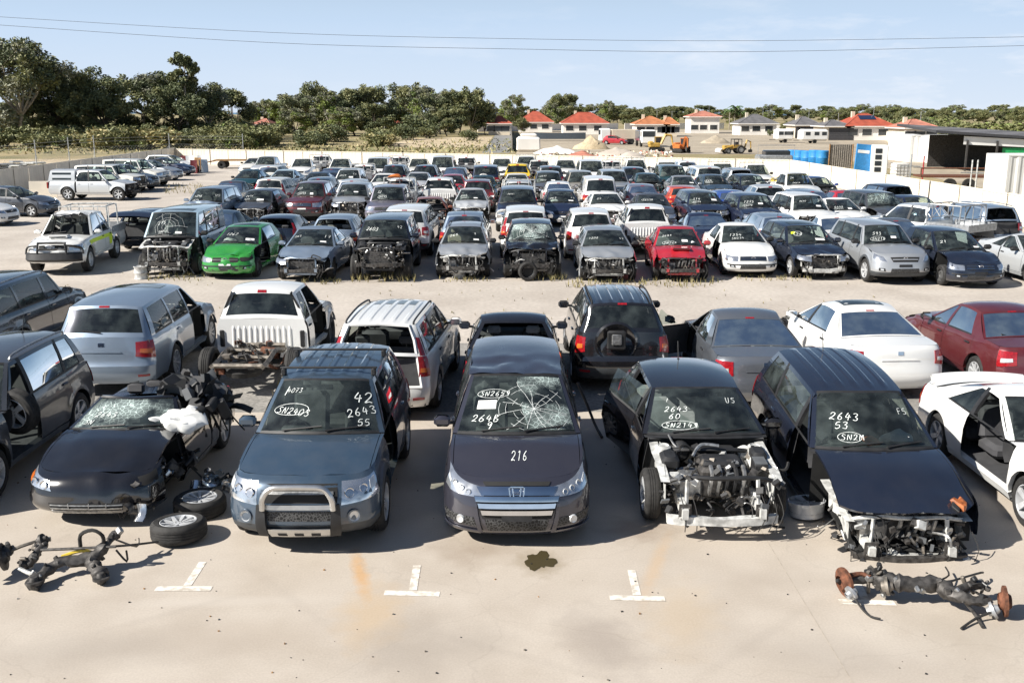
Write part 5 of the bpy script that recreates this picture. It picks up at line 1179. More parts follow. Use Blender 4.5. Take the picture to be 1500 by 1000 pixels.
put('sedan', dict(L=4.65, W=.905, H=1.47, seed=27, ajar={'fl': 58}, lampw=.36, front='nobumper', rear_glass='glass', platebed='PAINT', seats='seat_grey'), 'r', 1122, 585, -1, 'grey', 'grey sedan with open front door and red tail light', group=g2, h=.28)
put('sedan', dict(L=4.75, W=.91, H=1.46, seed=29, sunroof=1, lampw=.24, miss=('wing_l',), front='nofront', platebed='PAINT', rail='white_metal', win_=1), 'r', 1318, 566, 4, 'white', 'white sedan with dark sunroof, nose missing, between grey and dark red sedans', group=g2, h=.28)
put('sedan', dict(L=4.55, H=1.47, seed=31, lampw=.34), 'r', 1535, 568, 3, 'maroon', 'dark red sedan cut off by the right edge in the second row', group=g2, h=.28)
# -- third row, facing the camera
t1 = (('2643', -.5, .28, .11), ('SN24', -.5, .12, .09)); t2 = (('S53', -.5, .42, .12), ('264', -.45, .2, .10), ('*', .1, .1, .2)); t3 = (('2645', -.52, .30, .13), ('*', -.3, .12, .3), ('#paper', .25, .12, .3, .12)); t4 = (('#paper', -.55, .5, .2, .1), ('SN2', -.5, .25, .11), ('#paper', .1, .05, .3, .14))
put('ute', dict(style='fourwd', bullbar='black_plastic', scoop=1, miss=('windscreen', 'door_rl_'), roof_crumple=.2, seed=41, wheels='off', bed=2, rack='white_metal', rackx=(-1.0, -2.2), R=.40, H=1.82, sill=.40, hz=1.0, crumple=.03, stripe=1), 'f', 80, 404, 6, 'white', 'white pickup with black bull bar, crushed roof and yellow hi vis stripes', group=g3)
put('van', dict(front='nofront', rail='white_metal', clutter=110, seed=42, H=1.98, wsl=.70, W=.96, beam='iron', radiator=False, miss=('mirror_r',), text=(('#crack', -.1, .35, .7, 5),)), 'f', 238, 408, 1, 'paleblue', 'pale blue van with its front torn off beside the green hatchback', group=g3)
put('hatch', dict(seed=43, crumple=.06, crumple_side=1, miss=('lamp_l', 'door_fl', 'wing_l'), grille='mesh', airbag='b', text=t4), 'f', 330, 411, -2, 'green', 'bright green hatchback with smashed front corner', group=g3)
put('sedan', dict(L=4.5, front='nobumper', seed=44, crumple=.05, clutter=60, lamps=1, miss=('lamp_l',), airbag='p', text=t2), 'f', 440, 415, -2, 'bluesilver', 'silver sedan with folded bonnet and no front bumper', group=g3)
put('fourwd', dict(front='nofront', rail='black_plastic', clutter=110, seed=45, H=1.80, text=t3, glass='glass'), 'f', 555, 415, 0, 'blueblack', 'black four wheel drive with bare engine bay, grass growing at its wheels', group=g3)
put('hatch', dict(L=4.3, H=1.5, front='nobumper', seed=46, crumple=.07, lamps=0, rail='white_metal', clutter=90, text=t4, seats='seat_beige', rails='black_plastic'), 'f', 677, 411, 0, 'silver', 'silver hatchback with crumpled bonnet and a white rim under its nose', group=g3)
put('suv', dict(L=4.3, H=1.62, front='nobumper', seed=47, crumple=.10, glass='shattered_glass', lamps=0, clutter=90, clad=0, text=(('#crack', 0, .35, .6, 12),)), 'f', 780, 412, 0, 'black', 'black suv with shattered windscreen and crushed bonnet', group=g3)
put('hatch', dict(L=4.35, W=.89, front='nobumper', seed=48, crumple=.045, rail='white_metal', lamps=0, clutter=60, airbag='p', text=t3), 'f', 893, 416, 0, 'silver', 'silver hatchback with dented bonnet and missing bumper beside the red sedan', group=g3)
put('sedan', dict(L=4.3, W=.87, front='nobumper', seed=49, crumple=.03, scoop=1, lamps=0, clutter=70, airbag='p', miss=('wing_l',), text=t2, ridge=0), 'f', 1000, 415, -3, 'red', 'bright red sedan with scooped bonnet and bare engine in the third row', group=g3)
put('sedan', dict(L=4.45, W=.86, style='old', seed=50, airbag=0, text=t1, miss=('door_fr',), grille='chrome'), 'f', 1103, 408, 0, 'white', 'white sedan with intact front and no front door', group=g3)
put('wagon', dict(L=4.8, front='nobumper', seed=51, crumple=.05, clutter=60, rail='white_metal', beam='white_metal', beam_h=.1, text=(('#tag', -.56, .5, .12, .11), ('SN26', -.56, .34, .11), ('*', -.3, .15, .3), ('#paper', .15, .1, .3, .14)), bulge=0), 'f', 1210, 412, 3, 'blueblack', 'blue black station wagon with bonnet folded up over a missing grille', group=g3)
put('suv', dict(L=4.55, H=1.68, seed=52, grille='bars', miss=('wing_r_',), text=(('12645', -.50, .24, .12), ('*', -.2, .1, .35), ('#paper', .3, .2, .2, .12)), wheels='six', airbag=0), 'f', 1325, 419, 3, 'silver', 'silver suv with grey lower bumper parked whole in the third row', group=g3)
put('hatch', dict(L=4.2, W=.875, seed=53, H=1.54, wheels='steel', crumple=.02, text=t1, miss=('wing_r',), rail='dirty_metal'), 'f', 1436, 424, 3, 'blueblack', 'blue black hatchback with torn front wing near the right edge', group=g3)
put('coupe', dict(seed=54), 'f', 1572, 424, 3, 'palesilver', 'pale silver coupe cut off by the right edge in the third row', group=g3)
# -- fourth row, facing away
put('wagon', dict(seed=61, miss=('tailgate', 'rear_window'), lifted=1), 'R', 205, 313, -2, 'blueblack', 'black station wagon with its tailgate thrown up behind the pale blue van', group=g4)
put('sedan', dict(seed=62, lampw=.3), 'R', 318, 322, -4, 'steelblue', 'steel blue sedan hidden behind the pale blue van', group=g4)
put('hatch', dict(seed=63, miss=('rear_window',), tall_lamp=1), 'R', 403, 319, 0, 'blueblack', 'black hatchback with rear window missing behind the green hatchback', group=g4)
put('wagon', dict(seed=64, miss=('rear_window',)), 'R', 488, 325, 0, 'bluesilver', 'silver blue station wagon with empty rear window frame', group=g4)
put('fourwd', dict(seed=65, H=1.78, W=.9), 'R', 592, 314, -1, 'white', 'white four wheel drive behind the bare black four wheel drive', group=g4)
put('wagon', dict(seed=66, H=1.58, antenna=.1), 'R', 680, 324, 0, 'bluesilver', 'silver blue station wagon behind the silver hatchback with crumpled bonnet', group=g4)
put('fourwd', dict(seed=67, H=1.76, W=.9, tall_lamp=1), 'R', 770, 314, 0, 'white', 'white four wheel drive with red tail lamp behind the black suv', group=g4)
put('suv', dict(seed=68, clad=0), 'R', 866, 320, 0, 'white', 'white suv with dark rear window behind the silver hatchback', group=g4)
put('ute', dict(seed=69, bed=0, front='nobumper', lamps=0, wheels='steel'), 'R', 948, 315, 0, 'white', 'white pickup with ribbed cab back behind the red sedan', group=g4)
put('sedan', dict(seed=70, lampw=.36, W=.9), 'R', 1034, 330, 0, 'navy', 'navy sedan with red tail light behind the red sedan', group=g4)
put('hatch', dict(seed=71, L=4.2, antenna=.2), 'R', 1142, 324, 2, 'bluesilver', 'silver hatchback with short roof aerial right of the navy sedan', group=g4)
put('sedan', dict(seed=72), 'R', 1225, 339, 3, 'white', 'white sedan hidden behind the blue black station wagon', group=g4)
put('sedan', dict(seed=73), 'R', 1312, 337, 3, 'grey', 'grey sedan hidden behind the silver suv', group=g4)
put('ute', dict(seed=74, bed=2, rack='galv', rackx=(-1.0, -2.3), wheels='steel'), 'R', 1376, 322, 34, 'palesilver', 'silver pickup with alloy tray and frame racks near the right fence', group=g4)
put('suv', dict(seed=75, rails='alu', roof_crumple=.06, miss=('tailgate', 'rear_window')), 'R', 1470, 322, 8, 'bluesilver', 'silver blue suv with buckled rear at the right edge', group=g4)
# -- fifth row, facing the camera
put('suv', dict(front='crushed', crumple=.09, peak=.12, seed=81, clutter=70, rail='white_metal', text=t4), 'F', 306, 276, -3, 'bluesilver', 'silver blue suv with crushed nose at the left end of its row', group=g5)
put('hatch', dict(front='nobumper', crumple=.05, seed=82, clutter=90, rail='white_metal', lamps=0, miss=('door_fl',), text=t3, L=4.3), 'F', 366, 279, -3, 'dgrey', 'charcoal hatchback with stripped grille next to the dark red suv', group=g5)
put('suv', dict(seed=83, grille='chrome', crumple=.015, text=t1, W=.93, H=1.74), 'F', 431, 268, -2, 'maroon', 'dark red suv with chrome grille', group=g5)
put('suv', dict(front='nobumper', seed=84, miss=('lamp_l',), crumple=.03, text=t4), 'F', 494, 270, 0, 'silver', 'silver suv with black hole where a headlight was, next to the dark red suv', group=g5)
put('fourwd', dict(seed=85, style='old', H=1.70, clad=0, hz=.9, cz=1.06, br=1.06, text=t1), 'F', 564, 274, 0, 'purplegrey', 'purple grey four wheel drive left of the rusty cut up shell', group=g5)
put('hatch', dict(front='nofront', seed=86, H=1.42, miss=('windscreen', 'wheel_fl', 'wheel_fr', 'tailgate', 'rear_window'), rail='rust', clutter=80), 'F', 630, 291, 4, 'rustred', 'rusty cut up hatchback shell with no windscreen', group=g5, sink=.22)
put('sedan', dict(seed=87, crumple=.07, front='nobumper', lamps=1, clutter=40, rail='white_metal', text=t2, miss=('lamp_l',)), 'F', 691, 278, 0, 'palesilver', 'pale silver sedan with buckled bonnet behind the silver blue station wagon', group=g5)
put('fourwd', dict(seed=88, style='fourwd', bullbar='white_metal', text=t3, H=1.8), 'F', 758, 277, 0, 'navy', 'navy four wheel drive with white bull bar', group=g5)
put('hatch', dict(seed=89, L=4.3, text=t4, airbag='b'), 'F', 822, 280, 0, 'navy', 'navy hatchback right of the navy four wheel drive', group=g5)
put('sedan', dict(seed=90, crumple=.05, crumple_side=1, front='nobumper', miss=('lamp_l',), rail='white_metal', text=t2, clutter=30), 'F', 887, 284, 0, 'white', 'white sedan with smashed corner behind the white suv', group=g5)
put('sedan', dict(seed=91, text=t3), 'F', 954, 286, 0, 'dgrey', 'charcoal sedan behind the white pickup with ribbed cab back', group=g5)
put('suv', dict(seed=92, front='nobumper', H=1.60, clad=0, text=t1, clutter=70, rail='white_metal', beam='alu'), 'F', 1030, 282, 2, 'navy', 'navy suv with headlight but no bumper, left of its twin', group=g5)
put('suv', dict(seed=93, front='nobumper', H=1.62, clad=0, text=t3, clutter=90, rail='white_metal', crumple=.02, miss=('lamp_l',)), 'F', 1090, 286, 2, 'navy', 'navy suv with hanging wires and missing bumper, right of its twin', group=g5)
put('suv', dict(seed=94, front='nobumper', H=1.70, clad=0, text=t1, clutter=90, rail='white_metal', lamps=0), 'F', 1162, 287, 4, 'white', 'white suv with black hole in place of its grille', group=g5)
put('sedan', dict(seed=95, text=(('#paper', -.5, .3, .2, .1), ('F', .4, .5, .12), ('*', .2, .1, .3)), L=4.4), 'F', 1222, 296, 5, 'white', 'white sedan with dark grille left of the charcoal suv', group=g5)
put('suv', dict(seed=96, crumple=.05, front='bumper_only', glass='cracked_glass', W=.95, miss=('wing_r',)), 'F', 1290, 286, 8, 'dgrey', 'charcoal suv with torn front wing and cracked windscreen near the right fence', group=g5)
# -- sixth row, facing away
put('sedan', dict(seed=101), 'R', 338, 267, -2, 'dgrey', 'charcoal sedan behind the crushed silver blue suv', group=g6)
put('suv', dict(seed=102, clad=0, tall_lamp=1), 'R', 394, 263, -2, 'offwhite', 'white roofed suv with tall red lamps behind the charcoal hatchback', group=g6)
put('wagon', dict(seed=103, H=1.58), 'R', 466, 262, 0, 'steelblue', 'blue station wagon behind the dark red suv', group=g6)
put('wagon', dict(seed=104, H=1.58), 'R', 515, 265, 0, 'palesilver', 'pale silver station wagon behind the silver suv with missing headlight', group=g6)
put('ute', dict(seed=105, rack='white_metal', bed=2, wheels='steel'), 'R', 578, 266, -2, 'white', 'white pickup with white ladder rack and an orange sheet on its roof', group=g6)
put('ute', dict(seed=106, bed=0, wheels='steel', front='nobumper'), 'R', 635, 263, 0, 'white', 'white pickup with ribbed cab back behind the rusty shell', group=g6)
put('suv', dict(seed=107), 'R', 699, 267, 0, 'maroon', 'dark maroon suv behind the pale silver sedan with buckled bonnet', group=g6)
put('ute', dict(seed=108, rack='white_metal', wheels='steel'), 'R', 760, 266, 0, 'palesilver', 'pale pickup with frame rack behind the navy four wheel drive', group=g6)
put('hatch', dict(seed=109, rear_glass='glass'), 'R', 818, 268, 0, 'white', 'white hatchback with rounded rear window behind the navy hatchback', group=g6)
put('van', dict(seed=110, W=.92), 'R', 880, 268, 0, 'white', 'tall white van behind the white sedan with smashed corner', group=g6)
put('wagon', dict(seed=111), 'R', 941, 272, 0, 'purplegrey', 'purple grey station wagon left of the orange hatchback', group=g6)
put('hatch', dict(seed=112, lampw=.34), 'R', 1002, 275, 1, 'orange', 'bright orange hatchback seen from behind', group=g6)
put('hatch', dict(seed=113), 'R', 1048, 281, 2, 'blue', 'blue hatchback between the two navy suvs', group=g6)
put('ute', dict(seed=114, H=1.7), 'R', 1124, 283, 3, 'palesilver', 'pale silver pickup behind the white suv with no grille', group=g6)
put('wagon', dict(seed=115), 'R', 1186, 286, 4, 'bluesilver', 'silver blue station wagon behind the white sedan near the right fence', group=g6)
put('sedan', dict(seed=116), 'R', 1243, 287, 5, 'red', 'red sedan behind the charcoal suv near the right fence', group=g6)
put('suv', dict(seed=117, tall_lamp=0, clad=0, miss=('rear_window',)), 'R', 1318, 283, 8, 'blueblack', 'black suv with red tail light close to the right fence', group=g6)
put('hatch', dict(seed=118), 'F', 1336, 309, 8, 'navy', 'dark navy hatchback beside the green sheet', group=g6)
# -- seventh row, facing the camera
put('sedan', dict(seed=121, front='nobumper', lamps=0, clutter=40, rail='white_metal'), 'F', 366, 250, -2, 'teal', 'dark teal sedan with stripped nose at the left end of its row', group=g7)
put('sedan', dict(seed=122, text=t3), 'F', 417, 250, -2, 'paleblue', 'pale blue sedan right of the dark teal sedan with stripped nose', group=g7)
put('sedan', dict(seed=123), 'F', 466, 254, 0, 'steelblue', 'blue sedan in front of the navy hatchback', group=g7)
put('suv', dict(seed=124, text=t1), 'F', 511, 250, 0, 'white', 'white suv behind the pale silver station wagon', group=g7)
put('sedan', dict(seed=125, crumple=.05, text=t2), 'F', 564, 256, 0, 'white', 'white sedan with bent bonnet left of the silver sedan', group=g7)
put('sedan', dict(seed=126, front='nobumper', lamps=0, clutter=60, rail='white_metal'), 'F', 613, 254, 0, 'palesilver', 'pale silver sedan with no nose behind a white pickup', group=g7)
put('hatch', dict(seed=127, crumple=.04, text=t4), 'F', 663, 257, 0, 'red', 'bright red hatchback with dented bonnet', group=g7)
put('sedan', dict(seed=128), 'F', 708, 259, 0, 'teal', 'dark teal sedan in front of the navy four wheel drive with spare wheel', group=g7)
put('sedan', dict(seed=129, text=t4), 'F', 757, 256, 0, 'offwhite', 'off white sedan in front of the yellow pickup', group=g7)
put('suv', dict(seed=130, front='nobumper', crumple=.06, clutter=60, text=t3), 'F', 803, 253, 0, 'grey', 'grey suv with crushed front behind the white hatchback', group=g7)
put('suv', dict(seed=131, clad=0), 'F', 847, 252, 0, 'champagne', 'champagne suv left of the tall white van', group=g7)
put('fourwd', dict(seed=132, style='fourwd', grille='chrome', H=1.8), 'F', 899, 251, 0, 'silver', 'silver four wheel drive with big chrome grille', group=g7)
put('hatch', dict(seed=133, front='nofront', clutter=60), 'F', 948, 255, 0, 'teal', 'dark teal hatchback with engine exposed left of the silver sedan', group=g7)
put('sedan', dict(seed=134, text=t2), 'F', 996, 259, 0, 'silver', 'silver sedan behind the orange hatchback', group=g7)
put('hatch', dict(seed=135, front='nobumper', crumple=.06, lamps=0, clutter=60, rail='white_metal', text=t2), 'F', 1046, 257, 2, 'steelblue', 'blue hatchback with wrecked front behind the navy suv', group=g7)
put('wagon', dict(seed=136, text=t3, crumple=.02), 'F', 1100, 257, 4, 'blueblack', 'black station wagon left of the white pickup facing the camera', group=g7)
put('ute', dict(seed=137, text=t3, style='fourwd', grille='chrome', wheels='steel'), 'F', 1147, 257, 4, 'white', 'white pickup facing the camera beside the small yellow car', group=g7)
put('hatch', dict(seed=138, front='nofront', clutter=60, rail='white_metal'), 'F', 1190, 261, 5, 'blue', 'bright blue hatchback with no front, last in its row by the right fence', group=g7)
# -- eighth row, facing away
put('wagon', dict(seed=141), 'R', 393, 247, -1, 'offwhite', 'white station wagon behind the dark teal sedan', group=g8)
put('hatch', dict(seed=142), 'R', 485, 248, 0, 'navy', 'navy hatchback behind the blue sedan', group=g8)
put('ute_single', dict(seed=143, bed=2, rack='white_metal', wheels='steel'), 'R', 533, 245, 0, 'white', 'white single cab pickup with tray behind the white suv', group=g8)
put('suv', dict(seed=144, clad=0), 'R', 576, 243, -2, 'black', 'black suv behind the white sedan with bent bonnet', group=g8)
put('suv', dict(seed=145, clad=0, rails='alu'), 'R', 622, 246, -2, 'black', 'black suv with roof rails behind the noseless pale silver sedan', group=g8)
put('wagon', dict(seed=146), 'R', 666, 247, -2, 'dgrey', 'charcoal station wagon behind the bright red hatchback', group=g8)
put('fourwd', dict(seed=147, spare=('wheel', .12, 'white_metal')), 'R', 711, 244, 0, 'navy', 'navy four wheel drive with white spare wheel cover', group=g8)
put('ute', dict(seed=148, wheels='steel'), 'R', 758, 248, -3, 'yellow', 'bright yellow pickup near the back fence', group=g8)
put('suv', dict(seed=149), 'R', 803, 245, 0, 'dgrey', 'charcoal suv behind the grey suv with crushed front', group=g8)
put('suv', dict(seed=150, tall_lamp=0), 'R', 929, 247, 0, 'blueblack', 'black suv with red lamp right of the chrome grilled four wheel drive', group=g8)
put('fourwd', dict(seed=151, spare=('wheel', .1, 'rubber')), 'F', 978, 247, 0, 'teal', 'dark teal four wheel drive behind the silver sedan', group=g8)
put('fourwd', dict(seed=152, clad=0), 'R', 1029, 248, 2, 'offwhite', 'white four wheel drive behind the blue hatchback with wrecked front', group=g8)
put('suv', dict(seed=153, roof_crumple=.08, rails='alu', miss=('rear_window',)), 'R', 1067, 250, 3, 'silver', 'silver suv with dented roof behind the black station wagon', group=g8)
put('hatch', dict(seed=154, L=3.8), 'R', 1168, 258, 5, 'yellow', 'small yellow hatchback behind the white pickup by the right fence', group=g8)
# -- ninth row, along the back fence
put('ute', dict(seed=161, wheels='steel'), 'F', 390, 230, -2, 'palesilver', 'pale silver pickup close to the back fence beside the flat trailer', group=g9)
put('sedan', dict(seed=162), 'F', 373, 232, -2, 'offwhite', 'white sedan half hidden behind the pale silver pickup by the back fence', group=g9)
for i, (u, v, ty, cl, lab, rk) in enumerate((
    (443, 241, 'ute_single', 'white', 'white single cab pickup left of the navy hatchback by the back fence', 0), (471, 238, 'ute_single', 'white', 'white pickup with high frame rack by the back fence above the blue sedan', 1), (499, 241, 'ute_single', 'white', 'white pickup with low tray by the back fence behind the white suv', 0),
    (553, 240, 'van', 'white', 'white van by the back fence behind the black suv', 0), (586, 238, 'ute_single', 'white', 'white pickup with tall thin rack by the back fence behind the black suv', 1), (611, 241, 'ute_single', 'offwhite', 'dull white pickup by the back fence right of the tall thin rack', 0),
    (645, 238, 'van', 'white', 'tall white van by the back fence behind the charcoal station wagon', 0), (683, 239, 'ute_single', 'white', 'white pickup with bare tray by the back fence behind the charcoal station wagon', 0), (735, 241, 'ute_single', 'white', 'white pickup beside the navy four wheel drive with spare wheel', 0), (762, 238, 'ute', 'white', 'white dual cab pickup with racks behind the yellow pickup', 1),
    (790, 243, 'ute_single', 'offwhite', 'dull white pickup right of the yellow pickup', 0), (822, 243, 'ute_single', 'white', 'white pickup behind the champagne suv', 0), (866, 244, 'van', 'white', 'white van by the back fence left of the framed white pickups', 0), (890, 244, 'ute_single', 'white', 'white pickup with frame rack behind the chrome grilled four wheel drive', 1),
    (922, 243, 'ute_single', 'white', 'white pickup with frame rack right of the other framed pickup', 1), (960, 246, 'ute_single', 'white', 'white pickup behind the dark teal four wheel drive', 0), (1007, 245, 'wagon', 'white', 'white station wagon by the back fence', 0), (1058, 249, 'ute_single', 'offwhite', 'dull white pickup with frame rack by the back fence behind the silver suv', 1), (1090, 252, 'ute_single', 'white', 'white pickup at the right end of the back fence row', 1))):
    put(ty, dict(seed=170 + i % 4, wheels='steel', **(dict(bed=2) if ty == 'ute_single' else {}), **(dict(rack='white_metal', rackx=(-.9,)) if rk else {})), 'FR'[i % 3 == 1], u, v - 8, 0, cl, lab, group=g9)
# -- along the left fence, noses to the right
def side_car(ty, opt, u, v, yaw, col, label, axle='f', name=None):
    t = template(ty, **opt); rot = radians(yaw); f = Vector((cos(rot), sin(rot), 0)); nrm = Vector((sin(rot), -cos(rot), 0))
    P = G(u, v); c = P - f * (t.xfa if axle == 'f' else t.xra) - nrm * (t.W - .1)
    c = settle(t, c, rot)
    nm = {'sedan': 'sedan', 'hatch': 'hatchback', 'suv': 'suv', 'fourwd': 'four_wheel_drive', 'ute': 'pickup', 'wagon': 'station_wagon'}[ty]
    return place(t, nm, (c.x, c.y, 0), rot, col, label, nm.replace('_', ' '), gl_)
can = side_car('ute', dict(seed=181, front='nobumper', lamps=0, clutter=70, wheels='six', rail='black_plastic', deck=1.55, canopy=1), 175, 294, -3, 'palesilver', 'silver dual cab pickup with matching canopy by the left fence')
side_car('fourwd', dict(seed=182, front='nobumper', clutter=60, style='fourwd', H=1.78), 188, 283, -6, 'offwhite', 'white four wheel drive just behind the canopied silver pickup')
side_car('suv', dict(seed=183, front='bumper_only'), 204, 280, -8, 'dgrey', 'charcoal suv third along the left fence')
side_car('fourwd', dict(seed=184, style='fourwd', grille='chrome', H=1.9), 222, 274, -8, 'offwhite', 'tall white four wheel drive along the left fence')
side_car('wagon', dict(seed=185), 242, 265, -9, 'silver', 'silver station wagon along the left fence')
side_car('sedan', dict(seed=186), 262, 258, -10, 'navy', 'navy sedan along the left fence near the stacked panels')
side_car('wagon', dict(seed=187), 268, 254, -10, 'white', 'white station wagon nearest the stacked panels')
side_car('hatch', dict(seed=188, wheels='five', L=4.4, crumple=.01), 48, 318, -7, 'dgrey', 'charcoal hatchback at the left edge facing right')
side_car('hatch', dict(seed=189), -18, 332, -7, 'white', 'white car only just showing at the left edge')
# ------------------------------------------------------------------ fences
simple('cream_steel', (.73, .66, .54), .5, var=.10, scale=.9); simple('fence_post', (.20, .18, .15), .6, var=.2); simple('cream_post', (.70, .64, .53), .5)
simple('white_render', (.74, .71, .66), .8, var=.06, scale=.6); simple('cream_wall', (.62, .54, .42), .85, var=.08, scale=.6); simple('container_white', (.76, .75, .72), .55, var=.06, scale=1.0)
def panel_mesh(L, h):
    mb = MB(); n = 24; rows = []
    for i in range(n + 1):
        y = [0, .018, .018, 0][i % 4]; rows.append([(lerp(.03, L - .03, i / n), y, z) for z in (.04, h - .05)])
    mb.grid(rows, 'cream_steel'); mb.box((L / 2, .008, h - .03), (L - .05, .045, .06), 'cream_post'); mb.box((L / 2, .008, .03), (L - .05, .045, .06), 'cream_post'); return mb.mesh('panel', 20)
def fence(name, label, A, B, n, h0, h1):
    A, B = Vector((*A, 0)), Vector((*B, 0)); d = (B - A); L = d.length / n; rz = atan2(d.y, d.x)
    root = link(name, None, None, A, (0, 0, rz)); tag(root, label, 'fence', 'cream steel fences round the yard')
    pm = panel_mesh(L, 1.0); pb = MB()
    pb.box((0, .0, .5), (.05, .075, 1.0), 'fence_post'); 
    for k in range(14): pb.box((0, -.04, .04 + .07 * k), (.062, .012, .02), 'cream_post')
    po = pb.mesh('post', 0); lb = MB(); lb.box((0, 0, .5), (.045, .06, 1.0), 'cream_post'); pl = lb.mesh('post', 0)
    for i in range(n):
        h = lerp(h0, h1, (i + .5) / n); link('panel', pm, root, (i * L, 0, 0), None, (1, 1, h)); link('post', po if i % 2 == 0 else pl, root, (i * L, 0, 0), None, (1, 1, h + .02))
    return root
fence('steel_fence', 'cream steel fence along the back of the yard below the excavators', FL1, FR1, 28, 1.5, 1.42)
fence('steel_fence', 'cream steel fence down the right side of the yard in full sun', FR1, (23.4, 42), 16, 1.42, 1.42); fence('steel_fence', 'shaded cream steel fence down the left side of the yard', FL1, (-31.0, 54), 20, 1.6, 1.65)
# chain link fence beyond the left boundary
root = link('chain_link_fence', None, None, (0, 0, 0)); tag(root, 'galvanised chain link fence with tall posts outside the left steel fence', 'fence')
P0 = [Vector((x, y, 0)) for x, y in ((-36.5, 58), (-37.2, 66), (-38.0, 74), (-38.8, 82), (-39.6, 90), (-40.2, 97), (-36, 106), (-28, 105))]
pm = MB(); pm.tube([(0, 0, 0), (0, 0, 2.9)], .04, 'galv', 6); pm = pm.mesh('post')
for p in P0: link('post', pm, root, p)
wr = MB()
for i in range(len(P0) - 1):
    for z in (.1, .6, 1.2, 1.8, 2.3, 2.6): wr.tube([P0[i] + Vector((0, 0, z)), P0[i + 1] + Vector((0, 0, z))], .008 if z < 2 else .014, 'galv', 3, False)
    n = 26
    for k in range(n):
        a = P0[i].lerp(P0[i + 1], k / n)
        for s in (-1, 1):
            b = P0[i].lerp(P0[i + 1], clamp((k + s * 6) / n)); wr.tube([a + Vector((0, 0, .1)), b + Vector((0, 0, 1.8))], .005, 'galv', 3, False)
link('wire_mesh', wr.mesh('wire_mesh', 0), root)

# ------------------------------------------------------------------ trees
def leafmat(name, c1, c2, scale=.6):
    m, nt, b = newmat(name); b.inputs['Roughness'].default_value = .65; noise_col(nt, b, c1, c2, scale, 3, 'Object', .35, .65)
leafmat('leaf_dark', (0.072, 0.093, 0.042), (0.143, 0.163, 0.076)); leafmat('leaf_olive', (0.134, 0.150, 0.055), (0.241, 0.234, 0.104)); leafmat('leaf_grey', (0.143, 0.152, 0.101), (0.233, 0.229, 0.160)); leafmat('leaf_bright', (0.134, 0.199, 0.037), (0.258, 0.307, 0.076))
leafmat('straw', (.30, .25, .10), (.42, .36, .18)); leafmat('scrub', (.12, .13, .045), (.21, .205, .085)); leafmat('palm', (.04, .08, .02), (.08, .13, .035))
simple('bark', (.30, .26, .21), .85, var=.35, scale=3); simple('bark_dark', (.10, .08, .06), .9, var=.3, scale=3)
def crown(mb, blobs, n, size, mats, r, flat=.75):
    tot = sum(b[1] ** 2 for b in blobs)
    for c, rad in blobs:
        k = int(n * rad * rad / tot); m_ = r.choice(mats)
        for i in range(k):
            d = Vector((r.gauss(0, 1), r.gauss(0, 1), r.gauss(0, 1))).normalized(); q = rad * (r.random() ** .45)
            if noise.noise((Vector(c) + d * q) * (1.1 / max(rad, .5)) + Vector((3, 1, 7))) < -.22: continue
            p = Vector(c) + Vector((d.x * q, d.y * q, d.z * q * flat)); s = size * r.uniform(.5, 1.2)
            a = Vector((r.gauss(0, 1), r.gauss(0, 1), r.gauss(0, .6))).normalized(); b = a.cross(Vector((r.gauss(0, 1), r.gauss(0, 1), r.gauss(0, 1)))).normalized()
            mb.poly([p - a * s, p + b * s * .42, p + a * s, p - b * s * .42], m_ if r.random() < .8 else r.choice(mats))
def gum(seed, H, spread, mats, trunk_h=.35, nl=7, leaves=5200, size=.42, bark='bark', low=0):
    r = random.Random(seed); T, C = MB(), MB(); blobs = []
    base = Vector((0, 0, -.1)); fork = Vector((r.uniform(-.6, .6), r.uniform(-.5, .5), H * trunk_h))
    T.tube(dense([base, (base + fork) / 2 + Vector((r.uniform(-.3, .3), 0, 0)), fork]), [H * .022 * (1 - .35 * i / 6) for i in range(7)], bark, 8)
    for i in range(nl):
        a = 2 * pi * i / nl + r.uniform(-.4, .4); e = r.uniform(.35, 1.0); top = Vector((cos(a) * spread * e, sin(a) * spread * e, H * (1 - .50 * e ** 2 - r.uniform(0, .12))))
        mid = fork.lerp(top, .5) + Vector((cos(a), sin(a), 0)) * spread * .1
        T.tube(dense([fork, mid, top]), [H * .012 * (1 - .75 * k / 6) for k in range(7)], bark, 6)
        R_ = spread * r.uniform(.30, .46); blobs.append((top - Vector((0, 0, R_ * .4)), R_))
        for j in range(4):
            q = top + Vector((r.uniform(-1, 1), r.uniform(-1, 1), r.uniform(-.9, .45))) * spread * .42
            q.z = max(q.z, H * trunk_h * .75); T.tube([mid.lerp(top, .6), q], [H * .005, H * .002], bark, 4); blobs.append((q, spread * r.uniform(.18, .32)))
    for j in range(low):
        a = r.uniform(0, 6.28); q = r.uniform(.2, .8) * spread; blobs.append((Vector((cos(a) * q, sin(a) * q, H * r.uniform(.14, .5))), spread * r.uniform(.22, .36)))
    crown(C, blobs, leaves, size, mats, r); return T.mesh('trunk', 40), C.mesh('crown', 0)
def bush(seed, H, Wd, mats, n=1500, size=.22):
    r = random.Random(seed); C, T = MB(), MB(); bl = [(Vector((r.uniform(-1, 1) * Wd * .32, r.uniform(-1, 1) * Wd * .32, H * r.uniform(.25, .7))), Wd * r.uniform(.16, .28)) for i in range(9)]
    crown(C, bl, n, size, mats, r, .9)
    for b, rad in bl: T.tube([(0, 0, 0), tuple(b)], [.05, .015], 'bark_dark', 4)
    return T.mesh('stem', 40), C.mesh('foliage', 0)
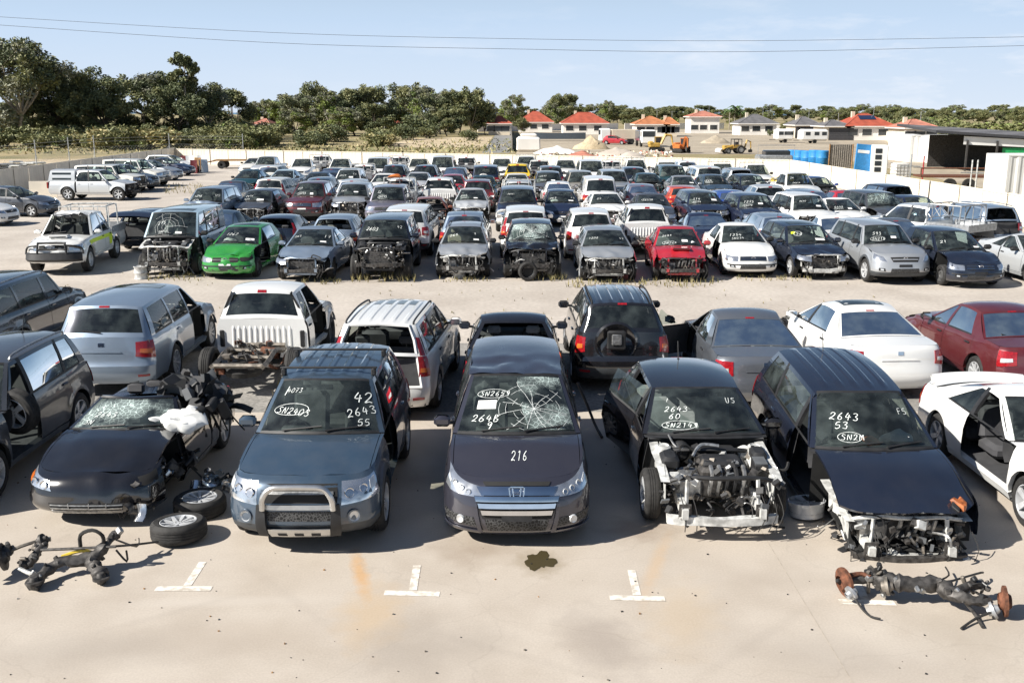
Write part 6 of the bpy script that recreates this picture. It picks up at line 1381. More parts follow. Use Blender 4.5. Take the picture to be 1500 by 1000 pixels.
def palm(seed, H):
    r = random.Random(seed); T, C = MB(), MB(); T.tube(dense([(0, 0, 0), (.15, 0, H * .5), (0, 0, H)]), [.16, .15, .14, .13, .12, .12, .12], 'bark', 6)
    for i in range(26):
        a = r.uniform(0, 2 * pi); up = r.uniform(-.2, 1.2); L = r.uniform(1.6, 2.3); pts = [Vector((cos(a) * L * t, sin(a) * L * t, H + up * L * t * .7 - 1.3 * L * t * t * .5)) for t in (0, .25, .5, .75, 1)]
        for k in range(4):
            w_ = .30 * (1 - k / 5); s = Vector((-sin(a), cos(a), 0)); C.face([C.addv(q) for q in (pts[k] - s * w_ + Vector((0, 0, -.15)), pts[k], pts[k + 1], pts[k + 1] - s * w_ * .8 + Vector((0, 0, -.15)))], 'palm'); C.face([C.addv(q) for q in (pts[k] + s * w_ + Vector((0, 0, -.15)), pts[k], pts[k + 1], pts[k + 1] + s * w_ * .8 + Vector((0, 0, -.15)))], 'palm')
    return T.mesh('trunk', 40), C.mesh('crown', 0)
TR = {'big': gum(1, 16, 6.5, ['leaf_dark', 'leaf_grey', 'leaf_olive'], .26, 10, 24000, .34, low=5), 'big2': gum(2, 15, 6.0, ['leaf_dark', 'leaf_olive', 'leaf_dark'], .22, 10, 24000, .34, 'bark_dark', low=10), 'open': gum(3, 13, 5.5, ['leaf_grey', 'leaf_dark', 'leaf_olive'], .36, 8, 15000, .32),
    'round': gum(4, 9, 4.2, ['leaf_olive', 'leaf_dark', 'leaf_olive'], .18, 10, 16000, .28, low=12), 'light': gum(5, 10, 4.0, ['leaf_olive', 'leaf_grey', 'leaf_bright'], .18, 10, 16000, .28, low=12), 'dark': gum(6, 10, 3.8, ['leaf_dark', 'leaf_olive', 'leaf_dark'], .12, 10, 16000, .28, 'bark_dark', low=12),
    'tall': gum(7, 17, 3.6, ['leaf_dark', 'leaf_olive'], .62, 6, 5000, .42), 'b1': bush(1, 2.4, 4.5, ['scrub', 'leaf_olive', 'scrub'], 2600), 'b2': bush(2, 2.2, 4.2, ['leaf_olive', 'leaf_bright', 'scrub'], 2600), 'b3': bush(3, 1.8, 4.0, ['straw', 'scrub', 'scrub'], 2200), 'b4': bush(4, 3.0, 4.5, ['leaf_dark', 'leaf_olive', 'leaf_dark'], 3000), 'palm': palm(1, 6)}
BASEH = {'big': 16, 'big2': 15, 'open': 13, 'round': 9, 'light': 10, 'dark': 10, 'tall': 17, 'b1': 2.4, 'b2': 2.2, 'b3': 1.8, 'b4': 3.0, 'palm': 6.6}
tr_ = random.Random(12)
def plant(kind, u, vb, vt, label, wide=1.0, group=None, name=None, cat='tree'):
    """a tree whose foot shows at row vb and whose top reaches row vt"""
    p = G(u, vb); zc = p.y * cos(TH) + CAM_H * sin(TH); H = (vb - vt) * zc / F_PX; s = H / BASEH[kind] * 1.0
    root = link(name or ('shrub' if kind[0] == 'b' and len(kind) == 2 else 'palm_tree' if kind == 'palm' else 'gum_tree'), None, None, p, (0, 0, tr_.uniform(0, 6.28)), (s * wide, s * wide, s)); tag(root, label, cat, group)
    a, b = TR[kind]; link(a.name.split('.')[0], a, root); link(b.name.split('.')[0], b, root); return root
GT = 'gum trees beyond the left fence'; GM = 'trees beyond the middle of the back fence'; GR = 'trees around the far houses'
for a in (('big', -35, 208, 58, 'tall gum tree cut off by the left edge', 1.0), ('big', 30, 210, 58, 'tallest broad gum tree at the far left', 1.0), ('big2', 80, 208, 92, 'dark gum tree just right of the tallest one', .9), ('open', 112, 206, 105, 'slender gum tree in the gap left of the dense dark pair', .8), ('big2', 150, 208, 98, 'dense dark gum tree left of the one with a pale trunk', .9), ('dark', 62, 208, 145, 'low dark tree under the tall gums at the left', 1.3), ('dark', 125, 207, 150, 'low dark tree between the two dense gums', 1.3), ('open', 213, 205, 106, 'gum tree with pale forked trunk', 1.0),
          ('tall', 277, 206, 74, 'gum with a small high crown rising above its neighbours', .8), ('big2', 265, 206, 112, 'wide dark gum under the small high crown', 1.05), ('big', 305, 205, 122, 'grey green gum at the right end of the big trees', .9), ('dark', 345, 203, 130, 'narrow dark tree standing apart right of the big gums', 1.0), ('dark', 8, 205, 150, 'dark tree low at the left edge', 1.4), ('dark', 180, 205, 150, 'dark tree behind the pale trunked gum', 1.2), ('dark', 240, 204, 150, 'dark tree in the shade of the wide gum', 1.2)): plant(a[0], a[1], a[2], a[3], a[4], a[5], GT)
for a in (('light', 378, 196, 150, 'small light tree left of the grove', 1.0), ('dark', 398, 196, 146, 'thin dark tree left of the grove', .9), ('light', 415, 196, 140, 'olive tree at the left end of the grove', 1.1), ('open', 438, 197, 138, 'open tree in the grove left of the tall rounded one', 1.0), ('round', 462, 196, 122, 'tall rounded tree in the grove', .8), ('light', 488, 199, 136, 'broad olive tree in the middle of the grove', 1.2), ('dark', 520, 199, 128, 'dark tree in the middle of the grove', 1.0), ('round', 545, 198, 127, 'dark rounded tree right of the middle of the grove', .9), ('light', 432, 200, 160, 'low olive tree at the front of the grove', 1.6), ('dark', 550, 200, 152, 'low dark tree at the front of the grove', 1.3), ('light', 505, 200, 158, 'low bushy tree at the front of the grove', 1.5),
          ('round', 598, 194, 124, 'leafy tree left of the tall pair by the road', .9), ('light', 625, 196, 128, 'tall olive tree of the pair by the road', .9), ('open', 645, 197, 135, 'grey tree between the pair by the road', 1.0), ('dark', 672, 198, 132, 'tall bushy tree nearest the road', .9), ('round', 690, 198, 130, 'rounded tree at the right end of the row by the road', .85), ('dark', 711, 198, 150, 'narrow dark tree beside the road', .7), ('light', 575, 197, 150, 'low tree behind the red roofed cottage', 1.0), ('dark', 655, 200, 160, 'low dark tree at the foot of the row by the road', 1.4)): plant(a[0], a[1], a[2], a[3], a[4], a[5], GM)
for a in (('light', 752, 184, 140, 'tree behind the road end', .9), ('round', 764, 195, 172, 'round grey shrub tree in front of the leftmost red roof', .95), ('round', 818, 183, 139, 'large tree between the two red roofed houses', .9), ('dark', 834, 182, 138, 'dark tree touching the large one between the red roofs', .9), ('light', 812, 184, 152, 'pale tree at the foot of the large tree between the red roofs', 1.0), ('light', 888, 180, 148, 'tree right of the wide red roof', 1.0), ('dark', 905, 180, 154, 'dark tree behind the orange roofs', 1.2), ('round', 922, 181, 158, 'olive tree left of the orange roofs', 1.2), ('dark', 952, 178, 156, 'rounded dark tree above the orange roof', 1.3), ('dark', 985, 178, 157, 'rounded dark tree right of the orange roof', 1.3), ('round', 1012, 178, 158, 'tree left of the two storey house', 1.2), ('dark', 1095, 178, 158, 'dark trees behind the grey roofs', 1.3),
          ('light', 1125, 180, 163, 'light tree behind the grey roofs', 1.2), ('round', 1157, 200, 178, 'round dark tree standing alone on the dry field', 1.3), ('b4', 1129, 199, 190, 'small dark bush on the dry field', .9), ('light', 1215, 182, 160, 'yellow green tree behind the garage', 1.3), ('dark', 1180, 180, 162, 'dark tree behind the dark roofed house', 1.2), ('dark', 1300, 182, 158, 'dark tree left of the red roof with solar panels', 1.3), ('round', 1328, 184, 158, 'rounded tree right of the red roof with solar panels', 1.3), ('round', 1362, 182, 162, 'olive tree above the pink roof', 1.3), ('dark', 1405, 182, 161, 'dark tree above the shed roof', 1.2), ('round', 1440, 182, 161, 'olive tree toward the right edge', 1.4), ('dark', 1465, 182, 162, 'dark tree near the right edge', 1.3), ('round', 1492, 183, 160, 'tree at the right edge', 1.2), ('b2', 1314, 203, 178, 'silvery bush tree before the red roof with solar panels', 1.1), ('b2', 1345, 206, 184, 'leafy bush tree left of the shed', 1.3), ('b2', 1385, 205, 180, 'leafy bush tree behind the white containers', 1.5), ('b1', 1425, 204, 178, 'light green bush tree behind the shed', 1.5), ('b2', 1460, 205, 177, 'light green bush tree behind the shed near the right edge', 1.5), ('b2', 1495, 207, 178, 'light green bush tree cut off by the right edge', 1.5)): plant(a[0], a[1], a[2], a[3], a[4], a[5], GR)
for i, (u, vb, vt) in enumerate(((1068, 190, 160), (1076, 190, 155), (1084, 190, 163), (1030, 189, 167), (1046, 189, 168))): plant('palm', u, vb, vt, ('palm tree behind the backhoe, left of the tallest', 'tallest palm tree behind the backhoe', 'palm tree behind the backhoe, right of the tallest', 'short palm left of the two storey house', 'short palm right of the two storey house')[i], 1.0, 'palm trees by the grey roofs')
fl = random.Random(31)
for i in range(58):
    u = 712 + i * 14 + fl.uniform(-5, 5); plant(fl.choice(['round', 'dark', 'light', 'round']), u, 177 + fl.uniform(-1, 2), 161 - fl.uniform(0, 8) * (1 if fl.random() < .6 else .3), 'distant tree in the long belt behind the houses', fl.uniform(1.2, 1.8), 'distant belt of trees behind the houses')
sh = random.Random(3); GS = 'scrub bushes beyond the left and back fence'
spots = ['at the far left below the tall gums', 'below the dark gum', 'at the foot of the slender gum', 'left of the pale trunked gum', 'right of the pale trunked gum', 'under the wide dark gum', 'below the narrow dark tree', 'in front of the grove', 'left of the red roofed cottage', 'in front of the row by the road']
for i in range(66):
    u = (i % 26) / 26 * 420 + sh.uniform(-10, 10) - 15 if i < 52 else sh.uniform(380, 600); v = (207 if i < 26 else 216) + sh.uniform(-3, 4) if i < 52 else sh.uniform(207, 218); k = sh.choice(['b1', 'b2', 'b4', 'b1', 'b3']) if i < 52 else sh.choice(['b1', 'b3', 'b4'])
    look = {'b1': 'dull green', 'b2': 'bright green', 'b3': 'straw coloured', 'b4': 'dark green'}[k]
    plant(k, u, v, v - sh.uniform(16, 30), '%s scrub bush %s' % (look, spots[min(9, int(max(0, u) / 60))]), sh.uniform(.9, 1.4), GS, cat='bush')
for i in range(26):
    u = (1270 + i * 9.5) if i < 14 or i > 40 else 640 + (i - 14) * 48; v = 190 + sh.uniform(-1, 7) if u > 1270 else 184 + sh.uniform(-1, 3); plant(sh.choice(['b1', 'b2', 'b4']), u + sh.uniform(-5, 5), v, v - sh.uniform(12, 22) * (1 if u > 1270 else .6), ('garden bush around the pink roofed house and shed' if u > 1270 else 'garden bush among the far houses'), 1.4, 'garden bushes among the far houses' if u <= 1270 else 'garden bushes behind the shed', cat='bush')
for u, v, t, lab in ((612, 200, 168, 'rounded green bush in front of the red roofed cottage'), (590, 205, 182, 'dark bush left of the dry clearing'), (625, 203, 183, 'dark bush right of the rounded green one'), (685, 206, 190, 'dark low bush at the edge of the dry clearing'), (930, 184, 176, 'green hedge left of the orange excavator'), (790, 187, 180, 'dark bush in front of the boundary wall')): plant('b4', u, v, t, lab, 1.3, 'dark bushes beyond the back fence', cat='bush')

# ------------------------------------------------------------------ dry ground beyond the fence
def gsheet(name, px, z, mat): sheet(name, [G(u, v).xy for u, v in px], z, mat)
gsheet('bare_earth', [(756, 226), (1130, 226), (1250, 236), (1700, 330), (1700, 198), (1240, 196), (1100, 191), (900, 189), (762, 190)], -.006, 'dirt')
gsheet('sandy_track', [(560, 216), (712, 216), (722, 200), (600, 203)], -.007, 'sand'); gsheet('road', [(706, 224), (752, 224), (748, 184), (736, 184)], -.004, 'asphalt'); gsheet('pale_lot', [(-400, 262), (60, 250), (150, 232), (60, 233), (-400, 236)], -.007, 'sand')

# ------------------------------------------------------------------ houses
def tile(name, c):
    m, nt, b = newmat(name); b.inputs['Roughness'].default_value = .75; r, nz, tc = noise_col(nt, None, [x * .8 for x in c], [x * 1.15 for x in c], .9, 5)
    wv = nd(nt, 'ShaderNodeTexWave', Scale=1.6, bands_direction='Z'); nt.links.new(tc.outputs['Object'], wv.inputs['Vector']); mx = nd(nt, 'ShaderNodeMix', data_type='RGBA', blend_type='MULTIPLY'); mx.inputs['Factor'].default_value = .35
    nt.links.new(r.outputs['Color'], mx.inputs['A']); nt.links.new(wv.outputs['Color'], mx.inputs['B']); nt.links.new(mx.outputs['Result'], b.inputs['Base Color'])
tile('tile_red', (.42, .09, .05)); tile('tile_orange', (.50, .19, .08)); tile('tile_pink', (.50, .20, .14)); tile('tile_grey', (.15, .145, .15)); simple('garage', (.05, .05, .055), .5); simple('window_dark', (.03, .035, .04), .15)
m, nt, b = newmat('solar'); b.inputs['Base Color'].default_value = (.02, .03, .07, 1); b.inputs['Roughness'].default_value = .15
def house(label, u0, u1, ve, vr, roofm, wallm='cream_wall', storey=2.6, depth=9, garage=None, solar=0, yaw=0, gable=False):
    z = (CAM_H - storey) * cos(TH) * F_PX / (ve - HZ); d = (z - (CAM_H - storey) * sin(TH)) / cos(TH); wd = (u1 - u0) / F_PX * z; cx = ((u0 + u1) / 2 - 750) / F_PX * z; hr = CAM_H - (vr - HZ) * z / F_PX / cos(TH) * .985
    hr = max(hr, storey + 1.0); root = link('house', None, None, (cx, d + depth / 2, 0), (0, 0, radians(yaw))); tag(root, label, 'house', 'houses beyond the back fence')
    e = .5; x, y = wd / 2, depth / 2; wl = MB()
    wl.box((0, 0, storey / 2), (wd - 2 * e, depth - 2 * e, storey), wallm); link('wall', wl.mesh('wall', 0), root)
    rf = MB(); rl = max(.3, x - y * .9) if not gable else x; z0 = storey - .05
    V = [(-x, -y, z0), (x, -y, z0), (x, y, z0), (-x, y, z0), (-rl, 0, hr), (rl, 0, hr)]
    for f in ((0, 1, 5, 4), (1, 2, 5), (2, 3, 4, 5), (3, 0, 4)): rf.poly([V[i] for i in f], roofm)
    for s in (-1, 1): rf.box((0, s * y, z0 - .07), (2 * x, .06, .16), 'white_render'); rf.box((s * x, 0, z0 - .07), (.06, 2 * y - .1, .16), 'white_render')
    rf.tube([(-rl, 0, hr), (rl, 0, hr)], .09, roofm, 5)
    for sx_ in (-1, 1):
        for sy_ in (-1, 1): rf.tube([(sx_ * x, sy_ * y, z0), (sx_ * rl, 0, hr)], .08, roofm, 4)
    ro = link('roof', rf.mesh('roof', 0), root)
    ae = MB(); ae.tube([(wd * .2, 0, hr - .3), (wd * .2, 0, hr + 1.3)], .03, 'galv', 4); ae.tube([(wd * .2 - .6, 0, hr + 1.2), (wd * .2 + .6, 0, hr + 1.2)], .02, 'galv', 4); link('aerial', ae.mesh('aerial', 0), ro)
    ch = MB(); ch.box((-wd * .18, .8, hr - .2), (.6, .6, 1.2), 'cream_wall'); link('chimney', ch.mesh('chimney', 0), ro)
    if solar:
        so = MB(); a = Vector(V[0]).lerp(Vector(V[4]), .5); b_ = Vector(V[1]).lerp(Vector(V[5]), .5); n = Vector((0, -(hr - z0), y)).normalized()
        o = a.lerp(b_, .25) + Vector((0, 0, .0)); up = (Vector((0, 0, hr)) - Vector((0, -y, z0))).normalized(); so.poly([o + n * .1, o + Vector((3, 0, 0)) + n * .1, o + Vector((3, 0, 0)) + up * 1.6 + n * .1, o + up * 1.6 + n * .1], 'solar'); link('solar_panel', so.mesh('solar_panel', 0), ro)
    fr_ = -(y - e) - .02
    for i, wx in enumerate([-wd * .32, -wd * .05, wd * .26]):
        if garage and abs(wx - garage * wd) < 3.2: continue
        wf_ = MB(); wf_.box((wx, fr_, 1.45), (1.9, .05, 1.3), 'white_render'); o = link('window', wf_.mesh('window', 0), root); pn = MB(); pn.box((wx, fr_ - .03, 1.45), (1.7, .03, 1.1), 'window_dark'); link('pane', pn.mesh('pane', 0), o)
    if garage is not None:
        gd = MB(); gd.box((garage * wd, fr_, 1.1), (4.6, .06, 2.2), 'garage')
        for k in range(5): gd.box((garage * wd, fr_ - .035, .35 + .42 * k), (4.6, .01, .03), 'black_plastic')
        link('garage_door', gd.mesh('garage_door', 0), root)
    return root
house('house with faded red roof half hidden by trees at the road end', 712, 750, 180, 170, 'tile_red')
house('house with bright red roof left of the large tree', 757, 812, 178, 163.5, 'tile_red', 'white_render'); house('house with wide red roof right of the large tree', 822, 893, 179.5, 165, 'tile_red', 'white_render')
house('house with low orange roof behind the orange excavator', 930, 982, 181, 170.5, 'tile_orange', 'white_render'); house('small house with orange roof right of the larger orange roof', 972, 996, 181, 172, 'tile_orange')
house('two storey white house with pink roof behind the palms', 1010, 1058, 170.5, 163, 'tile_pink', 'white_render', 4.0); house('house with steep grey roof right of the palms', 1082, 1142, 180, 167.5, 'tile_grey', 'white_render', gable=False)
house('house with dark grey roof and dark garage right of the lone round tree', 1165, 1206, 182, 171, 'tile_grey', garage=-.05); house('small grey roofed house with wide dark garage door', 1208, 1252, 183.5, 176, 'tile_grey', garage=.1)
house('house with large bright red roof and solar panel', 1238, 1314, 183.5, 166.5, 'tile_red', 'white_render', solar=1); house('house with pink roof behind the leafy bushes', 1326, 1380, 186, 175, 'tile_pink'); house('small cottage with red roof among the middle trees', 563, 592, 179, 165.5, 'tile_red')
house('pale cottage behind the thin dark tree left of the grove', 366, 396, 181, 174, 'tile_pink', 'white_render')
def wall(label, px, h, mat='white_render', th=.2):
    pts = [G(u, v) for u, v in px]; mb = MB()
    for a, b_ in zip(pts, pts[1:]):
        d = b_ - a; mb.box(((a + b_) / 2) + Vector((0, 0, h / 2)), (d.length + th * .5, th, h), mat, Matrix.Rotation(atan2(d.y, d.x), 3, 'Z')); mb.box(((a + b_) / 2) + Vector((0, 0, h + .03)), (d.length + th * .5, th + .08, .06), 'cream_wall', Matrix.Rotation(atan2(d.y, d.x), 3, 'Z'))
    tag(link('boundary_wall', mb.mesh('boundary_wall', 0)), label, 'wall', 'boundary walls of the far houses')
wall('pale boundary wall below the left red roofs', [(700, 193), (775, 192), (905, 190)], 1.8); wall('pale boundary wall below the orange roofs', [(915, 190), (1060, 189)], 1.8); wall('white boundary wall below the steep grey roof', [(1078, 194), (1142, 194)], 1.8); wall('curved pale wall running from the large red roof to the white containers', [(1254, 197), (1280, 202), (1320, 210)], 1.6)
mb = MB(); a, b_ = G(750, 222), G(748, 188); d = b_ - a; mb.box((a + b_) / 2 + Vector((0, 0, .8)), (d.length, .12, 1.6), 'fence_post', Matrix.Rotation(atan2(d.y, d.x), 3, 'Z')); tag(link('shaded_wall', mb.mesh('shaded_wall', 0)), 'wall along the right side of the road, coloured dark for its shade', 'fence')  # wall in shadow along the road, its shade put into the dark colour

# ------------------------------------------------------------------ the yard next door
def container(name, label, c, L, Wd, H, rz, mat='container_white', text=None):
    root = link(name, None, None, c, (0, 0, rz)); tag(root, label, 'container', 'white shipping containers beyond the right fence'); b = MB(); n = int(L / .14)
    for s in (-1, 1):
        b.grid([[(lerp(-L / 2 + .1, L / 2 - .1, i / n), s * (Wd / 2 - (.04 if (i // 2) % 2 else 0)), z) for z in (.15, H - .12)] for i in range(n + 1)], mat)
        m2 = int(Wd / .14); b.grid([[(s * (L / 2 - (.03 if (i // 2) % 2 else 0)), lerp(-Wd / 2 + .1, Wd / 2 - .1, i / m2), z) for z in (.15, H - .12)] for i in range(m2 + 1)], mat)
    b.box((0, 0, H - .05), (L, Wd, .10), mat); b.box((0, 0, .08), (L, Wd, .15), mat)
    for sx_ in (-1, 1):
        for sy_ in (-1, 1): b.box((sx_ * (L / 2 - .06), sy_ * (Wd / 2 - .06), H / 2), (.13, .13, H - .02), mat)
    link('shell', b.mesh('shell', 0), root)
    if text:
        t = MB(); 
        for tx, x, z, s in text: write(t, tx, x, z, s, lambda u, v: Vector((u, -Wd / 2 - .012, v)), 'black_plastic', w=s * .14, rng=random.Random(2))
        link('lettering', t.mesh('lettering', 0), root)
    return root
def Gz(u, z, h=0): return Vector(((u - 750) / F_PX * z, (z - (CAM_H - h) * sin(TH)) / cos(TH), 0))
container('shipping_container', 'white shipping container left of its twin in front of the shed', Gz(1332, 106), 2.5, 6, 2.75, 0, text=(('1A', .1, 2.0, .5),)); container('shipping_container', 'white shipping container at the left end of the shed roof', Gz(1371, 104), 3.6, 5, 2.75, 0, text=(('WOPY', -1.0, 2.0, .45),)); container('shipping_container', 'white shipping container right behind the right fence', Gz(1500, 60) + Vector((1.0, 0, 0)), 6.0, 2.4, 2.65, radians(4))
root = link('open_shed', None, None, Gz(1430, 88)); tag(root, 'open sided shed with long sloping dark roof and green end panel', 'shed'); x0 = (1352 - 1430) / F_PX * 88; x1 = 12
r_ = MB(); A = [Vector((x0, -2, 3.55)), Vector((x1, -2, 2.5)), Vector((x1, 7, 3.0)), Vector((x0, 7, 4.0))]; r_.poly(A, 'tile_grey'); r_.poly([p - Vector((0, 0, .22)) for p in A], 'garage')
for a, b_ in zip(A, A[1:] + A[:1]): r_.poly([a, b_, b_ - Vector((0, 0, .22)), a - Vector((0, 0, .22))], 'garage')
link('roof', r_.mesh('roof', 0), root)
for x in (x0 + 2.9, x0 + 5.5, x0 + 8.5, x1 - .3):
    p_ = MB(); p_.box((x, -1.8, 1.4), (.14, .14, 2.8 - .12 * (x - x0) / 2), 'iron'); link('post', p_.mesh('post', 0), root)
bk = MB(); bk.box(((x0 + x1) / 2 + 1.5, 6.5, 1.5), (x1 - x0 - 3, .1, 3.0), 'iron'); link('back_wall', bk.mesh('back_wall', 0), root); uw = MB(); uw.poly([(x0 + 2.6, -1.7, 2.35), (x1 - .2, -1.7, 1.75), (x1 - .2, -1.7, 2.32), (x0 + 2.6, -1.7, 3.05)], 'container_white'); uw.poly([(x0 + 2.6, -1.66, 2.35), (x1 - .2, -1.66, 1.75), (x1 - .2, -1.66, 2.32), (x0 + 2.6, -1.66, 3.05)], 'container_white'); link('upper_wall', uw.mesh('upper_wall', 0), root); gp = MB(); gp.box((3.2, -1.5, 1.3), (3.6, .08, 1.5), 'green_sheet'); link('green_panel', gp.mesh('green_panel', 0), root)
def thing(name, label, cat, loc, rz=0, group=None): return tag(link(name, None, None, loc, (0, 0, rz)), label, cat, group)
def part(name, mb, root, ang=30): return link(name, mb.mesh(name, ang), root)
simple('digger_yellow', (.45, .28, .06), .5, var=.3); simple('digger_orange', (.48, .14, .03), .5, var=.3)
def digger(label, u, z, col, rz, arm):
    root = thing('excavator', label, 'excavator', Gz(u, z), rz, 'excavators beyond the back fence'); root.scale = (.82,) * 3
    for s in (-1, 1):
        t = MB(); t.rbox((0, s * .75, .3), (2.3, .42, .58), 'rubber', .18)
        for k in range(6): t.lathe([(.2, -.22), (.2, .22), (.001, .22)], (-.9 + .36 * k, s * .75, .28), (0, 1, 0), 'iron', 8)
        part('track', t, root)
    b = MB(); b.rbox((-.45, 0, .98), (1.7, 1.5, .72), col, .12); b.rbox((-1.05, 0, 1.25), (.7, 1.5, .65), col, .15); part('body', b, root)
    c_ = MB(); c_.rbox((.25, .35, 1.65), (1.0, .75, 1.1), 'window_dark', .06)
    for x, y in ((-.24, 0), (.74, 0), (-.24, .7), (.74, .7)): c_.box((x, y - .01, 1.65), (.08, .08, 1.14), col if arm else 'iron')
    c_.rbox((.25, .35, 2.24), (1.1, .85, .1), col if arm else 'iron', .03); part('cab', c_, root)
    a = MB(); P = [Vector(p) for p in arm]; a.tube(P[:3], [.20, .24, .16], col, 4); part('boom', a, root); a = MB(); a.tube(P[2:], [.16, .12], col, 4); st = part('stick', a, root); k = MB(); e = P[-1]
    k.grid([[(e.x + .4 * cos(q), y, e.z - .25 + .4 * sin(q)) for y in (-.35, .35)] for q in [radians(d) for d in range(90, 300, 30)]], 'iron'); k.poly([(e.x + .4 * cos(radians(d)), .35, e.z - .25 + .4 * sin(radians(d))) for d in range(90, 300, 30)], 'iron'); k.poly([(e.x + .4 * cos(radians(d)), -.35, e.z - .25 + .4 * sin(radians(d))) for d in range(90, 300, 30)], 'iron'); part('bucket', k, root)
digger('yellow excavator with arched boom among the rubble', 962, 132, 'digger_yellow', radians(5), [(.6, -.2, 1.1), (1.3, -.2, 2.6), (2.3, -.2, 2.5), (2.6, -.2, .8)]); digger('small orange excavator facing the yard', 998, 126, 'digger_orange', radians(-60), [(.6, -.2, 1.0), (1.1, -.2, 2.4), (1.5, -.2, 2.3), (1.7, -.2, .9)])
root = thing('backhoe_loader', 'yellow backhoe loader with pale rear wheels on the dry field', 'backhoe', Gz(1076, 124), radians(12)); root.scale = (.72,) * 3; b = MB(); b.rbox((-1.3, 0, 1.1), (1.8, 1.0, .7), 'digger_yellow', .1); b.box((.2, 0, .8), (3.6, .8, .35), 'iron'); part('body', b, root)
c_ = MB(); c_.rbox((.25, 0, 2.45), (1.5, 1.5, .14), 'black_plastic', .04); c_.box((.25, 0, 1.25), (1.4, 1.4, .5), 'digger_yellow'); c_.box((.2, 0, 1.7), (.6, .6, .6), 'seat_black')
for x in (-.45, .95):
    for y in (-.68, .68): c_.box((x, y, 1.85), (.09, .09, 1.2), 'black_plastic')
part('cab', c_, root)
for x, r_w, y in ((.75, .72, .85), (.75, .72, -.85), (-1.5, .48, .75), (-1.5, .48, -.75)):
    t = MB(); t.lathe([(r_w * .6, -.2), (r_w * .9, -.22), (r_w, -.12), (r_w, .12), (r_w * .9, .22), (r_w * .6, .2), (r_w * .6, -.2)], (x, y, r_w), (0, 1, 0), 'rubber', 20); w_ = part('wheel', t, root); t = MB(); t.lathe([(.001, -.16), (r_w * .6, -.12), (r_w * .6, .12), (.001, .16)], (x, y, r_w), (0, 1, 0), 'white_metal', 16); part('rim', t, w_)
t = MB()
for s in (-1, 1): t.tube([(-.8, s * .5, 1.3), (-2.0, s * .5, 1.0), (-2.7, s * .5, .5)], .09, 'digger_yellow', 4)
t.grid([[(-2.7 - .5 * sin(q), y, .5 - .45 * cos(q)) for y in (-1.1, 1.1)] for q in [radians(d) for d in range(0, 181, 30)]], 'container_white'); part('loader_bucket', t, root)
t = MB(); t.tube([(1.8, 0, .9), (2.2, 0, 2.3), (2.9, 0, 2.0), (3.0, 0, .6)], [.16, .18, .14, .1], 'digger_yellow', 4); t.rbox((2.9, 0, .45), (.6, .5, .5), 'iron', .08); part('digging_arm', t, root)
def lump(label, u, z, wd, h, mat, seed, name='earth_mound'):
    mb = MB(); n = 18; mb.grid([[(wd * rr * cos(2 * pi * j / n), wd * .7 * rr * sin(2 * pi * j / n), h * (1 - rr) ** .8) for j in range(n + 1)] for rr in (1, .85, .7, .5, .3, .12, .0)], mat)
    for i, p in enumerate(mb.v): q = noise.noise_vector(Vector(p) * 1.3 + Vector((seed, 0, 0))) * .22 * h; k = clamp(p[2] / h * 3); mb.v[i] = (p[0] + q.x * k, p[1] + q.y * k, p[2] + q.z * k)
    o = link(name, mb.mesh(name, 60), None, Gz(u, z)); tag(o, label, name.split('_')[-1], 'mounds beyond the back fence')
    return o
lump('tall sandy earth mound in the yard next door', 866, 140, 2.7, 1.7, 'sand', 1); lump('low pale rubble mound behind the fence', 905, 118, 3.0, 1.0, 'concrete', 2, 'rubble_mound'); lump('reddish rubble mound near the white tarp', 852, 115, 1.9, .75, 'tile_pink', 3, 'rubble_mound'); lump('grey gravel mound beside the yellow excavator', 925, 112, 1.8, .8, 'gravel', 4, 'gravel_mound'); lump('long broken concrete mound near the white tarp', 815, 125, 3.0, .9, 'white_render', 5, 'rubble_mound'); lump('small earth mound out on the dry field', 1048, 165, 2.6, 1.3, 'dirt', 6)
br = MB(); rr_ = random.Random(9)
for i in range(240):
    p = Gz(rr_.uniform(790, 985), rr_.uniform(106, 130)); s = rr_.uniform(.1, .45); br.box(p + Vector((0, 0, s * .3)), (s, s * rr_.uniform(.4, 1), s * rr_.uniform(.3, .8)), rr_.choice(['white_render', 'concrete', 'cream_wall', 'tile_pink', 'dirt']), Matrix.Rotation(rr_.uniform(0, 3), 3, Vector((rr_.random(), rr_.random(), 1)).normalized()))
o = link('broken_masonry', br.mesh('broken_masonry', 0)); o['kind'] = 'stuff'; tag(o, 'loose broken masonry strewn behind the back fence', 'rubble')
t = MB(); t.rbox((0, 0, .95), (3.1, 2.4, 1.9), 'white_render', .25); t.rbox((0, 0, 2.1), (2.2, 1.8, .5), 'white_render', .2); t.jitter(.10, 1.3, 2); tag(link('tarp_covered_load', t.mesh('tarp_covered_load', 40), None, Gz(774, 131)), 'white tarp covered load at the road end', 'tarp')
t = MB(); rows = [[(x, y * (1 - .3 * abs(x / 4.6) ** 3), z) for y, z in ((-1, 1.35 + .12 * abs(x) / 4), (-.85, .35), (.85, .35), (1, 1.35 + .12 * abs(x) / 4))] for x in [-4.6 + 9.2 * i / 12 for i in range(13)]]; t.grid(rows, 'paint_steelblue'); t.poly([(r[0][0], r[0][1], r[0][2]) for r in rows] + [(r[3][0], r[3][1], r[3][2]) for r in rows[::-1]], 'garage'); tag(link('skip_bin', t.mesh('skip_bin', 40), None, Gz(820, 178)), 'long blue steel skip behind the rubble', 'skip')
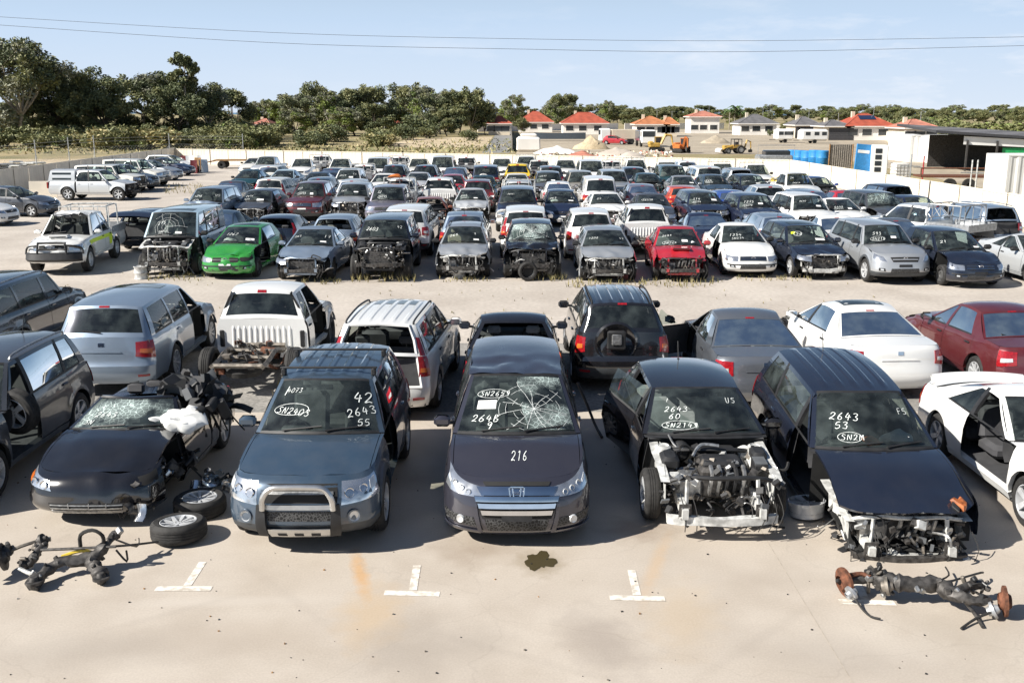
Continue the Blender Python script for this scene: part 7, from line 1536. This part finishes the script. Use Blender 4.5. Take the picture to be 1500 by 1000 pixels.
def truck(label, u, z, cab, boxm, rz):
    root = thing('truck', label, 'truck', Gz(u, z), rz, 'trucks beyond the back fence'); b = MB(); b.rbox((2.2, 0, 1.5), (1.6, 2.1, 2.0), cab, .15); part('cab', b, root); w_ = MB(); w_.box((3.01, 0, 1.9), (.02, 1.8, .8), 'window_dark'); w_.box((2.4, -1.06, 1.9), (.8, .02, .7), 'window_dark'); part('window', w_, root); b = MB(); b.rbox((-.9, 0, 1.6), (4.2, 2.2, 1.5), boxm, .05); part('tray', b, root)
    for x in (-2, 2):
        for y in (-.95, .95): t = MB(); t.lathe([(.2, -.12), (.48, -.14), (.5, 0), (.48, .14), (.2, .12), (.001, .1)], (x, y, .5), (0, 1, 0), 'rubber', 14); part('wheel', t, root)
truck('white truck with blue windscreen facing the yard', 945, 150, 'container_white', 'paint_steelblue', radians(-88)); truck('cream tip truck behind the sandy mound', 905, 160, 'container_white', 'cream_wall', radians(185))
put('hatch', dict(seed=201), 'f', 920, 212, 70, 'red', 'small red car among the rubble', name='hatchback')
def caravan(label, u, z, L):
    root = thing('caravan', label, 'caravan', Gz(u, z), radians(6), 'caravans on the dry field'); b = MB(); b.rbox((0, 0, 1.35), (L, 2.1, 1.9), 'container_white', .3); part('body', b, root)
    for x in (-L * .28, L * .05, L * .33): w_ = MB(); w_.box((x, -1.06, 1.6), (.8, .03, .55), 'window_dark'); part('window', w_, root)
    for y in (-.9, .9): t = MB(); t.lathe([(.15, -.08), (.33, -.1), (.33, .1), (.001, .08)], (0, y, .33), (0, 1, 0), 'rubber', 12); part('wheel', t, root)
    t = MB(); t.tube([(-L / 2, 0, .5), (-L / 2 - 1.0, 0, .5)], .05, 'iron', 5); part('tow_bar', t, root)
caravan('white caravan with three windows on the dry field', 1190, 165, 4.6); caravan('smaller white caravan left of the larger one', 1147, 168, 2.9)
for i, u in enumerate((1160, 1170, 1181, 1192, 1203)):
    t = MB(); t.lathe([(.001, 0), (.52, 0), (.56, .05), (.56, .55), (.58, .6), (.56, .65), (.56, 1.15), (.5, 1.22), (.001, 1.24)], (0, 0, 0), (0, 0, 1), 'blue_plastic', 18); tag(link('plastic_drum', t.mesh('plastic_drum', 40), None, Gz(u, 92 - i * 1.0) + Vector((0, 0, .55 if i > 2 else .45))), ('blue plastic drum at the left end of the line behind the fence', 'second blue plastic drum from the left end of the line', 'blue plastic drum in the middle of the line behind the fence', 'second blue plastic drum from the stacked sheeting', 'blue plastic drum next to the corrugated sheeting')[i], 'drum', 'blue drums behind the fence')
t = MB(); t.rbox((0, 0, .25), (5.2, 1.2, .5), 'brown_board', .03); tag(link('timber_stack', t.mesh('timber_stack', 0), None, Gz(1181, 89.8)), 'low stack of timber under the blue drums', 'timber')
t = MB(); t.grid([[(x, .04 if i % 2 else 0, z) for z in (0, 2.35)] for i, x in enumerate([-1.0 + 2.0 * k / 22 for k in range(23)])], 'dirty_metal'); t.grid([[(x, .06 if i % 2 else .02, z) for z in (0, 2.35)] for i, x in enumerate([-1.0 + 2.0 * k / 22 for k in range(23)])], 'dirty_metal'); t.tube([(-1.0, 0, 0), (-1.0, 0, 2.4)], .06, 'brown_board', 4); t.tube([(1.0, 0, 0), (1.0, 0, 2.4)], .06, 'brown_board', 4); tag(link('corrugated_sheeting', t.mesh('corrugated_sheeting', 0), None, Gz(1230, 86)), 'upright corrugated sheeting right of the blue drums', 'sheeting')
t = MB(); t.rbox((0, 0, 1.3), (1.45, .12, 2.4), 'blue_plastic', .02); t.box((-.1, -.07, 1.9), (1.0, .02, .25), 'container_white'); t.box((0, -.07, .4), (1.45, .02, .4), 'blue_plastic'); tag(link('billboard', t.mesh('billboard', 0), None, Gz(1262, 82), (radians(-4), radians(5), radians(8))), 'large blue sign panel leaning behind the right fence', 'sign')
root = thing('upended_bus', 'white bus shell stood on end with dark windows beside the blue sign', 'bus', Gz(1285, 82), radians(-10)); t = MB(); t.rbox((0, 0, 1.25), (1.25, 1.4, 2.4), 'container_white', .08); part('shell', t, root)
for k in range(4): t = MB(); t.box((-.15, -.72, .5 + .5 * k), (.5, .03, .36), 'window_dark'); part('window', t, root)
root = thing('liquid_tank', 'white caged liquid tank behind the right fence', 'tank', Gz(1317, 76), radians(5)); t = MB(); t.rbox((0, 0, .75), (1.1, 1.0, 1.1), 'white_render', .1); part('tank', t, root); t = MB()
for z in (.25, .5, .75, 1.0, 1.28): t.tube([(-.58, -.53, z), (.58, -.53, z), (.58, .53, z), (-.58, .53, z), (-.58, -.53, z)], .015, 'galv', 4)
for x in (-.58, -.29, 0, .29, .58): t.tube([(x, -.53, .1), (x, -.53, 1.3)], .012, 'galv', 4)
t.box((0, 0, .1), (1.2, 1.1, .14), 'brown_board'); part('cage', t, root)
root = thing('flatbed_trailer', 'long rusty trailer parked inside the shed mouth', 'trailer', Gz(1398, 66), radians(-6)); t = MB(); t.box((0, 0, .95), (5.0, 1.9, .12), 'rust'); t.tube([(-2.5, -.9, 1.5), (2.0, -.9, 1.5)], .05, 'rust', 5); t.tube([(-2.5, -.9, 1.0), (-2.5, -.9, 1.5)], .05, 'rust', 5); part('deck', t, root)
for x in (-.6, .6): t = MB(); t.lathe([(.15, -.1), (.42, -.12), (.42, .12), (.001, .1)], (x, -.85, .42), (0, 1, 0), 'rubber', 14); part('wheel', t, root)
for i, (u, z) in enumerate(((1332, 72), (1350, 70), (1420, 64), (1428, 64))):
    t = MB(); t.tube([(0, 0, 0), (0, 0, 2.1)], .05, ('galv', 'paint_red', 'white_metal', 'white_metal')[i], 6); t.tube([(-.7, 0, 1.3), (.7, 0, 1.25)], .035, 'galv', 5); tag(link('scaffold_post', t.mesh('scaffold_post'), None, Gz(u, z)), ('grey scaffold post beside the caged tank', 'red scaffold post left of the trailer', 'white scaffold post under the shed roof', 'white scaffold post touching the right container')[i], 'post', 'scaffold posts behind the right fence')
t = MB(); t.rbox((0, 0, .55), (3.0, 1.6, 1.0), 'galv', .1); t.rbox((.2, 0, 1.2), (2.2, 1.4, .5), 'window_dark', .1); t.tube([(-1.6, -.8, 1.0), (-1.6, -.8, 1.9), (1.6, -.8, 1.9), (1.6, -.8, 1.0)], .03, 'galv', 5); tag(link('utility_canopy', t.mesh('utility_canopy'), None, Gz(1132, 88) + Vector((0, 0, .35))), 'white utility canopy with frame just behind the back fence corner', 'canopy')
# things in the yard by the back and left fence
root = thing('flat_trailer', 'rusty flat trailer by the left end of the back fence', 'trailer', Gz(347, 92), radians(3)); t = MB(); t.box((0, 0, .75), (3.8, 1.7, .10), 'brown_board'); t.tube([(-1.9, 0, .7), (-3.0, 0, .5)], .06, 'rust', 5); part('deck', t, root)
for x in (-1.2, 1.6):
    for y in (-.8, .8): t = MB(); t.lathe([(.12, -.1), (.36, -.12), (.36, .12), (.001, .1)], (x, y, .36), (0, 1, 0), 'rubber', 14); part('wheel', t, root)
pr_ = random.Random(4)
for i, (u, z, mat, lab) in enumerate(((262, 88, 'paint_white', 'white car panel at the left of the leaning panels'), (270, 89, 'paint_maroon', 'dark red car panel leaning by the left fence corner'), (279, 86, 'paint_white', 'tall white car panel leaning in the fence corner'), (284, 84, 'paint_maroon', 'maroon bumper leaning in front of the white panel'), (290, 85, 'brown_board', 'brown board leaning among the car panels'), (296, 86, 'paint_white', 'pale bumper at the right of the leaning panels'), (299, 85, 'paint_bluesilver', 'pale blue panel at the right end of the leaning panels'))):
    t = MB(); t.grid([[(lerp(-.5, .5, a / 6), .12 * sin(pi * a / 6) + .1 * b_ / 4, lerp(.05, 1.5 + .2 * (i % 3), b_ / 4)) for a in range(7)] for b_ in range(5)], mat); t.grid([[(lerp(-.5, .5, a / 6), .12 * sin(pi * a / 6) + .1 * b_ / 4 + .03, lerp(.05, 1.5 + .2 * (i % 3), b_ / 4)) for a in range(7)] for b_ in range(5)], 'black_plastic'); tag(link('car_panel', t.mesh('car_panel', 40), None, Gz(u, z), (0, 0, pr_.uniform(-.6, .6)), (.75, .75, .75)), lab, 'car panel', 'car panels leaning in the fence corner')
for i, (u, z, lab) in enumerate(((8, 78, 'dark flattened car bodies in a low heap at the left edge'), (40, 84, 'pale flattened car bodies in a low heap outside the left fence'))):
    t = MB(); 
    for k in range(14): t.rbox((pr_.uniform(-2.2, 2.2), pr_.uniform(-1, 1), .2 + .06 * k), (pr_.uniform(.8, 2), pr_.uniform(.6, 1.2), .12), pr_.choice(['paint_dgrey', 'paint_palesilver', 'iron', 'paint_steelblue', 'galv'] if i == 0 else ['white_metal', 'galv', 'paint_palesilver', 'iron']), .03, Matrix.Rotation(pr_.uniform(0, 3), 3, 'Z'))
    tag(link('scrap_heap', t.mesh('scrap_heap', 0), None, Gz(u, z)), lab, 'scrap heap')
t = MB(); t.box((0, 0, .5), (.05, 1.6, 1.0), 'cream_steel'); tag(link('steel_sheet', t.mesh('steel_sheet', 0), None, Gz(64, 60.5), (0, radians(-8), radians(-80))), 'loose steel sheet leaning between the charcoal hatchback and the canopied pickup', 'sheet')
t = MB(); t.rbox((0, 0, .55), (2.1, .9, .10), 'green_sheet', .03); t.rbox((.1, 0, .3), (1.9, .8, .5), 'green_sheet', .05); tag(link('green_skip', t.mesh('green_skip', 0), None, Gz(1354, 47) + Vector((0, 0, .1))), 'small green metal bin by the right fence', 'bin')
t = MB(); t.tube([(0, 0, 0), (.02, 0, 2.0)], .03, 'iron', 6); tag(link('steel_post', t.mesh('steel_post'), None, Gz(1356, 46)), 'thin dark steel post standing at the green bin', 'post')
t = MB(); t.box((0, 0, 0), (1.5, .02, .5), 'digger_orange'); t.tube([(-.7, .03, -1.6), (-.7, .03, .4)], .03, 'galv', 5); t.box((-.1, -.015, .05), (1.1, .01, .12), 'digger_yellow'); tag(link('sign_board', t.mesh('sign_board', 0), None, Gz(1512, 50) + Vector((0, 0, 1.5)), (0, 0, radians(60))), 'small orange and yellow board above the right fence', 'sign')
t = MB()
for x in (-.55, 0, .45): t.rbox((x, 0, 0), (.35, .08, .10), 'black_plastic', .02)
t.box((0, .03, -.06), (1.6, .02, .03), 'galv'); tag(link('tow_bar', t.mesh('tow_bar', 0), None, Gz(995, 83.5) + Vector((0, -.1, 1.15))), 'dark bracket hung on the back fence below the orange excavator', 'bracket')
# overhead lines
for lab, pts in (('upper thin power line across the sky', ((-80, 19), (0, 25), (400, 48), (750, 57), (1100, 60), (1580, 53))), ('lower power line across the sky', ((-80, 31), (0, 37), (400, 63), (750, 72), (1100, 76), (1580, 65)))):
    zc = 70 if 'upper' in lab else 66; W3 = []
    for u, v in pts:
        dx = (u - 750) / F_PX; dy = (500 - v) / F_PX; W3.append(Vector((dx, cos(TH) + dy * sin(TH), -sin(TH) + dy * cos(TH))) * zc + Vector((0, 0, CAM_H)))
    mb = MB(); mb.tube(dense(W3, 6), .012, 'iron', 4); tag(link('power_line', mb.mesh('power_line')), lab, 'power line', 'overhead power lines')
# ------------------------------------------------------------------ loose parts on the ground
simple('rusty_orange', (.34, .10, .03), .55, var=.5, scale=14)
def loose_wheel(label, u, v, R, style, h, tilt, rz=0):
    tm, rm = wheel_meshes(R, style, .22); p = G(u, v, h); root = link('loose_wheel', None, None, p, tilt); tag(root, label, 'wheel', 'loose wheels'); t = link('tyre', tm, root); link('rim', rm, t); return root
loose_wheel('loose alloy wheel lying flat nearest the camera beside the black convertible', 262, 774, .335, 'ten', .13, (radians(90), radians(8), .4)).rotation_euler = (radians(86), 0, radians(20))
loose_wheel('loose alloy wheel lying flat behind the nearer one', 293, 738, .335, 'ten', .12, (radians(90), 0, 1.0)).rotation_euler = (radians(91), 0, radians(70))
loose_wheel('loose wheel wedged in the front doorway of the dark grey suv', 24, 602, .34, 'five', .95, (0, 0, 0)).rotation_euler = (radians(-6), radians(0), radians(78 + 90))
t, rm = wheel_meshes(.29, 'five', .20); o = link('bare_rim', rm, None, G(1182, 745, .10), (radians(84), 0, .6), (1.25, 1.25, 1.25)); tag(o, 'bare alloy rim lying between the stripped black hatchback and the blue black wagon', 'rim')
for u, v, lab in ((207, 408, 'white bare rims stacked under the nose of the pale blue van'), (672, 406, 'white bare rim under the nose of the silver hatchback'), (1172, 0, '')):
    if lab:
        mb = MB(); 
        for k in range(2): mb.lathe([(.20, .02 + .2 * k), (.215, .0 + .2 * k), (.19, .05 + .2 * k), (.185, .14 + .2 * k), (.215, .19 + .2 * k), (.20, .2 + .2 * k), (.12, .12 + .2 * k), (.001, .1 + .2 * k)], (0, 0, 0), (0, 0, 1), 'white_metal', 20)
        tag(link('bare_rim', mb.mesh('bare_rim', 40), None, G(u, v)), lab, 'rim')
loose_wheel('loose wheel standing in front of the black suv with shattered windscreen', 773, 397, .30, 'six', .30, (0, 0, 0)).rotation_euler = (0, 0, radians(8))
def pxpath(pts): return [G(u, v, h) for u, v, h in pts]
def subframe(label, beams, rods, discs, seed):
    root = thing('subframe', label, 'suspension subframe', (0, 0, 0), 0, 'suspension subframes on the concrete'); r = random.Random(seed)
    b = MB()
    for pts, rad in beams: b.tube(dense(pxpath(pts), 5), rad if not isinstance(rad, list) else [rad[min(len(rad) - 1, int(i * len(rad) / (5 * (len(pts) - 1) + 1)))] * (.8 + .4 * r.random()) for i in range(5 * (len(pts) - 1) + 1)], 'iron', 9)
    b.jitter(.03, 12, seed); part('crossmember', b, root, 50)
    for pts, rad, mat in rods: b = MB(); b.tube(dense(pxpath(pts)), rad, mat, 6); part('link_arm', b, root)
    for (u, v, h), R_, ax, mat in discs: b = MB(); b.lathe([(.001, -.02), (R_ * .5, -.02), (R_ * .5, -.06), (R_ * .62, -.02), (R_, -.015), (R_, .015), (R_ * .6, .02), (R_ * .4, .06), (.001, .06)], G(u, v, h), ax, mat, 18); part('hub', b, root)
    b = MB()
    for k in range(70):
        pts, rad = r.choice(beams); pp = dense(pxpath(pts)); q = pp[r.randrange(len(pp))]; b.rbox(Vector(q) + Vector((r.uniform(-.07, .07), r.uniform(-.07, .07), r.uniform(-.05, .07))), (r.uniform(.02, .08), r.uniform(.02, .08), r.uniform(.02, .07)), r.choice(['iron', 'black_plastic', 'iron', 'dirty_metal', 'alu']), .01, Matrix.Rotation(r.uniform(0, 3), 3, Vector((r.random(), r.random(), 1)).normalized()))
    part('bracket', b, root)
subframe('dark suspension subframe with curled hose on the concrete at the left', [([(45, 858, .06), (62, 842, .10), (85, 825, .16), (130, 818, .16), (150, 812, .18)], [.085, .09, .07, .075, .06, .055, .055, .06, .07, .08, .07, .06, .06]), ([(150, 845, .06), (140, 830, .12), (135, 822, .16), (152, 800, .28), (172, 780, .34)], [.09, .09, .07, .07, .06, .06, .06, .06, .06, .06, .05, .05, .05]), ([(38, 828, .1), (50, 815, .2), (62, 792, .30)], .05), ([(-20, 830, .2), (5, 812, .22), (12, 800, .28)], .07)],
    [([(60, 805, .26), (110, 803, .28), (170, 800, .3)], .016, 'iron'), ([(5, 812, .2), (30, 800, .28), (62, 790, .30)], .02, 'dirty_metal'), ([(160, 800, .25), (190, 798, .22), (232, 793, .12)], .013, 'iron'), ([(170, 790, .3), (200, 800, .15), (203, 788, .2)], .012, 'dirty_metal'), ([(118, 800, .28), (118, 783, .45), (135, 776, .52), (150, 784, .45), (152, 798, .28)], .022, 'rubber'), ([(28, 832, .12), (45, 840, .08), (50, 836, .1)], .022, 'white_metal'), ([(170, 805, .2), (186, 822, .05), (185, 806, .2)], .012, 'iron'), ([(90, 815, .2), (120, 806, .24), (145, 812, .2)], .02, 'yellow_part')],
    [((4, 815, .2), .16, (1, .3, .2), 'iron'), ((50, 852, .10), .09, (0, 0, 1), 'iron'), ((148, 846, .08), .09, (0, 0, 1), 'iron'), ((62, 790, .32), .07, (1, 0, .4), 'iron')], 3)
subframe('rear axle beam with rusty brake discs on the concrete at the right', [([(1240, 850, .18), (1275, 845, .2), (1300, 850, .22), (1330, 855, .22), (1370, 856, .2), (1395, 868, .2), (1425, 878, .18), (1450, 880, .16)], [.05, .05, .06, .07, .09, .10, .10, .09, .09, .09, .09, .09, .10, .10, .09, .08, .07, .06, .05, .05, .045, .045]), ([(1280, 832, .3), (1290, 850, .2), (1300, 868, .08)], .06), ([(1395, 868, .2), (1420, 858, .2), (1440, 856, .18)], .05)],
    [([(1250, 872, .1), (1262, 890, .03), (1275, 902, .02), (1290, 906, .02)], .012, 'rubber'), ([(1405, 872, .2), (1425, 895, .06), (1440, 918, .02)], .018, 'iron'), ([(1455, 895, .1), (1430, 905, .05), (1408, 920, .02)], .014, 'rubber'), ([(1272, 836, .3), (1272, 868, .02)], .02, 'dirty_metal'), ([(1245, 842, .25), (1262, 840, .25), (1275, 845, .24)], .025, 'rust'), ([(1385, 830, .1), (1390, 842, .1), (1375, 850, .16)], .010, 'rubber'), ([(1375, 856, .2), (1430, 840, .16), (1440, 838, .1)], .012, 'black_plastic')],
    [((1237, 852, .17), .16, (1, .25, .1), 'rust'), ((1472, 880, .17), .16, (1, -.3, .1), 'rust'), ((1300, 858, .2), .10, (1, -.4, .3), 'dirty_metal'), ((1455, 893, .1), .09, (1, -.3, .6), 'galv'), ((1247, 868, .12), .08, (1, .4, .6), 'galv')], 8)
# crash wreckage hanging about the convertible, piled parts on its boot
r_ = random.Random(21)
def junk(name, label, cat, spots, n, mats, smin, smax, parent=None, tubes=4):
    mb = MB()
    for i in range(n):
        u, v, h = r_.choice(spots); p = G(u + r_.uniform(-16, 16), v + r_.uniform(-9, 9), max(.03, h + r_.uniform(-.08, .1)))
        if i % 2:   # bent sheet: a torn panel or trim moulding
            a, b_ = r_.uniform(smin, smax) * .9, r_.uniform(smin, smax) * .7; kx, ky = r_.uniform(-1.5, 1.5), r_.uniform(-1.5, 1.5); M_ = Matrix.Translation(p) @ Matrix.Rotation(r_.uniform(0, 6), 4, Vector((r_.gauss(0, 1), r_.gauss(0, 1), r_.gauss(0, 1))).normalized()); mm = r_.choice(mats)
            for dz in (0, -.008): mb.grid([[M_ @ Vector((x * a, y * b_, dz + kx * x * x * a * .6 + ky * y * y * b_ * .6 + noise.noise(Vector((x * 2 + i, y * 2, 1))) * a * .25)) for y in (-1, -.5, 0, .5, 1)] for x in (-1, -.5, 0, .5, 1)], mm)
            continue
        mb.rbox(p, (r_.uniform(smin, smax), r_.uniform(smin, smax), r_.uniform(.02, smax * .5)), r_.choice(mats), .015, Matrix.Rotation(r_.uniform(0, 3), 3, Vector((r_.gauss(0, 1), r_.gauss(0, 1), 1)).normalized()))
    for i in range(tubes):
        u, v, h = r_.choice(spots); p = G(u, v, h); mb.tube(dense([p, p + Vector((r_.uniform(-.2, .2), r_.uniform(-.2, .2), .1)), p + Vector((r_.uniform(-.3, .3), r_.uniform(-.3, .3), -h * .5))]), .012, 'rubber', 5)
    return tag(link(name, mb.mesh(name, 30)), label, cat)
junk('crushed_corner', 'torn metal and wiring at the smashed corner of the black convertible', 'wreckage', [(248, 655, .55), (262, 640, .65), (228, 680, .5), (245, 690, .4), (270, 670, .45), (210, 705, .5)], 70, ['black_plastic', 'alu', 'iron', 'chrome', 'paint_black', 'iron'], .03, .16, tubes=10)
junk('bumper_piece', 'broken headlight and bumper piece by the nose of the black convertible', 'wreckage', [(190, 705, .45), (205, 742, .2), (195, 735, .25)], 22, ['black_plastic', 'alu', 'iron', 'headlamp'], .04, .18, tubes=3)
junk('dash_parts', 'heap of black dashboard parts piled on the boot of the convertible', 'car parts', [(255, 575, 1.05), (290, 570, 1.1), (315, 575, 1.0), (330, 590, .95), (300, 590, 1.0), (268, 560, 1.15)], 70, ['black_plastic', 'seat_black', 'black_plastic', 'black_plastic', 'liner', 'grey_plastic'], .06, .30, tubes=14)
junk('lamp_fragments', 'broken clear lamp fragments on the ground behind the loose wheels', 'debris', [(310, 700, .03), (322, 705, .03), (300, 708, .04)], 20, ['headlamp', 'clear_lens', 'alu', 'black_plastic'], .04, .16, tubes=1)
mb = MB(); mb.tube(dense(pxpath([(846, 560, .75), (860, 592, .4), (872, 622, .1), (882, 640, .03)])), .025, 'black_plastic', 5); tag(link('door_trim_strip', mb.mesh('door_trim_strip')), 'long black trim strip hanging beside the minivan', 'trim strip')
WM = Matrix.LocRotScale(wag.location, wag.rotation_euler, None); wt = [t for k, t in TEMPLATES.items() if 'hood_drop' in k[1]][0]
mb = MB(); mb.rbox((0, 0, 0), (.22, .10, .05), 'rusty_orange', .03); mb.rbox((.05, .09, .02), (.10, .10, .04), 'rusty_orange', .02); mb.rbox((-.02, -.08, .0), (.12, .08, .05), 'black_plastic', .02); mb.jitter(.05, 9, 3); tag(link('broken_lamp', mb.mesh('broken_lamp'), None, WM @ (wt.hood(.66, .93) + Vector((0, 0, .03))), (radians(10), radians(14), radians(-30))), 'broken orange plastic piece on the corner of the blue black bonnet', 'plastic piece')
mb = MB(); mb.rbox((0, 0, 0), (.20, .30, .07), 'rusty_orange', .03); mb.jitter(.05, 8, 5); tag(link('orange_cloth', mb.mesh('orange_cloth'), None, WM @ Vector((wt.xc - .30, -.02, wt.zb(wt.xc) + .05)), (0, 0, .2)), 'orange cloth bundle behind the windscreen of the blue black station wagon', 'cloth')
mb = MB(); mb.lathe([(.001, -.05), (.08, -.05), (.15, -.04), (.21, -.02), (.24, .01), (.24, .04), (.22, .07), (.17, .09), (.12, .10), (.06, .11), (.001, .11)], (0, 0, 0), (0, 0, 1), 'airbag', 30); mb.jitter(.10, 5, 9); mb.jitter(.045, 14, 4); tag(link('spent_airbag', mb.mesh('spent_airbag', 60), None, G(268, 618, .95), (.2, .1, 0), (1.25, 1, 1.1)), 'white spent airbag draped over the windscreen edge of the convertible', 'airbag')
mb = MB(); mb.lathe([(.001, -.03), (.10, -.02), (.16, .02), (.10, .07), (.001, .08)], (0, 0, 0), (0, 0, 1), 'orange_plastic', 10); mb.jitter(.05, 5, 2); tag(link('orange_sheet', mb.mesh('orange_sheet'), None, G(579, 259, 1.85), (0, 0, 0), (2.4, 2, 1.5)), 'orange sheet bundled on the roof of the white pickup with ladder rack', 'sheet')
# small grit and leaves on the slab: each piece is a pixel or less
mb = MB()
for i in range(150):
    p = G(r_.uniform(0, 1500), r_.uniform(640, 1000)); s = r_.uniform(.006, .020); mb.box(p + Vector((0, 0, s * .3)), (s, s * r_.uniform(.5, 1.2), s * .6), r_.choice(['iron', 'brown_board', 'black_plastic', 'dirty_metal', 'clear_lens']), Matrix.Rotation(r_.uniform(0, 3), 3, 'Z'))
o = link('grit', mb.mesh('grit', 0)); o['kind'] = 'stuff'; tag(o, 'grit and tiny fragments scattered over the concrete', 'grit')
# dry weeds growing through the gravel at the wheels of the third row and beside it
mb = MB()
def weeds(u0, u1, v0, v1, n, hmax):
    for i in range(n):
        p = G(r_.uniform(u0, u1), r_.uniform(v0, v1))
        for k in range(5):
            a = r_.uniform(0, 6.28); h = r_.uniform(.25, .8) * hmax; d = Vector((cos(a), sin(a), 0)); q = p + d * h * r_.uniform(.1, .6) + Vector((0, 0, h)); s = Vector((-sin(a), cos(a), 0)) * .012; mb.poly([p - s, p + s, q], 'straw' if r_.random() < .8 else 'scrub')
for a in ((515, 610, 404, 414, 60, .35), (830, 1060, 412, 422, 130, .25), (440, 500, 410, 417, 40, .2), (210, 300, 402, 412, 60, .2), (1080, 1190, 405, 412, 40, .2), (640, 720, 408, 414, 30, .2), (780, 830, 405, 412, 40, .3), (400, 470, 560, 605, 50, .35), (1120, 1150, 575, 600, 30, .4), (240, 300, 270, 285, 120, .35), (560, 720, 314, 322, 60, .25), (0, 1500, 395, 480, 120, .10), (1330, 1500, 330, 345, 60, .2)): weeds(*a)
o = link('dry_weeds', mb.mesh('dry_weeds', 0)); o['kind'] = 'stuff'; tag(o, 'dry straw coloured weeds growing through the gravel', 'weeds')
mb = MB()
for i in range(3200):
    p = G(r_.uniform(-30, 760), r_.uniform(203, 226) if i % 3 else r_.uniform(214, 222)); h = r_.uniform(.12, .38); a = r_.uniform(0, 6.28); s = Vector((cos(a), sin(a), 0)) * .16; mb.poly([p - s, p + s, p + Vector((r_.uniform(-.3, .3), r_.uniform(-.3, .3), h))], r_.choice(['straw', 'scrub', 'scrub']))
o = link('long_grass', mb.mesh('long_grass', 0)); o['kind'] = 'stuff'; tag(o, 'long dry grass beyond the back fence', 'grass')
